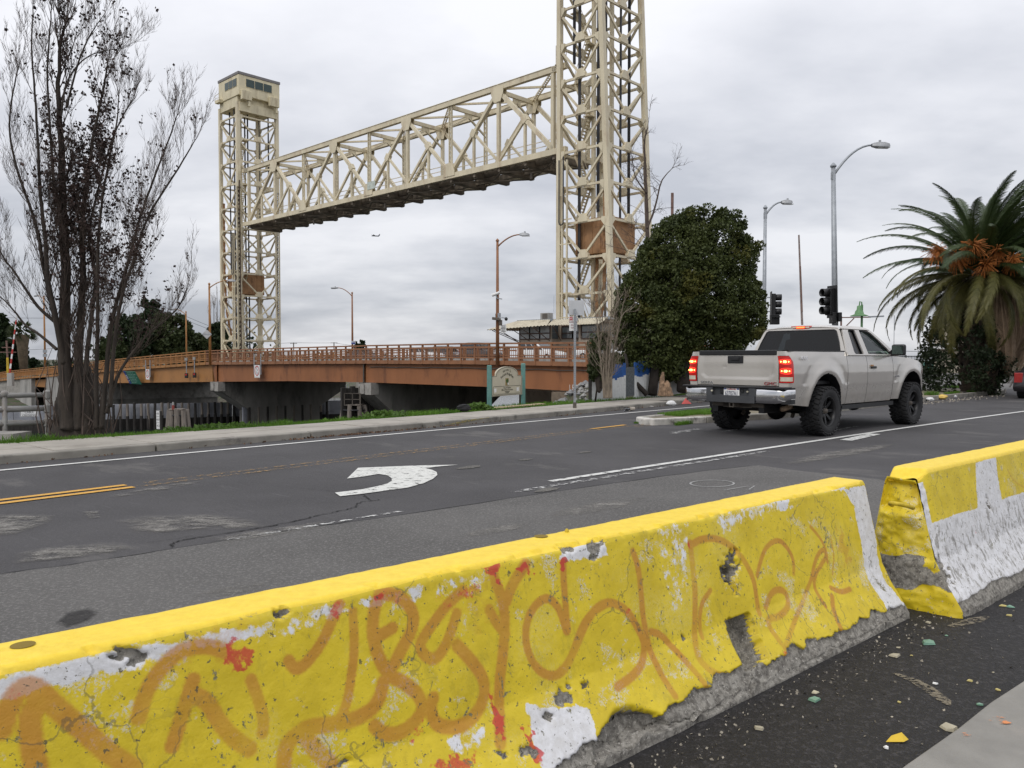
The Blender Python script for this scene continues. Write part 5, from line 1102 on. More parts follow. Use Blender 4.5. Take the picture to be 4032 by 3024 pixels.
# camera cluster on the near pole
pole = L3(0.1, -.12, 0)
def at_pole(px, py): return D(px, py, pole.y - .2)
t = thing('traffic_camera', 'white bullet camera high on the brown lamp pole', 'camera'); w = at_pole(1953, 1160); b = MB(); b.tube([w + Vector((-.25, 0, -.05)), w + Vector((.22, 0, .13))], [.10, .09], 10); b.build('body', WHITEP, t); b = MB(); b.bar(w + Vector((0, 0, -.02)), w + Vector((.05, 0, -.22)), .08); b.bar(w + Vector((.05, 0, -.22)), w + Vector((.38, 0, -.28)), .06); b.build('mount', GALV, t)
t = thing('traffic_camera', 'large dark flat camera unit on the brown lamp pole', 'camera'); w = at_pole(1958, 1257); b = MB(); b.box(w + Vector((-.05, 0, .02)), (.55, .3, .16), Matrix.Rotation(.15, 3, 'Y')); b.build('body', DARKSTEEL, t, bevel=.02); b = MB(); b.tube([w + Vector((.12, 0, .1)), w + Vector((.12, 0, .38))], .1, 8); b.build('antenna_drum', GALV, t); b = MB(); b.tube([w + Vector((-.1, 0, .1)), w + Vector((-.1, 0, .35))], .02, 5); b.build('antenna', DARKSTEEL, t); b = MB(); b.box(w + Vector((.2, 0, -.22)), (.22, .2, .34)); b.build('control_box', DARKSTEEL, t)
t = thing('traffic_camera', 'small dome camera on a short arm right of the brown pole', 'camera'); w = at_pole(1993, 1256); b = MB(); b.lathe([(0, -.12), (.08, -.08), (.11, .02), (.06, .1), (0, .12)], 10, Matrix.Translation(w)); b.build('dome', BLACK, t, smooth=True); b = MB(); b.bar(w + Vector((0, 0, .05)), w + Vector((-.3, 0, .08)), .05); b.build('arm', GALV, t)
t = thing('notice_sign', 'small white notice with five rows of print on the brown pole', 'sign'); M = frame(at_pole(1982, 1294) + Vector((0, -.1, 0)), (1, 0, 0), (0, 0, 1)); b = MB(); plate(b, M, .36, .5); b.build('panel', WHITEP, t)
for i in range(5): b = MB(); plate(b, TM(M, 0, .17 - i * .085, .006), random.uniform(.22, .3), .035, .003); b.build('print_line', BLACKP, t)
# park sign
SGW = mat('cream_sign_board', (.52, .48, .37), .75, var=.07, scale=6, dirt=(.38, .34, .26), dscale=3, damt=.4); SGT = mat('dark_green_sign_print', (.035, .035, .02), .7); TEAL = mat('teal_post_paint', (.10, .235, .21), .6, var=.12, scale=6, dirt=(.24, .33, .31), dscale=5, damt=.35)
pl_ = G(1927, 1606, .1); prr = G(2060, 1593, .1); t = thing('park_sign', 'cream arched welcome sign of the bridge park on two teal posts', 'sign', (pl_.x, pl_.y, .1)); o0 = Vector((pl_.x, pl_.y, .1)); pv = Vector((prr.x - pl_.x, prr.y - pl_.y, 0)); Wp = pv.length; ex = pv / Wp; ey = Vector((0, 0, 1)); fz = ex.cross(ey)
for x, hh in ((0, 1.08), (Wp, 1.12)): b = MB(); b.box(ex * x + Vector((0, 0, hh / 2 - .1)), (.12, .12, hh + .2), Matrix.Rotation(math.atan2(ex.y, ex.x) + .5, 3, 'Z')); b.build('post', TEAL, t, bevel=.02)
ZT_, ZBm = .80, .28; bw = Wp - .14; M = frame(ex * (Wp / 2) + Vector((0, 0, ZBm)) + fz * .01, ex, ey); hh = ZT_ - ZBm
arch = [(-bw / 2, 0), (bw / 2, 0), (bw / 2, hh), (bw * .36, hh)] + [(bw * .36 * math.cos(a), hh + .03 + .21 * math.sin(a)) for a in np.linspace(.18, math.pi - .18, 18)] + [(-bw * .36, hh), (-bw / 2, hh)]
b = MB(); n_ = len(arch); b.add([M @ Vector((x, y, z)) for z in (-.04, 0) for x, y in arch], [tuple(range(n_ - 1, -1, -1)), tuple(range(n_, 2 * n_))] + [(i, (i + 1) % n_, n_ + (i + 1) % n_, n_ + i) for i in range(n_)]); b.build('board', SGW, t)
def outline(pts, w, nm, mt, z=.003):
    b = MB(); pts = pts + [pts[0]]
    for i in range(len(pts) - 1): b.bar(M @ Vector((*pts[i], z)), M @ Vector((*pts[i + 1], z)), w, .004, up=fz)
    b.build(nm, mt, t)
outline([(x * .95, .02 + y * .945) for x, y in arch], .008, 'border_line', SGT); outline([(-bw * .44, .05), (bw * .44, .05), (bw * .44, .235), (bw * .425, .25), (-bw * .425, .25), (-bw * .44, .235)], .007, 'border_line', SGT)
def arctext(s_, size, rad, cy_, spread):
    n = len(s_); 
    for i, ch in enumerate(s_):
        if ch == ' ': continue
        a = (i - (n - 1) / 2) / (n - 1) * spread; text('lettering', ch, size, SGT, t, M @ Matrix.Translation((rad * math.sin(a), cy_ + rad * math.cos(a) - rad, .002)) @ Matrix.Rotation(-a, 4, 'Z'), .001)
arctext('Welcome To', .085, .34, hh + .155, 1.05); arctext('Fruitvale Bridge Park', .10, .48, hh + .05, 1.32)
b = MB(); plate(b, M @ Matrix.Translation((-.01, .36, .004)), .16, .19, .004); b.build('emblem_panel', mat('tan_emblem', (.30, .22, .09), .7), t); OAK = mat('emblem_green', (.06, .11, .03), .8)
b = MB(); b.add([M @ Vector((-.01 + .065 * math.cos(a) * (1 + .12 * math.sin(5 * a)), .385 + .055 * math.sin(a) * (1 + .1 * math.cos(4 * a)), .007)) for a in np.linspace(0, 2 * math.pi, 22, endpoint=False)], [tuple(range(22))]); b.build('emblem_crown', OAK, t); b = MB(); plate(b, M @ Matrix.Translation((-.01, .32, .007)), .016, .07, .003); b.build('emblem_trunk', OAK, t); b = MB(); plate(b, M @ Matrix.Translation((.035, .31, .008)), .05, .055, .002); b.build('sticker', WHITEP, t)
text('lettering', 'City of Oakland', .058, SGT, t, TM(M, 0, .205, .002), .001); text('lettering', 'Office of Parks & Recreation', .058, SGT, t, TM(M, 0, .152, .002), .001, sx=.86); b = MB(); plate(b, TM(M, 0, .105, .003), .25, .016, .002); b.build('print_line', SGT, t); b = MB(); plate(b, TM(M, 0, .075, .003), .18, .016, .002); b.build('print_line', SGT, t)
for x in (-.46, .42): b = MB(); plate(b, TM(M, x * bw / 1.0 * .82, .15, .003) @ Matrix.Rotation(.06, 4, 'Z'), .11, .10, .002); b.build('torn_paper', WHITEP, t)
# no parking
w = G(2263, 1606, KH); pz = Vector((w.x, w.y, KH)); t = thing('parking_sign', 'no parking sign and blank sign back on a grey perforated street pole', 'sign', pz); d_ = 3145 / w.y
b = MB(); b.box((0, 0, 1.24), (.055, .055, 2.48)); b.build('pole', GALV, t)
for i in range(46): b = MB(); b.box((0, -.029, .25 + i * .047), (.012, .004, .012)); b.build('pole_hole', BLACK, t)
b = MB(); b.box((0, 0, .06), (.085, .085, .16)); b.build('pole_sleeve', DARKSTEEL, t)
M = frame((.045, .05, 2.42), Vector((1, .12, 0)), (0, 0, 1)); M = frame(D(2270, 1212, w.y + .06) - pz, Vector((1, .12, 0)), (0, 0, 1)); b = MB(); plate(b, M, .40, .375, .006); b.build('sign_back', mat('bare_sign_back', (.55, .56, .57), .45, metal=.2, var=.05), t, bevel=.002)
M = frame(D(2257, 1274, w.y + .05) - pz, Vector((1, -.1, 0)), (0, 0, 1)); b = MB(); plate(b, M, .20, .36, .006); b.build('panel', WHITEP, t); b = MB(); plate(b, TM(M, -.055, .125, .004), .085, .085, .003); b.build('red_patch', REDP, t)
text('lettering', 'NO', .075, WHITEP, t, TM(M, -.04, .125, .006), .001); MR = mat('maroon_sign_print', (.22, .03, .05), .6); text('lettering', 'PARKING', .062, MR, t, TM(M, 0, .035, .003), .001, sx=.75); text('lettering', 'ANY', .062, MR, t, TM(M, 0, -.04, .003), .001); text('lettering', 'TIME', .062, MR, t, TM(M, 0, -.11, .003), .001)
# river gauge and cable sign
w = D(622, 1645, 55); t = thing('tide_gauge', 'white clearance gauge board numbered 8 10 12 beside the timber pile cluster', 'sign'); M = frame((w.x, w.y, EYE - (1653 - 1410) / 3145 * 55), (1, -.1, 0), (-.10, 0, 1)); b = MB(); plate(b, M, .24, 1.3, .03); b.build('panel', WHITEP, t)
for i, s_ in enumerate(('8', '10', '12')):
    y = .42 - i * .42; text('lettering', s_, .2, BLACKP, t, TM(M, .01, y), .001) ; b = MB(); plate(b, TM(M, 0, y + .21, .004), .22, .02, .002); b.build('rung_mark', BLACKP, t); b = MB(); plate(b, TM(M, -.08, y, .004), .06, .03, .002); b.build('rung_mark', BLACKP, t)
b = MB(); b.bar(M @ Vector((.18, -1.5, -.05)), M @ Vector((.18, .6, -.05)), .12); b.build('backing_post', TIMBER, t)
t = thing('cable_sign', 'white cable crossing sign on the pale fender wall left of the tree', 'sign'); d_ = 79.5; w = D(118, 1628, d_); M = frame(w - fdir * 0 + fn * .35, fdir, (0, 0, 1)); b = MB(); plate(b, M, 1.6, .62, .03); b.build('panel', WHITEP, t); text('lettering', 'CABLE', .27, BLACKP, t, TM(M, 0, .13), .002); text('lettering', 'CROSSING', .27, BLACKP, t, TM(M, 0, -.15), .002, sx=.92)
b = MB()
for x0, y0, x1, y1 in ((-.76, -.27, .76, -.27), (-.76, .27, .76, .27), (-.76, -.27, -.76, .27), (.76, -.27, .76, .27)): b.bar(M @ Vector((x0, y0, .003)), M @ Vector((x1, y1, .003)), .03, .01, up=fn)
b.build('border_line', BLACKP, t)

GRW, GRY = mat('white_spray_tag', (.6, .58, .55), .8), mat('yellow_spray_tag', (.55, .38, .06), .8)
Mg = lambda s, z: frame(L3(s, .245, z), -Vector((U2.x, U2.y, 0)), (0, 0, 1))
text('graffiti_tag', 'LEG', .46, GRW, br, Mg(-5.75, -.36), .001, sx=.9)
for ch_, z_ in (('L', .28), ('E', -.08), ('S', -.42)): text('graffiti_tag', ch_, .42, GRY, br, Mg(-6.95, z_) @ Matrix.Rotation(-.25, 4, 'Z'), .001, sx=.8)
for s_ in (42.2, 44.0):
    t = thing('navigation_light', 'dark navigation light box hanging on a conduit from the orange girder, %s of two' % ('right' if s_ < 43 else 'left'), 'light', group='navigation lights on the orange girder'); p = L3(s_, -.15, deck_z(s_)); b = MB(); b.bar(p + Vector((0, 0, .35)), p + Vector((0, 0, -1.0)), .07); b.build('conduit', GALV, t); b = MB(); b.box(p + Vector((0, 0, .45)), (.26, .2, .3)); b.build('junction_box', CONCL, t); b = MB(); b.box(p + Vector((0, 0, -1.2)), (.28, .25, .5)); b.build('lamp_box', BLACK, t); b = MB(); b.box(p + Vector((0, -.13, -1.1)), (.16, .03, .16)); b.build('lens', REDP, t)
# ------------------------------------------------------------------ pile clusters, pipe railing, fences
def dolphin(label, base, n, r, h, seed):
    rr = random.Random(seed); t = thing('pile_cluster', label, 'dolphin', base, group='timber pile clusters in the river')
    for i in range(n):
        a = 2 * math.pi * i / n; p0 = Vector((r * math.cos(a) * 1.35, r * math.sin(a), -3)); p1 = Vector((r * .9 * math.cos(a), r * .7 * math.sin(a), h + rr.uniform(-.06, .05))); b = MB(); b.tube([p0, p1], [.19, .17], 9); b.build('pile', TIMBERL, t)
    b = MB(); b.tube([(r * math.cos(a), r * .85 * math.sin(a), h - .35) for a in np.linspace(0, 2 * math.pi, 14)], .05, 5); b.build('wire_lashing', ROPE, t); b = MB(); b.box((-.1, 0, h + .02), (r * 1.6, r * .9, .08)); b.build('cap_board', TIMBERL, t); return t
w = D(702, 1610, 52); dz = EYE - (1613 - 1410) / 3145 * 52
t = dolphin('weathered pile cluster rising from the river behind the grass', (w.x, w.y, dz), 9, .60, 0, 3); b = MB(); b.tube([(-.25, -.2, 0), (-.25, -.2, .3)], .09, 8); b.build('light_drum', mat('faded_red_drum', (.22, .04, .03), .7), t); b = MB(); b.tube([(-.25, -.2, .3), (-.25, -.2, .5)], .06, 6); b.build('lamp', CONCL, t)
w = D(1393, 1590, 60); dz = EYE - (1595 - 1410) / 3145 * 60
t = dolphin('dark pile cluster with a railed light platform seen between the piers', (w.x, w.y, dz), 7, .9, 0, 5); b = MB()
for x in (-.6, 0, .6):
    b.bar((x, -.5, 0), (x, -.5, .9), .05)
for z in (.45, .9): b.bar((-.6, -.5, z), (.6, -.5, z), .05)
b.build('guard_rail', DARKSTEEL, t); b = MB(); b.bar((.45, 0, 0), (.45, 0, 1.7), .08); b.build('light_post', DARKSTEEL, t); b = MB(); b.box((.45, -.05, 1.5), (.2, .1, .2)); b.build('day_mark', CONCL, t); b = MB(); b.tube([(-.6, .2, 0), (-.6, .2, 1.5), (-.45, .2, 1.6), (-.35, .2, .3)], .03, 5); b.build('ladder_hoop', GALV, t)
PIPE = mat('weathered_pipe_rail', (.27, .265, .25), .6, metal=.1, var=.18, scale=3, dirt=(.16, .10, .07), dscale=2.5, damt=.6)
t = thing('pipe_railing', 'weathered grey pipe railing with three rails left of the big bare tree', 'railing'); pB = G(188, 1690, .12); pA = G(20, 1697, .12); hB = .63
dA = (pA - pB); dA.z = 0; 
for pp in (pB, pA, pB + Vector((-2.0, .35, 0))):
    b = MB(); b.tube([pp + Vector((0, 0, -.7)), pp + Vector((0, 0, hB))], .042, 12); b.lathe([(.042, -.05), (.056, -.04), (.058, .02), (.04, .05), (0, .06)], 12, Matrix.Translation(pp + Vector((0, 0, hB)))); b.build('post', PIPE, t, smooth=True)
for z in (.12, .36, hB - .03):
    for e in (pB + dA.normalized() * 3.2 * Vector((1, 1, 0)).normalized().length, pB + Vector((-3, .52, 0))):
        b = MB(); b.tube([pB + Vector((0, 0, z)), e + Vector((0, 0, z - .03))], .04, 12); b.build('rail', PIPE, t, smooth=True)
    b = MB(); b.lathe([(.045, -.07), (.06, -.06), (.06, .06), (.045, .07)], 12, Matrix.Translation(pB + Vector((0, 0, z)))); b.build('coupling', PIPE, t)
b = MB(); q = G(40, 1700, .16); b.box((q.x - .6, q.y, .05), (1.6, .5, .2)); b.build('footing', CONC, t)
# blue and white board fence under the evergreen
t = thing('board_fence', 'low board fence painted blue above and white below under the evergreen tree', 'fence'); BLU = mat('blue_fence_paint', (.02, .09, .30), .7, var=.25, scale=4); WFN = mat('white_fence_paint', (.62, .63, .62), .75, var=.12, scale=4, dirt=(.3, .29, .26), dscale=4, damt=.5); GREYB = mat('grey_mesh_panel', (.10, .11, .115), .8, var=.3, scale=20)
f0, f1 = G(2334, 1578, .1), Vector((7.2, 28.4, .5)); nb = 62; fd_ = (f1 - f0); rotf = Matrix.Rotation(math.atan2(fd_.y, fd_.x), 3, 'Z')
for i in range(nb):
    p = f0 + fd_ * (i / nb); h = 1.0 + random.uniform(-.03, .03); split = .60 + .05 * math.sin(i * .5) + random.uniform(-.03, .03); wdt = .105
    if 14 < i < 19: b = MB(); b.box(p + Vector((0, 0, .42)), (.115, .03, .9), rotf); b.build('grey_board', GREYB, t); continue
    b = MB(); b.box(p + Vector((0, 0, split / 2 - .1)), (wdt, .03, split + .2), rotf); b.build('white_board', WFN, t); b = MB(); b.box(p + Vector((0, 0, (split + h) / 2)), (wdt, .03, h - split), rotf); b.build('blue_board', BLU, t)
b = MB(); b.box(f0 + Vector((-.06, 0, .55)), (.1, .1, 1.3), rotf); b.build('end_post', TIMBER, t)
# black picket fence at the far side of the junction
t = thing('picket_fence', 'black metal picket fence along the waterfront beyond the junction', 'fence'); BKF = mat('black_fence_paint', (.012, .013, .014), .5); fa2, fb2 = D(3400, 1450, 84), D(4400, 1455, 88); fa2.z = fb2.z = .25; fv = fb2 - fa2; FL = fv.length; fx = fv / FL
for z in (.15, .95, 1.32): b = MB(); b.bar(fa2 + Vector((0, 0, z)), fb2 + Vector((0, 0, z)), .05, .06); b.build('rail', BKF, t)
for i in range(int(FL / 2.4) + 1): b = MB(); p = fa2 + fx * (i * 2.4); b.bar(p, p + Vector((0, 0, 1.45)), .09, .09); b.build('post', BKF, t)
n_ = int(FL / .17); b = MB()
for i in range(min(n_, 400)): p = fa2 + fx * (i * .17); b.bar(p, p + Vector((0, 0, 1.36)), .035, .035)
b.build('picket', BKF, t, kind='stuff')
t = thing('guard_rail', 'grey pipe guard rail behind the black picket fence', 'railing'); ga, gb2 = D(3380, 1380, 90), D(3760, 1386, 90)
for dz in (0, -.62): b = MB(); b.bar(ga + Vector((0, 0, dz)), gb2 + Vector((0, 0, dz)), .07); b.build('rail', GALV, t)
for u in (.1, .48, .86): b = MB(); p = ga.lerp(gb2, u); b.bar(p, Vector((p.x, p.y, -.1)), .09); b.build('post', GALV, t)
b = MB(); ka = fa2 - Vector((0, .3, .25)); kb_ = fb2 - Vector((0, .3, .25)); b.prism([(ka.x, ka.y - .25), (kb_.x, kb_.y - .25), (kb_.x, kb_.y + .4), (ka.x, ka.y + .4)], -.05, .28); b.build('kerb', CONCL, kind='structure')
# boats under green covers, seen through the fence
TARP = mat('green_tarpaulin', (.01, .12, .085), .6, var=.2, scale=1.5)
for x0, x1, z, lab in ((3632, 3745, 1.15, 'green tarpaulin covered boat behind the black fence'), (3558, 3625, .95, 'brown shrub mound behind the black fence near the cone')):
    a, c = D(x0, 1440, 97), D(x1, 1440, 97); m = (a + c) / 2; hwid = (c - a).length / 2; b = MB(); rows = []
    for i in range(9):
        u = i / 8 * 2 - 1; rows.append([Vector((m.x + u * hwid, m.y + 1.5 * math.cos(v), -.3 + (z + .3) * math.sin(max(v, 0)) * (1 - abs(u) ** 4 * .6) + .06 * math.sin(9 * u + v))) for v in np.linspace(0, math.pi, 9)])
    b.grid(rows); o = b.build('covered_boat' if 'boat' in lab else 'shrub_mound', TARP if 'boat' in lab else mat('brown_shrub', (.07, .06, .04), .95), smooth=True); tag(o, lab, 'boat' if 'boat' in lab else 'shrub')
# far right building behind the palm
t = thing('low_building', 'pale low building behind the palm skirt at the right edge', 'building'); 
a, c = D(3930, 1400, 66), D(4400, 1400, 66); BW2 = mat('tan_wall', (.42, .37, .29), .85, var=.1); b = MB(); b.prism([(a.x, a.y), (c.x, c.y), (c.x, c.y + 10), (a.x, a.y + 10)], 0, 5.2); b.build('wall', BW2, t); b = MB(); b.prism([(a.x - .6, a.y - 1.0), (c.x, c.y - 1.0), (c.x, c.y + 10), (a.x - .6, a.y + 10)], 2.2, 2.7); b.build('canopy', WHITEP, t); b = MB(); b.box((a.x + 4, a.y - .6, 3.1), (8, .2, .25)); b.build('purple_band', mat('purple_band', (.25, .05, .22), .6), t)

# ------------------------------------------------------------------ left distance: gate arm, pole, far car
t = thing('barrier_gate', 'raised red and white striped gate arm at the far end of the bridge', 'gate'); a = D(38, 1470, 116); c = D(66, 1240, 116)
for i in range(12): b = MB(); b.bar(a.lerp(c, i / 12), a.lerp(c, (i + 1) / 12), .22 - .01 * i, .12); b.build('stripe', (REDP, WHITEP)[i % 2], t)
b = MB(); b.box(a + Vector((0, .2, -.9)), (.7, .6, 1.9)); b.build('gate_cabinet', CONCL, t)
t = thing('utility_pole', 'yellow based pole with a cross arm beside the striped gate arm', 'utility pole'); a = D(31, 1480, 118); b = MB(); b.tube([a, a + Vector((0, 0, 2.7))], .16, 8); b.build('yellow_base', mat('yellow_post_paint', (.55, .38, .03), .6), t); b = MB(); b.tube([a + Vector((0, 0, 2.7)), a + Vector((-.1, 0, 5.2))], .13, 8); b.build('pole', RST, t)
for dz, wd in ((3.5, 1.3), (4.2, .8)): b = MB(); b.bar(a + Vector((-wd, 0, dz)), a + Vector((wd, 0, dz)), .12); b.build('cross_arm', RST, t)
for px, py in ((1156, 1350), (1315, 1348)):
    a = D(px, py, 230); t = thing('utility_pole', 'distant utility pole with a cross arm, %s of the pair on the skyline' % ('left' if px < 1200 else 'right'), 'utility pole', (a.x, a.y, a.z)); b = MB(); b.tube([(0, 0, -9), (0, 0, 0)], .16, 6); b.build('pole', DARKSTEEL, t); b = MB(); b.bar((-1.0, 0, -.15), (1.0, 0, -.15), .15); b.build('cross_arm', DARKSTEEL, t)
def wire(pts, r, lab):
    b = MB(); q = []
    for i in range(len(pts) - 1):
        for j in range(8): u = j / 8; v = pts[i].lerp(pts[i + 1], u); v.z -= .04 * (pts[i + 1] - pts[i]).length * u * (1 - u) * .6; q.append(v)
    q.append(pts[-1]); b.tube(q, r, 4); o = b.build('power_line', ROPE); tag(o, lab, 'power line')
wire([D(1090, 1352, 231), D(1156, 1349, 231), D(1315, 1350, 231), D(1450, 1368, 231)], .05, 'thin power line strung between the two distant utility poles')
wire([D(560, 1170, 118), D(820, 1282, 118)], .03, 'upper slack wire crossing the sky behind the bare tree'); wire([D(560, 1190, 118), D(820, 1295, 118)], .03, 'lower slack wire crossing the sky behind the bare tree')
wire([D(0, 1250, 130), D(240, 1252, 130)], .03, 'thin wire high at the left edge beside the cypress'); wire([D(90, 1378, 130), D(240, 1370, 130)], .03, 'thin wire low at the left beside the orange pole')
# airliner
a = D(1478, 929, 1500); t = thing('airliner', 'tiny airliner in the grey sky below the lift span', 'airplane', a, R(20)); PLN = mat('plane_paint', (.08, .09, .11), .4); b = MB(); b.tube([(-7, 0, -1.0), (-6, 0, 0), (6, 0, 0), (8, 0, 1)], [.4, 1.0, 1.0, .3], 8); b.build('fuselage', PLN, t); b = MB(); b.add([(1, 0, -.3), (-3, 0, -.3), (-6, -9, 1), (-4.5, -9, 1), (-6, 9, 3), (-4.5, 9, 3)], [(0, 1, 2, 3), (0, 5, 4, 1)]); b.build('wing', PLN, t, solid=.3); b = MB(); b.add([(5, 0, .6), (8, 0, .6), (9, 0, 4), (7.6, 0, 4)], [(0, 1, 2, 3)]); b.build('tail_fin', PLN, t, solid=.3)

# ------------------------------------------------------------------ litter and small things
def lump(name, lab, cat, c, r, m, seed=0, sq=(1, 1, .5), group=None):
    rr = np.random.default_rng(seed); b = MB(); rows = []
    for i in range(6):
        ph = math.pi * i / 5; rows.append([Vector((c.x, c.y, c.z)) + Vector((r * sq[0] * math.sin(ph) * math.cos(a) * rr.uniform(.75, 1.2), r * sq[1] * math.sin(ph) * math.sin(a) * rr.uniform(.75, 1.2), r * sq[2] * (1 - math.cos(ph)))) for a in np.linspace(0, 2 * math.pi, 9)[:-1]])
    b.grid([q + [q[0]] for q in rows]); o = b.build(name, m); return tag(o, lab, cat, group)
lump('black_cap', 'crumpled black cap lying on the sidewalk left of the park sign', 'hat', G(1828, 1622, KH), .17, mat('black_cloth', (.015, .015, .016), .9), 1, (1, .6, .55))
o = lump('white_bag', 'white crumpled paper in the gutter beyond the paper cup', 'litter', G(2644, 1598), .13, WHITEP, 2, (1.1, .6, .6))
for px, py, m, lab in ((2466, 1611, glass('clear_plastic', (.8, .82, .85), .1), 'clear plastic cup lying on its side against the kerb'), (2485, 1609, mat('paper_cup', (.66, .58, .48), .8), 'cream paper cup lying on its side against the kerb')):
    c = G(px, py, .055); M = Matrix.Translation(c) @ Matrix.Rotation(.5, 4, 'Z') @ Matrix.Rotation(math.pi / 2, 4, 'Y'); b = MB(); b.lathe([(0, .10), (.038, .10), (.055, -.06), (.057, -.06)], 16, M); o = b.build('drink_cup', m, smooth=True, solid=.003); tag(o, lab, 'cup')
b = MB(); c = G(2702, 1592, .0); b.add([c + Vector(v) for v in ((-.14, 0, .01), (.17, .05, .01), (.02, .1, .01), (-.01, .03, .19), (.09, -.06, .02))], [(0, 4, 3), (4, 1, 3), (1, 2, 3), (2, 0, 3), (0, 2, 1, 4)]); o = b.build('red_scrap', mat('red_plastic', (.55, .06, .05), .5)); tag(o, 'red plastic scrap standing in the gutter near the truck', 'litter')
lump('wrapper', 'small brown and white wrapper in the gutter right of the cups', 'litter', G(2507, 1607), .10, mat('brown_wrapper', (.18, .13, .09), .8), 4, (1, .5, .4)); lump('wrapper', 'flat pale wrapper in the gutter halfway to the white paper', 'litter', G(2566, 1604), .07, CONCL, 5, (1, .5, .3))
b = MB(); a, c = G(1935, 1607, .13), G(2135, 1590, .13); b.bar(a, c, .2, .025); o = b.build('plywood_strip', mat('pale_plywood', (.50, .39, .25), .8, var=.15)); tag(o, 'long pale wooden strip lying in front of the park sign', 'plank')
LIT = 'litter along the palm island kerb'
for i, (px, py, r, m, lab) in enumerate(((3710, 1573, .17, mat('yellow_wrapper', (.65, .45, .12), .7), 'yellow wrapper at the palm island kerb'), (3757, 1567, .10, WHITEP, 'white foam scrap at the palm island kerb'), (3803, 1559, .15, glass('plastic_bag', (.75, .75, .75), .3), 'clear plastic bag on the palm island kerb'), (3905, 1553, .14, mat('orange_wrapper', (.5, .14, .05), .7), 'orange wrapper beside the palm foot'), (3662, 1580, .13, WHITEP, 'pale torn paper in the gutter by the front wheel'))): lump('litter', lab, 'litter', G(px, py), r, m, 20 + i, (1, .7, .5), LIT)
# glass chips and stones on the fresh asphalt
GC = mat('green_glass_chip', (.16, .30, .22), .3, var=.2); YC = mat('yellow_paint_flake', (.50, .42, .16), .6); SC = mat('stone_chip', (.42, .38, .28), .8, var=.2); LF = mat('yellow_leaf', (.62, .42, .03), .7)
def shard(px, py, r, m, lab, nm, cat, seed):
    rr = random.Random(seed); c = G(px, py, .011); n = rr.choice((4, 5)); an = sorted(rr.uniform(0, 6.28) for _ in range(n)); an = [6.28 * i / n + rr.uniform(-.4, .4) for i in range(n)]
    q = [(r * math.cos(a) * rr.uniform(.6, 1.3), r * math.sin(a) * rr.uniform(.5, 1.0)) for a in an]; b = MB(); h = r * .35
    b.add([(c.x + x, c.y + y, c.z) for x, y in q] + [(c.x + x * .85, c.y + y * .85, c.z + h * rr.uniform(.6, 1.2)) for x, y in q], [tuple(range(n - 1, -1, -1)), tuple(range(n, 2 * n))] + [(i, (i + 1) % n, n + (i + 1) % n, n + i) for i in range(n)]); o = b.build(nm, m); tag(o, lab, cat, 'chips scattered on the fresh asphalt')
ch = [(3656, 2534, .034, GC, 'largest pale green glass chip on the black asphalt between the barriers'), (3526, 2583, .028, SC, 'cream stone chip against the foot of the graffiti barrier'), (3210, 2758, .024, GC, 'green glass chip under the broken foot of the barrier'), (3210, 2728, .018, SC, 'grey stone chip under the broken foot of the barrier'), (3952, 2387, .022, YC, 'cream flake close to the second barrier foot'), (3978, 2390, .022, GC, 'green flake close to the second barrier foot'), (3975, 2424, .018, YC, 'pale yellow flake below the pair of chips by the second barrier'), (3862, 2776, .016, GC, 'small green chip near the concrete edge'), (3822, 2681, .014, YC, 'tiny yellow flake in the middle of the fresh asphalt'), (3928, 2717, .012, YC, 'tiny yellow flake right of the middle of the fresh asphalt'), (3541, 2766, .011, YC, 'tiny cream flake left of the sandy streak'), (3738, 2870, .034, SC, 'tan stone chip beside the concrete edge'), (3490, 2944, .014, WHITEP, 'white crumb beside the yellow leaf'), (3538, 2550, .010, SC, 'tiny grey chip right of the barrier corner'), (3656, 2453, .018, SC, 'white stone chip at the foot of the second barrier'), (3680, 2692, .012, WHITEP, 'white crumb above the sandy streak'), (2985, 2870, .022, SC, 'tan stone under the graffiti barrier edge'), (3727, 2503, .009, GC, 'tiny green chip right of the largest glass chip'), (3590, 2581, .008, YC, 'tiny yellow crumb right of the cream stone chip'), (3912, 2648, .009, SC, 'tiny pale crumb toward the right edge')]
for i, (px, py, r, m, lab) in enumerate(ch): shard(px, py, r, m, lab, 'chip', 'chip', i)
c = G(3527, 2916, .012); b = MB(); b.add([c + Vector(v) for v in ((-.04, -.01, .0), (-.01, .012, .012), (.03, .02, .02), (.045, .0, .004), (.02, -.018, .004))], [(0, 4, 3, 2, 1)]); o = b.build('yellow_leaf', LF, solid=.001); tag(o, 'curled yellow leaf on the black asphalt at the bottom right', 'leaf')
SAND = roadpaint('sandy_streak', (.20, .17, .12), .50, 40)
q = [G(*p, .0) for p in ((3520, 2660), (3600, 2690), (3660, 2725), (3720, 2770), (3740, 2790))]; ribbon(q, [.02, .05, .06, .05, .01], .0115, 'sand_streak', SAND)
q = [G(*p, .0) for p in ((3740, 2475), (3840, 2450), (3890, 2435))]; ribbon(q, [.03, .07, .02], .0115, 'sand_streak', SAND)
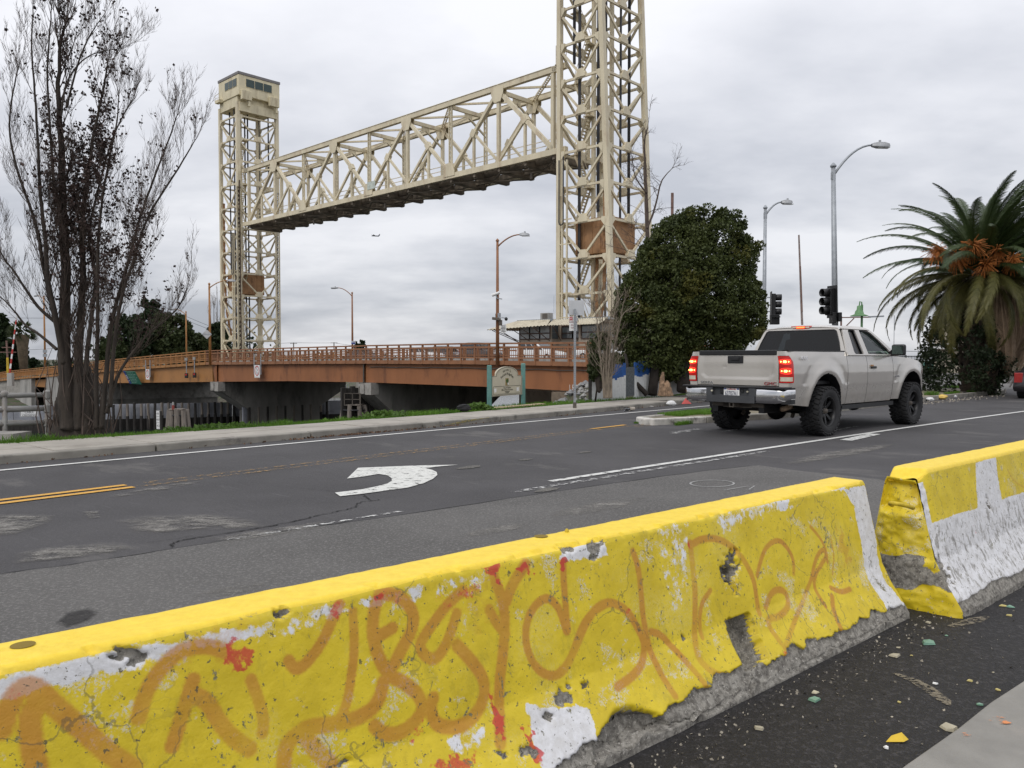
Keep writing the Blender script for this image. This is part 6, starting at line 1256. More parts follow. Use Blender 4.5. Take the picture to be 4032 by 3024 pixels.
# traffic cone beyond the truck bonnet
c = G(3617, 1467, 0); c = D(3617, 1467, 60); t = thing('traffic_cone', 'orange traffic cone with white collars beyond the truck bonnet', 'traffic cone', (c.x, c.y, 0)); OC = mat('orange_cone', (.65, .13, .03), .6)
z0 = EYE + (1410 - 1467) / 3145 * 60; b = MB(); b.box((0, 0, z0 + .02), (.38, .38, .05)); b.build('base', BLACK, t); cone = lambda z: .15 - .12 * z / .82
for za, zb_, m, nm in ((0, .34, OC, 'body'), (.34, .48, WHITEP, 'collar'), (.48, .58, OC, 'body'), (.58, .67, WHITEP, 'collar'), (.67, .82, OC, 'body')): b = MB(); b.lathe([(cone(za), z0 + .04 + za), (cone(zb_), z0 + .04 + zb_)], 14); b.build(nm, m, t)
# ------------------------------------------------------------------ lifted pickup truck: local x right, y forward, origin under the rear axle
TP = N('champagne_truck_paint'); c_ = TP.mix(TP.step(TP.noise(1.3, 5, .6), .35, .7), (.50, .47, .43), (.56, .53, .485))
sx_ = TP.n('ShaderNodeSeparateXYZ'); TP.l(TP.pos(), sx_.inputs[0]); dst = TP.math('MULTIPLY', TP.step(sx_.outputs[2], .95, .5), TP.step(TP.noise(4, 6, .65), .3, .7)); c_ = TP.mix(TP.math('MULTIPLY', dst, .55), c_, (.27, .235, .19))
TP.col(c_); TP.rough(TP.math('ADD', .24, TP.math('MULTIPLY', dst, .4))); TP.b.inputs['Metallic'].default_value = .35; TP.b.inputs['Coat Weight'].default_value = .7; TP.b.inputs['Coat Roughness'].default_value = .08; TP = TP.m
CHROME = mat('chrome', (.62, .62, .63), .12, metal=1.0, var=.05); TINT = glass('dark_tinted_glass', (.035, .037, .045)); CLEARG = glass('green_tinted_glass', (.70, .86, .79))
LAMPR = N('red_tail_lens'); LAMPR.col((.26, .008, .006)); LAMPR.rough(.15); LAMPR.b.inputs['Emission Color'].default_value = (1, .02, .01, 1); LAMPR.b.inputs['Emission Strength'].default_value = .15; LAMPR = LAMPR.m
GLOWR = emit('lit_red_lamp', (1, .035, .015), 1.25, (.3, .01, .01)); GLOWY = emit('lit_lamp_core', (1, .55, .12), 5.0); CLEARL = mat('clear_reversing_lens', (.62, .58, .45), .15, spec=.8)
tk = thing('pickup_truck', 'lifted silver beige pickup truck with lit brake lights and big black wheels', 'truck', (4.82, 14.68, 0), -.836)
ARC = ((0.0, .52), (3.645, .52)); AR = .57
def sx(y, z):
    x = float(np.interp(z, [.45, .55, .7, .9, 1.1, 1.25, 1.38, 1.49], [.925, .955, .985, 1.005, 1.01, 1.0, .975, .94]))
    for (ay, az) in ARC:
        rho = math.hypot(y - ay, (z - az)); 
        if z > .45: x += .030 * math.exp(-((rho - .63) / .085) ** 2) - .010 * math.exp(-((rho - .86) / .07) ** 2) * (z > .9)
    if y > 3.9: x -= .30 * (y - 3.9) ** 2 + .9 * max(0, y - 4.35) ** 2
    if y < -1.0: x -= .5 * (y + 1.0) ** 2
    return x
def panel(name, y0, y1, zlo, zhi, side, m=TP, step=.026, arches=True):
    ny = max(2, int((y1 - y0) / step)); nz = 38; V = []
    for i in range(ny + 1):
        y = y0 + (y1 - y0) * i / ny; a = zlo(y) if callable(zlo) else zlo; c = zhi(y) if callable(zhi) else zhi
        for j in range(nz + 1):
            z = a + (c - a) * j / nz; V.append([y, z])
    V = np.array(V); F = []
    C = lambda q: any(math.hypot(q[0] - ay, q[1] - az) < AR for ay, az in ARC)
    n1 = nz + 1
    for i in range(ny):
        for j in range(nz):
            q = (i * n1 + j, (i + 1) * n1 + j, (i + 1) * n1 + j + 1, i * n1 + j + 1)
            if arches and C(V[list(q)].mean(0)): continue
            F.append(q if side > 0 else q[::-1])
    if arches:
        for k_ in {a for f in F for a in f}:
            for ay, az in ARC:
                d = math.hypot(V[k_][0] - ay, V[k_][1] - az)
                if d < AR and d > 1e-3: V[k_] = [ay + (V[k_][0] - ay) * AR / d, az + (V[k_][1] - az) * AR / d]
    P = [(side * sx(y, z), y, z) for y, z in V]; b = MB(); b.add(P, F); 
    return b.build(name, m, tk, smooth=True)
GAP = .006
lowz = lambda y: .53 + .05 * sm(-y, .4, 1.2)
bedtop = lambda y: 1.475
hood = lambda y: float(np.interp(y, [2.6, 3.0, 3.6, 4.0, 4.3, 4.5], [1.40, 1.395, 1.36, 1.31, 1.22, 1.10]))
for sd in (1, -1):
    panel('bed_side', -1.20, .80 - GAP, lowz, bedtop, sd)
    panel('rear_door', .80 + GAP, 1.60 - GAP, .53, 1.40, sd, arches=False); panel('front_door', 1.60 + GAP, 2.74 - GAP, .53, 1.40, sd, arches=True)
    panel('front_fender', 2.74 + GAP, 4.48, lambda y: .55 + .12 * sm(y, 4.0, 4.4), hood, sd)
    # wheel well walls
    for ay, az in ARC:
        b = MB(); an = np.linspace(-.12, math.pi + .12, 30); rows = []
        for x in (sx(ay, az + AR) - .012, sx(ay, az + AR) - .03, .60): rows.append([Vector((sd * (min(sx(ay + AR * math.cos(a), az + AR * math.sin(a)) - .004, 2) if x > .7 and x == sx(ay, az + AR) - .012 else x), ay + AR * math.cos(a), az + AR * math.sin(a))) for a in an])
        b.grid(rows); b.build('wheel_well', BLACK, tk, smooth=True)
    # rear corner and tail light
    def corner(u, z, o=0.0):
        xs = sx(-1.2, z); a = u * math.pi / 2; r = .05
        if u < 0: return (sd * (xs - r + u * .13), -1.20 - r - o, z)
        if u > 1: return (sd * (xs + o), -1.20 + (u - 1) * .16, z)
        return (sd * (xs - r + (r + o) * math.sin(a)), -1.20 - (r + o) * math.cos(a), z)
    uu = [-1, -.5, 0, .25, .5, .75, 1.0]
    for za, zb_, m, nm in ((.62, .945, TP, 'rear_corner'), (1.40, 1.475, TP, 'rear_corner'), (.945, 1.40, BLACK, 'lamp_recess')):
        b = MB(); b.grid([[corner(u, z) for u in uu] for z in np.linspace(za, zb_, 6)]); b.build(nm, m, tk, smooth=True)
    ul = [-.95, -.5, 0, .25, .5, .75, 1, 1.35, 1.7]
    tl = None
    def lz(u, z): return z if u < 1 or z < 1.2 else z - (u - .9) * .16 * (z - 1.2) / .19
    b = MB(); b.grid([[corner(u, lz(u, z), .012) for u in ul] for z in np.linspace(.95, 1.395, 14)]); tl = b.build('tail_light', LAMPR, tk, smooth=True)
    for zc, hz in ((1.30, .045), (1.145, .055)):
        b = MB(); b.grid([[corner(u, zc + v * hz * math.sqrt(max(0, 1 - (u * .9 - .1) ** 2 * .9)), .017) for u in np.linspace(-.85, .95, 9)] for v in (-1, -.4, .4, 1)]); b.build('lit_lens', GLOWR, tl, smooth=True)
        for u in (-.6, -.15, .05, .5): b = MB(); w_ = .012 if u not in (-.15, .05) else .02; c0 = Vector(corner(u, zc, .02)); b.lathe([(0, .01), (w_ * .6, .006), (w_, 0)], 8, Matrix.Translation(c0) @ Matrix.Rotation(math.pi / 2, 4, 'X')); b.build('bulb_glow', GLOWY, tl)
    b = MB(); b.grid([[corner(u, z, .017) for u in (-.8, -.4, 0, .4, .8, 1.2)] for z in (.975, 1.045)]); b.build('reversing_lens', CLEARL, tl, smooth=True)
    b = MB(); b.grid([[(sd * .935 + sd * o, y, z) for y in np.linspace(-1.22, .79, 12)] for o, z in ((.012, 1.470), (.012, 1.492), (-.10, 1.492), (-.10, 1.46))]); b.build('bed_rail_cap', BLACK, tk)
    # upper body side with window openings
    xm = lambda z: .965 - (z - 1.40) * .42 - max(0, z - 1.84) ** 2 * 3
    outer = [(.81, 1.40), (3.02, 1.40), (2.72, 1.56), (2.42, 1.74), (2.20, 1.86), (2.05, 1.915), (1.9, 1.935), (1.4, 1.945), (1.15, 1.94), (1.02, 1.92), (.93, 1.72)]
    w1 = [(1.67, 1.425), (2.70, 1.425), (2.62, 1.52), (2.36, 1.70), (2.14, 1.83), (2.02, 1.87), (1.92, 1.88), (1.70, 1.885), (1.66, 1.86)]
    w2 = [(1.14, 1.42), (1.46, 1.42), (1.49, 1.45), (1.49, 1.86), (1.46, 1.885), (1.26, 1.88), (1.19, 1.85), (1.11, 1.46)]
    bm = bmesh.new(); ed = []
    for L_ in (outer, w1, w2):
        vs = [bm.verts.new((0, y, z)) for y, z in L_]; ed += [bm.edges.new((vs[i], vs[(i + 1) % len(vs)])) for i in range(len(vs))]
    bmesh.ops.triangle_fill(bm, use_beauty=True, edges=ed); bmesh.ops.subdivide_edges(bm, edges=bm.edges[:], cuts=2, use_grid_fill=True)
    for v in bm.verts: v.co.x = sd * xm(v.co.z)
    me = bpy.data.meshes.new('cab_side'); bm.to_mesh(me); bm.free(); me.materials.append(TP); o = bpy.data.objects.new('cab_side', me); link(o, tk); md = o.modifiers.new('s', 'SOLIDIFY'); md.thickness = .035
    for L_, gm, nm in ((w1, CLEARG, 'front_window'), (w2, TINT, 'rear_quarter_window')):
        b = MB(); b.add([(sd * (xm(z) - .012), y, z) for y, z in L_], [tuple(range(len(L_)))]); g_ = b.build(nm, gm, tk)
        b = MB(); b.tube([(sd * (xm(z) + .002), y, z) for y, z in L_ + L_[:1]], .012, 5, cap=False); b.build('window_seal', BLACK, g_)
    b = MB(); b.box((sd * 1.02, 1.83, 1.185), (.035, .20, .045)); b.build('door_handle', BLACK, tk, bevel=.01); b = MB(); b.box((sd * 1.015, 1.78, 1.21), (.03, .05, .05)); b.build('lock_cap', RUSTBROWN, tk)
    mi = MB(); mi.box((sd * 1.14, 2.66, 1.52), (.26, .12, .22)); mo = mi.build('wing_mirror', BLACK, tk, bevel=.04); b = MB(); b.box((sd * 1.14, 2.597, 1.52), (.20, .006, .165)); b.build('mirror_glass', mat('mirror_glass', (.25, .32, .28), .05, metal=.9) if sd == 1 else bpy.data.materials['mirror_glass'], mo); b = MB(); b.bar((sd * .97, 2.68, 1.43), (sd * 1.06, 2.66, 1.50), .07, .09); b.build('mirror_arm', BLACK, mo)
    b = MB(); b.box((sd * .87, 1.8, .47), (.16, 2.2, .08)); b.build('rocker', BLACK, tk)
# tailgate: pressed panel with a shallow recess
b = MB(); xs = np.linspace(-.795, .795, 54); zs = np.linspace(.895, 1.475, 34); rows = []
for z in zs:
    r_ = []
    for x in xs:
        ins = sm(.72 - abs(x), 0, .035) * sm(z - 1.0 - .05 * sm(abs(x), .60, .72) * 1.4, 0, .03) * (1 - sm(z, 1.44, 1.47)); dent = .008 * math.exp(-((x + .24) ** 2 + (z - 1.21) ** 2) / .0004)
        r_.append((x, -1.252 + .010 * ins * (1 - sm(z, 1.15, 1.30) * .55) + dent - .006 * math.sin((z - .9) / .58 * math.pi), z))
    rows.append(r_)
b.grid(rows); b.build('tailgate', TP, tk, smooth=True)
b = MB(); b.box((0, -1.245, 1.452), (1.52, .05, .085)); b.build('tailgate_cap', BLACK, tk, bevel=.012)
b = MB(); b.box((-.02, -1.262, 1.335), (.30, .02, .13)); th_ = b.build('tailgate_handle', BLACK, tk, bevel=.012); b = MB(); b.box((-.02, -1.276, 1.345), (.16, .02, .05)); b.build('handle_flap', BLACK, th_, bevel=.006)
Mr = lambda x, y, z: frame((x, y, z), (1, 0, 0), (0, 0, 1))
BADGE = mat('badge_chrome', (.5, .5, .52), .2, metal=1.0); BADR = mat('badge_red', (.30, .03, .04), .35)
text('badge', 'SIERRA', .062, BADGE, tk, Mr(-.60, -1.262, .93), .004, sx=1.35); text('badge', 'GMC', .075, BADR, tk, Mr(.65, -1.262, .93), .005, sx=1.4)
Ms = frame((1.02, -.80, 1.36), (0, 1, 0), (-.12, 0, 1)); text('badge', '4X4', .095, mat('badge_silver', (.62, .62, .64), .35), tk, Ms @ Matrix.Translation((0, 0, -.013)), .003, sx=1.4)
Ms = frame((1.03, 2.98, 1.0), (0, 1, 0), (0, 0, 1)); text('badge', 'SIERRA', .05, BADGE, tk, Ms @ Matrix.Translation((-.1, 0, .0)), .003, sx=1.3)
# rear bumper
for sd in (1, -1):
    pth = [(.43, -1.43), (.6, -1.43), (.8, -1.415), (.93, -1.385), (1.0, -1.33), (1.035, -1.25), (1.04, -1.14)]
    b = MB(); rows = []
    for z, o in ((.605, .03), (.63, .006), (.66, 0), (.80, 0), (.835, .008), (.845, .03)): rows.append([(sd * (x - o * (x > .95)), y + o, z + .05 * sm(x, .85, 1.05) * (z < .7)) for x, y in pth])
    b.grid(rows); b.build('chrome_bumper_end', CHROME, tk, smooth=True)
    b = MB(); b.grid([[(sd * (x - .012), y + .012, z) for x, y in pth[3:]] for z in (.60, .87)]); b.build('bumper_backing', BLACK, tk)
b = MB(); b.box((0, -1.30, .865), (2.0, .26, .035)); b.build('bumper_step', BLACK, tk, bevel=.012)
PLAS = mat('dark_grey_bumper_plastic', (.05, .052, .056), .6, var=.15)
b = MB(); b.prism([(-.47, -1.455), (.47, -1.455), (.44, -1.33), (-.44, -1.33)], .60, .72); b.box((-.42, -1.39, .78), (.12, .12, .14)); b.box((.42, -1.39, .78), (.12, .12, .14)); b.box((0, -1.36, .79), (.8, .04, .14)); b.build('bumper_centre', PLAS, tk, kind=None)
pm = frame((.0, -1.402, .775), (1, 0, 0), (0, .0, 1)); b = MB(); plate(b, pm, .305, .155, .006); lp = b.build('licence_plate', WHITEP, tk); text('plate_number', '63707A1', .105, mat('plate_navy', (.02, .03, .09), .6), lp, pm @ Matrix.Translation((0, -.022, .003)), .001, sx=.66); text('plate_script', 'California', .042, REDP, lp, pm @ Matrix.Translation((0, .052, .003)), .001)
for x, m_ in ((-.125, BLS), (.125, BLS)): b = MB(); plate(b, pm @ Matrix.Translation((x, .055, .003)), .04, .02, .002); b.build('plate_sticker', m_, lp)
b = MB(); b.box((-.19, -1.385, .79), (.09, .03, .09)); b.build('tow_socket', BLACK, tk, bevel=.01); b = MB(); b.lathe([(.03, 0), (.03, .02), (0, .02)], 12, Matrix.Translation((.20, -1.38, .80)) @ Matrix.Rotation(math.pi / 2, 4, 'X')); b.build('socket_hole', BLACK, tk)
for x in (-.36, .31): b = MB(); b.lathe([(.018, 0), (.014, .015), (0, .018)], 10, Matrix.Translation((x, -1.40 if abs(x) < .33 else -1.452, .79)) @ Matrix.Rotation(math.pi / 2, 4, 'X')); b.build('plate_lamp', CLEARL, tk)
b = MB(); b.bar((-.5, -1.2, .55), (.5, -1.2, .55), .06, .06); b.bar((-.28, -1.22, .545), (.28, -1.22, .545), .02, .08)
for y0, y1 in ((-1.44, -1.2),):
    for dx, dz, w_, h_ in ((0, .035, .085, .012), (0, -.035, .085, .012), (.037, 0, .012, .07), (-.037, 0, .012, .07)): b.box((dx + .02, (y0 + y1) / 2, .56 + dz), (w_, .24, h_))
b.build('tow_hitch', DARKSTEEL, tk, kind='stuff')
# cab: back panel, roof, screens, pillars
bm = bmesh.new(); ed = []
yb = lambda z: .81 + (z - 1.40) * .30
for L_ in ([(-.965, 1.40), (.965, 1.40), (.86, 1.66), (.775, 1.86), (.72, 1.93), (.4, 1.955), (-.4, 1.955), (-.72, 1.93), (-.775, 1.86), (-.86, 1.66)], [(-.85, 1.44), (.85, 1.44), (.78, 1.66), (.70, 1.86), (.66, 1.885), (-.66, 1.885), (-.70, 1.86), (-.78, 1.66)]):
    vs = [bm.verts.new((x, yb(z), z)) for x, z in L_]; ed += [bm.edges.new((vs[i], vs[(i + 1) % len(vs)])) for i in range(len(vs))]
bmesh.ops.triangle_fill(bm, use_beauty=True, edges=ed); me = bpy.data.meshes.new('cab_back'); bm.to_mesh(me); bm.free(); me.materials.append(TP); link(bpy.data.objects.new('cab_back', me), tk)
b = MB(); L_ = [(-.85, 1.44), (.85, 1.44), (.78, 1.66), (.70, 1.86), (.66, 1.885), (-.66, 1.885), (-.70, 1.86), (-.78, 1.66)]; b.add([(x * 1.01, yb(z) - .008, z) for x, z in L_], [tuple(range(8))]); b.build('rear_window', TINT, tk)
b = MB(); b.tube([(x * 1.01, yb(z) - .008, z) for x, z in L_ + L_[:1]], .012, 5, cap=False); b.build('window_seal', BLACK, tk)
b = MB(); rows = []
for y in np.linspace(.955, 2.13, 18):
    e = sm(y, .95, 1.15) * (1 - .25 * sm(y, 1.75, 2.13)); rows.append([(x * .80, y, 1.905 + .075 * (1 - abs(x) ** 2.6) * (.55 + .45 * e) + .02 * e * (1 - abs(x) ** 6)) for x in np.linspace(-1, 1, 24)])
b.grid(rows); b.build('roof', TP, tk, smooth=True)
b = MB(); ws = [[(x * (.80 - .14 * 0), 2.06, 1.925) for x in (-1, 1)], [(x * .93, 3.0, 1.40) for x in (-1, 1)]]; b.add([(-.74, 2.1, 1.94), (.74, 2.1, 1.94), (.92, 2.98, 1.41), (-.92, 2.98, 1.41)], [(0, 1, 2, 3)]); b.build('windscreen', CLEARG, tk)
# third brake light
b = MB(); n_ = 16; rows = [[(x, .985 - .035 * (1 - (x / .21) ** 2) * k_, 1.945 + z) for x in np.linspace(-.21, .21, n_)] for z, k_ in ((-.028, .6), (-.01, 1), (.012, 1), (.028, .6))]; b.grid(rows); tb = b.build('third_brake_light', LAMPR, tk, smooth=True, solid=.01)
b = MB(); b.box((0, .943, 1.946), (.16, .012, .028)); b.build('lit_strip', emit('lit_amber_red', (1, .16, .04), 2.6), tb)
for x in (-.135, .135): b = MB(); b.box((x, .952, 1.947), (.08, .012, .026)); b.build('cargo_lens', CLEARL, tb)
# bonnet, front, inside
b = MB(); b.grid([[(x * (sx(y, hood(y)) - .01), y, hood(y) + .03 * (1 - x * x) - .004) for x in np.linspace(-1, 1, 16)] for y in np.linspace(2.78, 4.46, 18)]); b.build('bonnet', TP, tk, smooth=True)
b = MB(); b.box((0, 2.85, 1.36), (1.8, .3, .06)); b.build('cowl', BLACK, tk)
b = MB(); b.box((0, 4.42, .95), (1.5, .1, .5)); b.build('grille', BLACK, tk); b = MB(); b.box((0, 4.52, .70), (1.7, .14, .22)); b.build('front_bumper', CHROME, tk, bevel=.04)
for sd in (1, -1): b = MB(); b.box((sd * .76, 4.40, 1.0), (.3, .12, .3)); b.build('headlight', HEADL, tk, bevel=.03)
INT = mat('dark_cab_trim', (.03, .03, .032), .8); GREY = mat('grey_cab_trim', (.10, .105, .11), .8)
b = MB(); b.box((0, 1.9, 1.0), (1.72, 2.1, .75)); b.build('cab_floor', INT, tk); b = MB(); b.box((0, 2.62, 1.38), (1.7, .5, .2)); b.build('dashboard', INT, tk, bevel=.05)
for sd in (1, -1):
    b = MB(); b.box((sd * .42, 1.62, 1.48), (.52, .16, .52), Matrix.Rotation(-.12, 3, 'X')); b.build('seat_back', GREY, tk, bevel=.06); b = MB(); b.box((sd * .42, 1.58, 1.80), (.26, .10, .16)); b.build('head_rest', GREY, tk, bevel=.04)
b = MB(); b.tube([(-.42 + .18 * math.cos(a), 2.33 - .06 * math.sin(a), 1.46 + .17 * math.sin(a)) for a in np.linspace(0, 2 * math.pi, 20)], .016, 6, cap=False); b.build('steering_wheel', INT, tk)
b = MB(); b.box((0, -.2, .93), (1.72, 2.0, .06)); b.box((0, .76, 1.2), (1.72, .05, .52)); b.build('bed_liner', BLACK, tk, kind='stuff')
# chassis
b = MB(); b.box((0, 1.7, .62), (1.15, 5.2, .12)); b.build('under_tray', BLACK, tk)
for x in (-.45, .45): b = MB(); b.box((x, 1.5, .50), (.10, 5.4, .16)); b.build('frame_rail', BLACK, tk)
for ay in (0, 3.645):
    b = MB(); b.tube([(-.75, ay, .425), (.75, ay, .425)], .055, 10); b.build('axle_tube', DARKSTEEL, tk, smooth=True); b = MB(); b.lathe([(0, -.17), (.10, -.15), (.18, -.06), (.19, .03), (.13, .12), (0, .15)], 16, Matrix.Translation((.05 if ay == 0 else -.2, ay, .42)) @ Matrix.Rotation(math.pi / 2, 4, 'X')); b.build('differential', BLACK, tk, smooth=True)
b = MB(); b.tube([(0.05, .15, .44), (0.02, 2.0, .55)], .045, 8); b.build('drive_shaft', DARKSTEEL, tk)
b = MB(); b.lathe([(.10, -.09), (.32, -.10), (.36, 0), (.32, .10), (.10, .09)], 26, Matrix.Translation((0, -.72, .56))); b.build('spare_tyre', RUBBER, tk, smooth=True)
b = MB(); b.tube([(.55, .2, .55), (.62, -.5, .52), (.74, -1.02, .50)], .045, 10); b.build('exhaust_pipe', mat('rusty_exhaust', (.30, .22, .15), .6, metal=.4), tk, smooth=True)
for sd in (1, -1):
    for y0, y1 in ((-.75, .75),): b = MB(); b.tube([(sd * .55, y, .40 + .13 * (abs(y) / .75) ** 2) for y in np.linspace(y0, y1, 8)], .035, 6); b.build('leaf_spring', BLACK, tk)
    b = MB(); b.tube([(sd * .5, -.25, .32), (sd * .42, .25, .85)], .035, 8); b.build('shock_absorber', DARKSTEEL, tk)
# wheels
RIMB = mat('matte_black_rim', (.013, .013, .014), .38, metal=.2); RR_ = .435
def wheel(pos, sgn, steer=0):
    M = Matrix.Translation(pos) @ Matrix.Rotation(steer, 4, 'Z') @ Matrix.Rotation(sgn * math.pi / 2, 4, 'Y')
    b = MB(); b.lathe([(.25, -.14), (.27, -.155), (.33, -.172), (.395, -.165), (.415, -.135), (.418, 0), (.415, .135), (.395, .165), (.33, .172), (.27, .155), (.25, .14)], 48, M); w = b.build('wheel', RUBBER, tk, smooth=True)
    b = MB(); n = 30
    for i in range(n):
        for row, (z, ln, tw, ph) in enumerate(((-.125, .095, .35, 0), (-.045, .075, -.45, .5), (.045, .075, .45, 0), (.125, .095, -.35, .5))):
            a = 2 * math.pi * (i + ph) / n; R_ = Matrix.Rotation(a, 4, 'Z'); b.box((0, 0, 0), (.026, .052, ln)); 
            T_ = M @ R_ @ Matrix.Translation((RR_ - .012, 0, z)) @ Matrix.Rotation(tw, 4, 'X')
            for q in range(-8, 0): b.v[q] = tuple(T_ @ Vector(b.v[q]))
        for z, k_ in ((.160, 1), (-.160, 1)):
            a = 2 * math.pi * (i + .25) / n; b.box((0, 0, 0), (.05, .045, .014)); T_ = M @ Matrix.Rotation(a, 4, 'Z') @ Matrix.Translation((.385, 0, z * 1.0)) @ Matrix.Rotation(-.5 * (1 if z > 0 else -1), 4, 'Y')
            for q in range(-8, 0): b.v[q] = tuple(T_ @ Vector(b.v[q]))
    b.build('tread', RUBBER, w, kind='stuff')
    b = MB(); b.lathe([(.252, .135), (.262, .150), (.256, .158), (.245, .150), (.235, .10), (.225, -.02), (.22, -.12)], 40, M); b.build('rim', RIMB, w, smooth=True)
    b = MB(); b.lathe([(0, -.03), (.20, -.04), (.225, -.06)], 24, M); b.build('rim_disc', BLACK, w, smooth=True)
    for i in range(8):
        a = 2 * math.pi * i / 8; b = MB(); b.bar(M @ Vector((.05 * math.cos(a), .05 * math.sin(a), .05)), M @ Vector((.232 * math.cos(a), .232 * math.sin(a), .085)), .055, .045, up=M.to_3x3() @ Vector((0, 0, 1))); b.build('spoke', RIMB, w, bevel=.008)
    b = MB(); b.lathe([(.0, .12), (.04, .115), (.048, .06), (.085, .05), (.09, .02)], 18, M); b.build('hub_cap', DARKSTEEL, w, smooth=True)
    b = MB()
    for i in range(8): a = 2 * math.pi * (i + .5) / 8; b.lathe([(0, .075), (.011, .07), (.012, .03)], 6, M @ Matrix.Translation((.075 * math.cos(a), .075 * math.sin(a), 0)))
    b.build('lug_nut', CHROME, w, kind='stuff')
wheel((.90, 0, RR_), 1); wheel((-.90, 0, RR_), -1); wheel((.90, 3.645, RR_), 1, .0); wheel((-.90, 3.645, RR_), -1, .0)
# ------------------------------------------------------------------ plants
def leafmat(name, a, c, rough=.6, trans=.25, yellow=None, scale=1.1):
    k = N(name); w = k.pos(True); cc = k.mix(k.step(k.noise(scale, 4, .6, w), .35, .65), a, c)
    cc = k.mix(k.math('MULTIPLY', k.step(k.noise(25, 2, .5, w), .4, .7), .5), cc, lo(c, 1.5))
    if yellow is not None: cc = k.mix(k.step(k.noise(.8, 3, .5, w), .60, .68), cc, yellow)
    k.col(cc); k.rough(rough); k.b.inputs['Specular IOR Level'].default_value = .3
    tr = k.n('ShaderNodeBsdfTranslucent'); k.l(cc, tr.inputs[0]); mx = k.n('ShaderNodeMixShader'); mx.inputs[0].default_value = trans; k.l(k.b.outputs[0], mx.inputs[1]); k.l(tr.outputs[0], mx.inputs[2]); k.l(mx.outputs[0], k.o.inputs[0]); return k.m
EVG = leafmat('evergreen_leaf', (.035, .049, .014), (.070, .086, .024), yellow=(.10, .10, .02)); DKG = leafmat('dark_conifer_leaf', (.014, .026, .010), (.028, .045, .016)); MIDG = leafmat('mid_green_leaf', (.03, .045, .015), (.055, .07, .025))
GRASS = leafmat('grass_blade', (.055, .13, .012), (.11, .22, .025), .55, .35, None, .7); WEED = leafmat('weed_leaf', (.06, .12, .02), (.10, .17, .035), .55, .35)
BARK = mat('poplar_bark', (.040, .031, .024), .9, var=.35, scale=5, bump=.9, bscale=28, stretch=(2.5, 2.5, .45), dirt=(.018, .014, .012), dscale=3, damt=.7); TWIG = mat('twig_bark', (.085, .062, .05), .85, var=.2, scale=3); PALEB = mat('pale_twig_bark', (.22, .18, .135), .85, var=.25, scale=4); DARKLEAF = mat('dry_dark_leaf', (.034, .018, .014), .8, var=.5, scale=3)
def rand_dirs(n): v = RNG.normal(size=(n, 3)); return v / np.linalg.norm(v, axis=1)[:, None]
def leaves(name, C, size, m, parent=None, elong=1.6, jitter=.4):
    C = np.asarray(C); n = len(C); a = rand_dirs(n); c = np.cross(a, rand_dirs(n)); c /= np.linalg.norm(c, axis=1)[:, None] + 1e-9; s = size * (1 + jitter * RNG.uniform(-1, 1, n))[:, None]
    q = np.stack([C - a * s * elong / 2, C + c * s / 2, C + a * s * elong / 2, C - c * s / 2], 1).reshape(-1, 3); return np_mesh(name, q, np.arange(4 * n).reshape(-1, 4), m, parent)
def clump_points(cs, rs, per):
    P = []
    for c, r in zip(cs, rs): d = rand_dirs(per) * (r * RNG.uniform(.55, 1.05, per) ** .7)[:, None]; d[:, 2] *= .75; P.append(np.asarray(c) + d)
    return np.vstack(P)
# --- evergreen
EVB = mat('dark_evergreen_bark', (.028, .022, .018), .95, var=.4, scale=5, bump=.8, bscale=25)
def silhouette_tree(label, poly, d0, depth, nclump, per, crad, lsz, m, trunks, group=None, name='evergreen_tree', cat='tree', origin=None):
    poly = np.array(poly, float); lo_, hi = poly.min(0), poly.max(0); pts = RNG.uniform(lo_, hi, (nclump * 6, 2)); pts = pts[inpoly(pts, poly)][:nclump]
    seg = resample(np.vstack([poly, poly[:1]]), 160); cs, rs = [], []
    t = thing(name, label, cat, (0, 0, 0), 0, group); ppm = 3145 / d0
    for p in pts:
        e = np.hypot(*(seg - p).T).min() / ppm; h = depth * math.sqrt(min(1, e / depth)) ; 
        if e < crad * .25: continue
        z = RNG.choice([-1, -1, 1]) * h * RNG.uniform(.55, 1.0) if RNG.random() < .8 else RNG.uniform(-h, h)
        v = D(p[0], p[1], d0); v = v + Vector((v.x, v.y, 0)).normalized() * z * .9
        cs.append(tuple(v)); rs.append(crad * RNG.uniform(.6, 1.15) * min(1, .5 + e / crad * .4))
    pm_ = poly.mean(0); core = np.array(cs)
    for p in seg[::2]:
        p = p + (pm_ - p) * .09; v = D(p[0] + RNG.normal(0, 9), p[1] + RNG.normal(0, 9), d0); v.y += RNG.normal(0, depth * .25)
        if np.linalg.norm(core - np.array(v), axis=1).min() < crad * 1.15: cs.append(tuple(v)); rs.append(crad * RNG.uniform(.3, .8))
    o = leaves('crown', clump_points(cs, rs, per), lsz, m, t)
    for tr in trunks: b = MB(); b.tube(tr[0], tr[1], 9); b.build('trunk', EVB if nclump > 500 else BARK, t, smooth=True)
    b = MB(); tb = Vector(trunks[0][0][-1])
    for c in cs[::5]: c = Vector(c); b.tube([tb.lerp(c, .15) - Vector((0, 0, .5)), tb.lerp(c, .6), c], [.05, .03, .012], 4)
    b.build('limb', BARK, t, kind='stuff'); return t
zf = lambda x, y: (2300 + x / 1.844, 750 + y / 1.844)
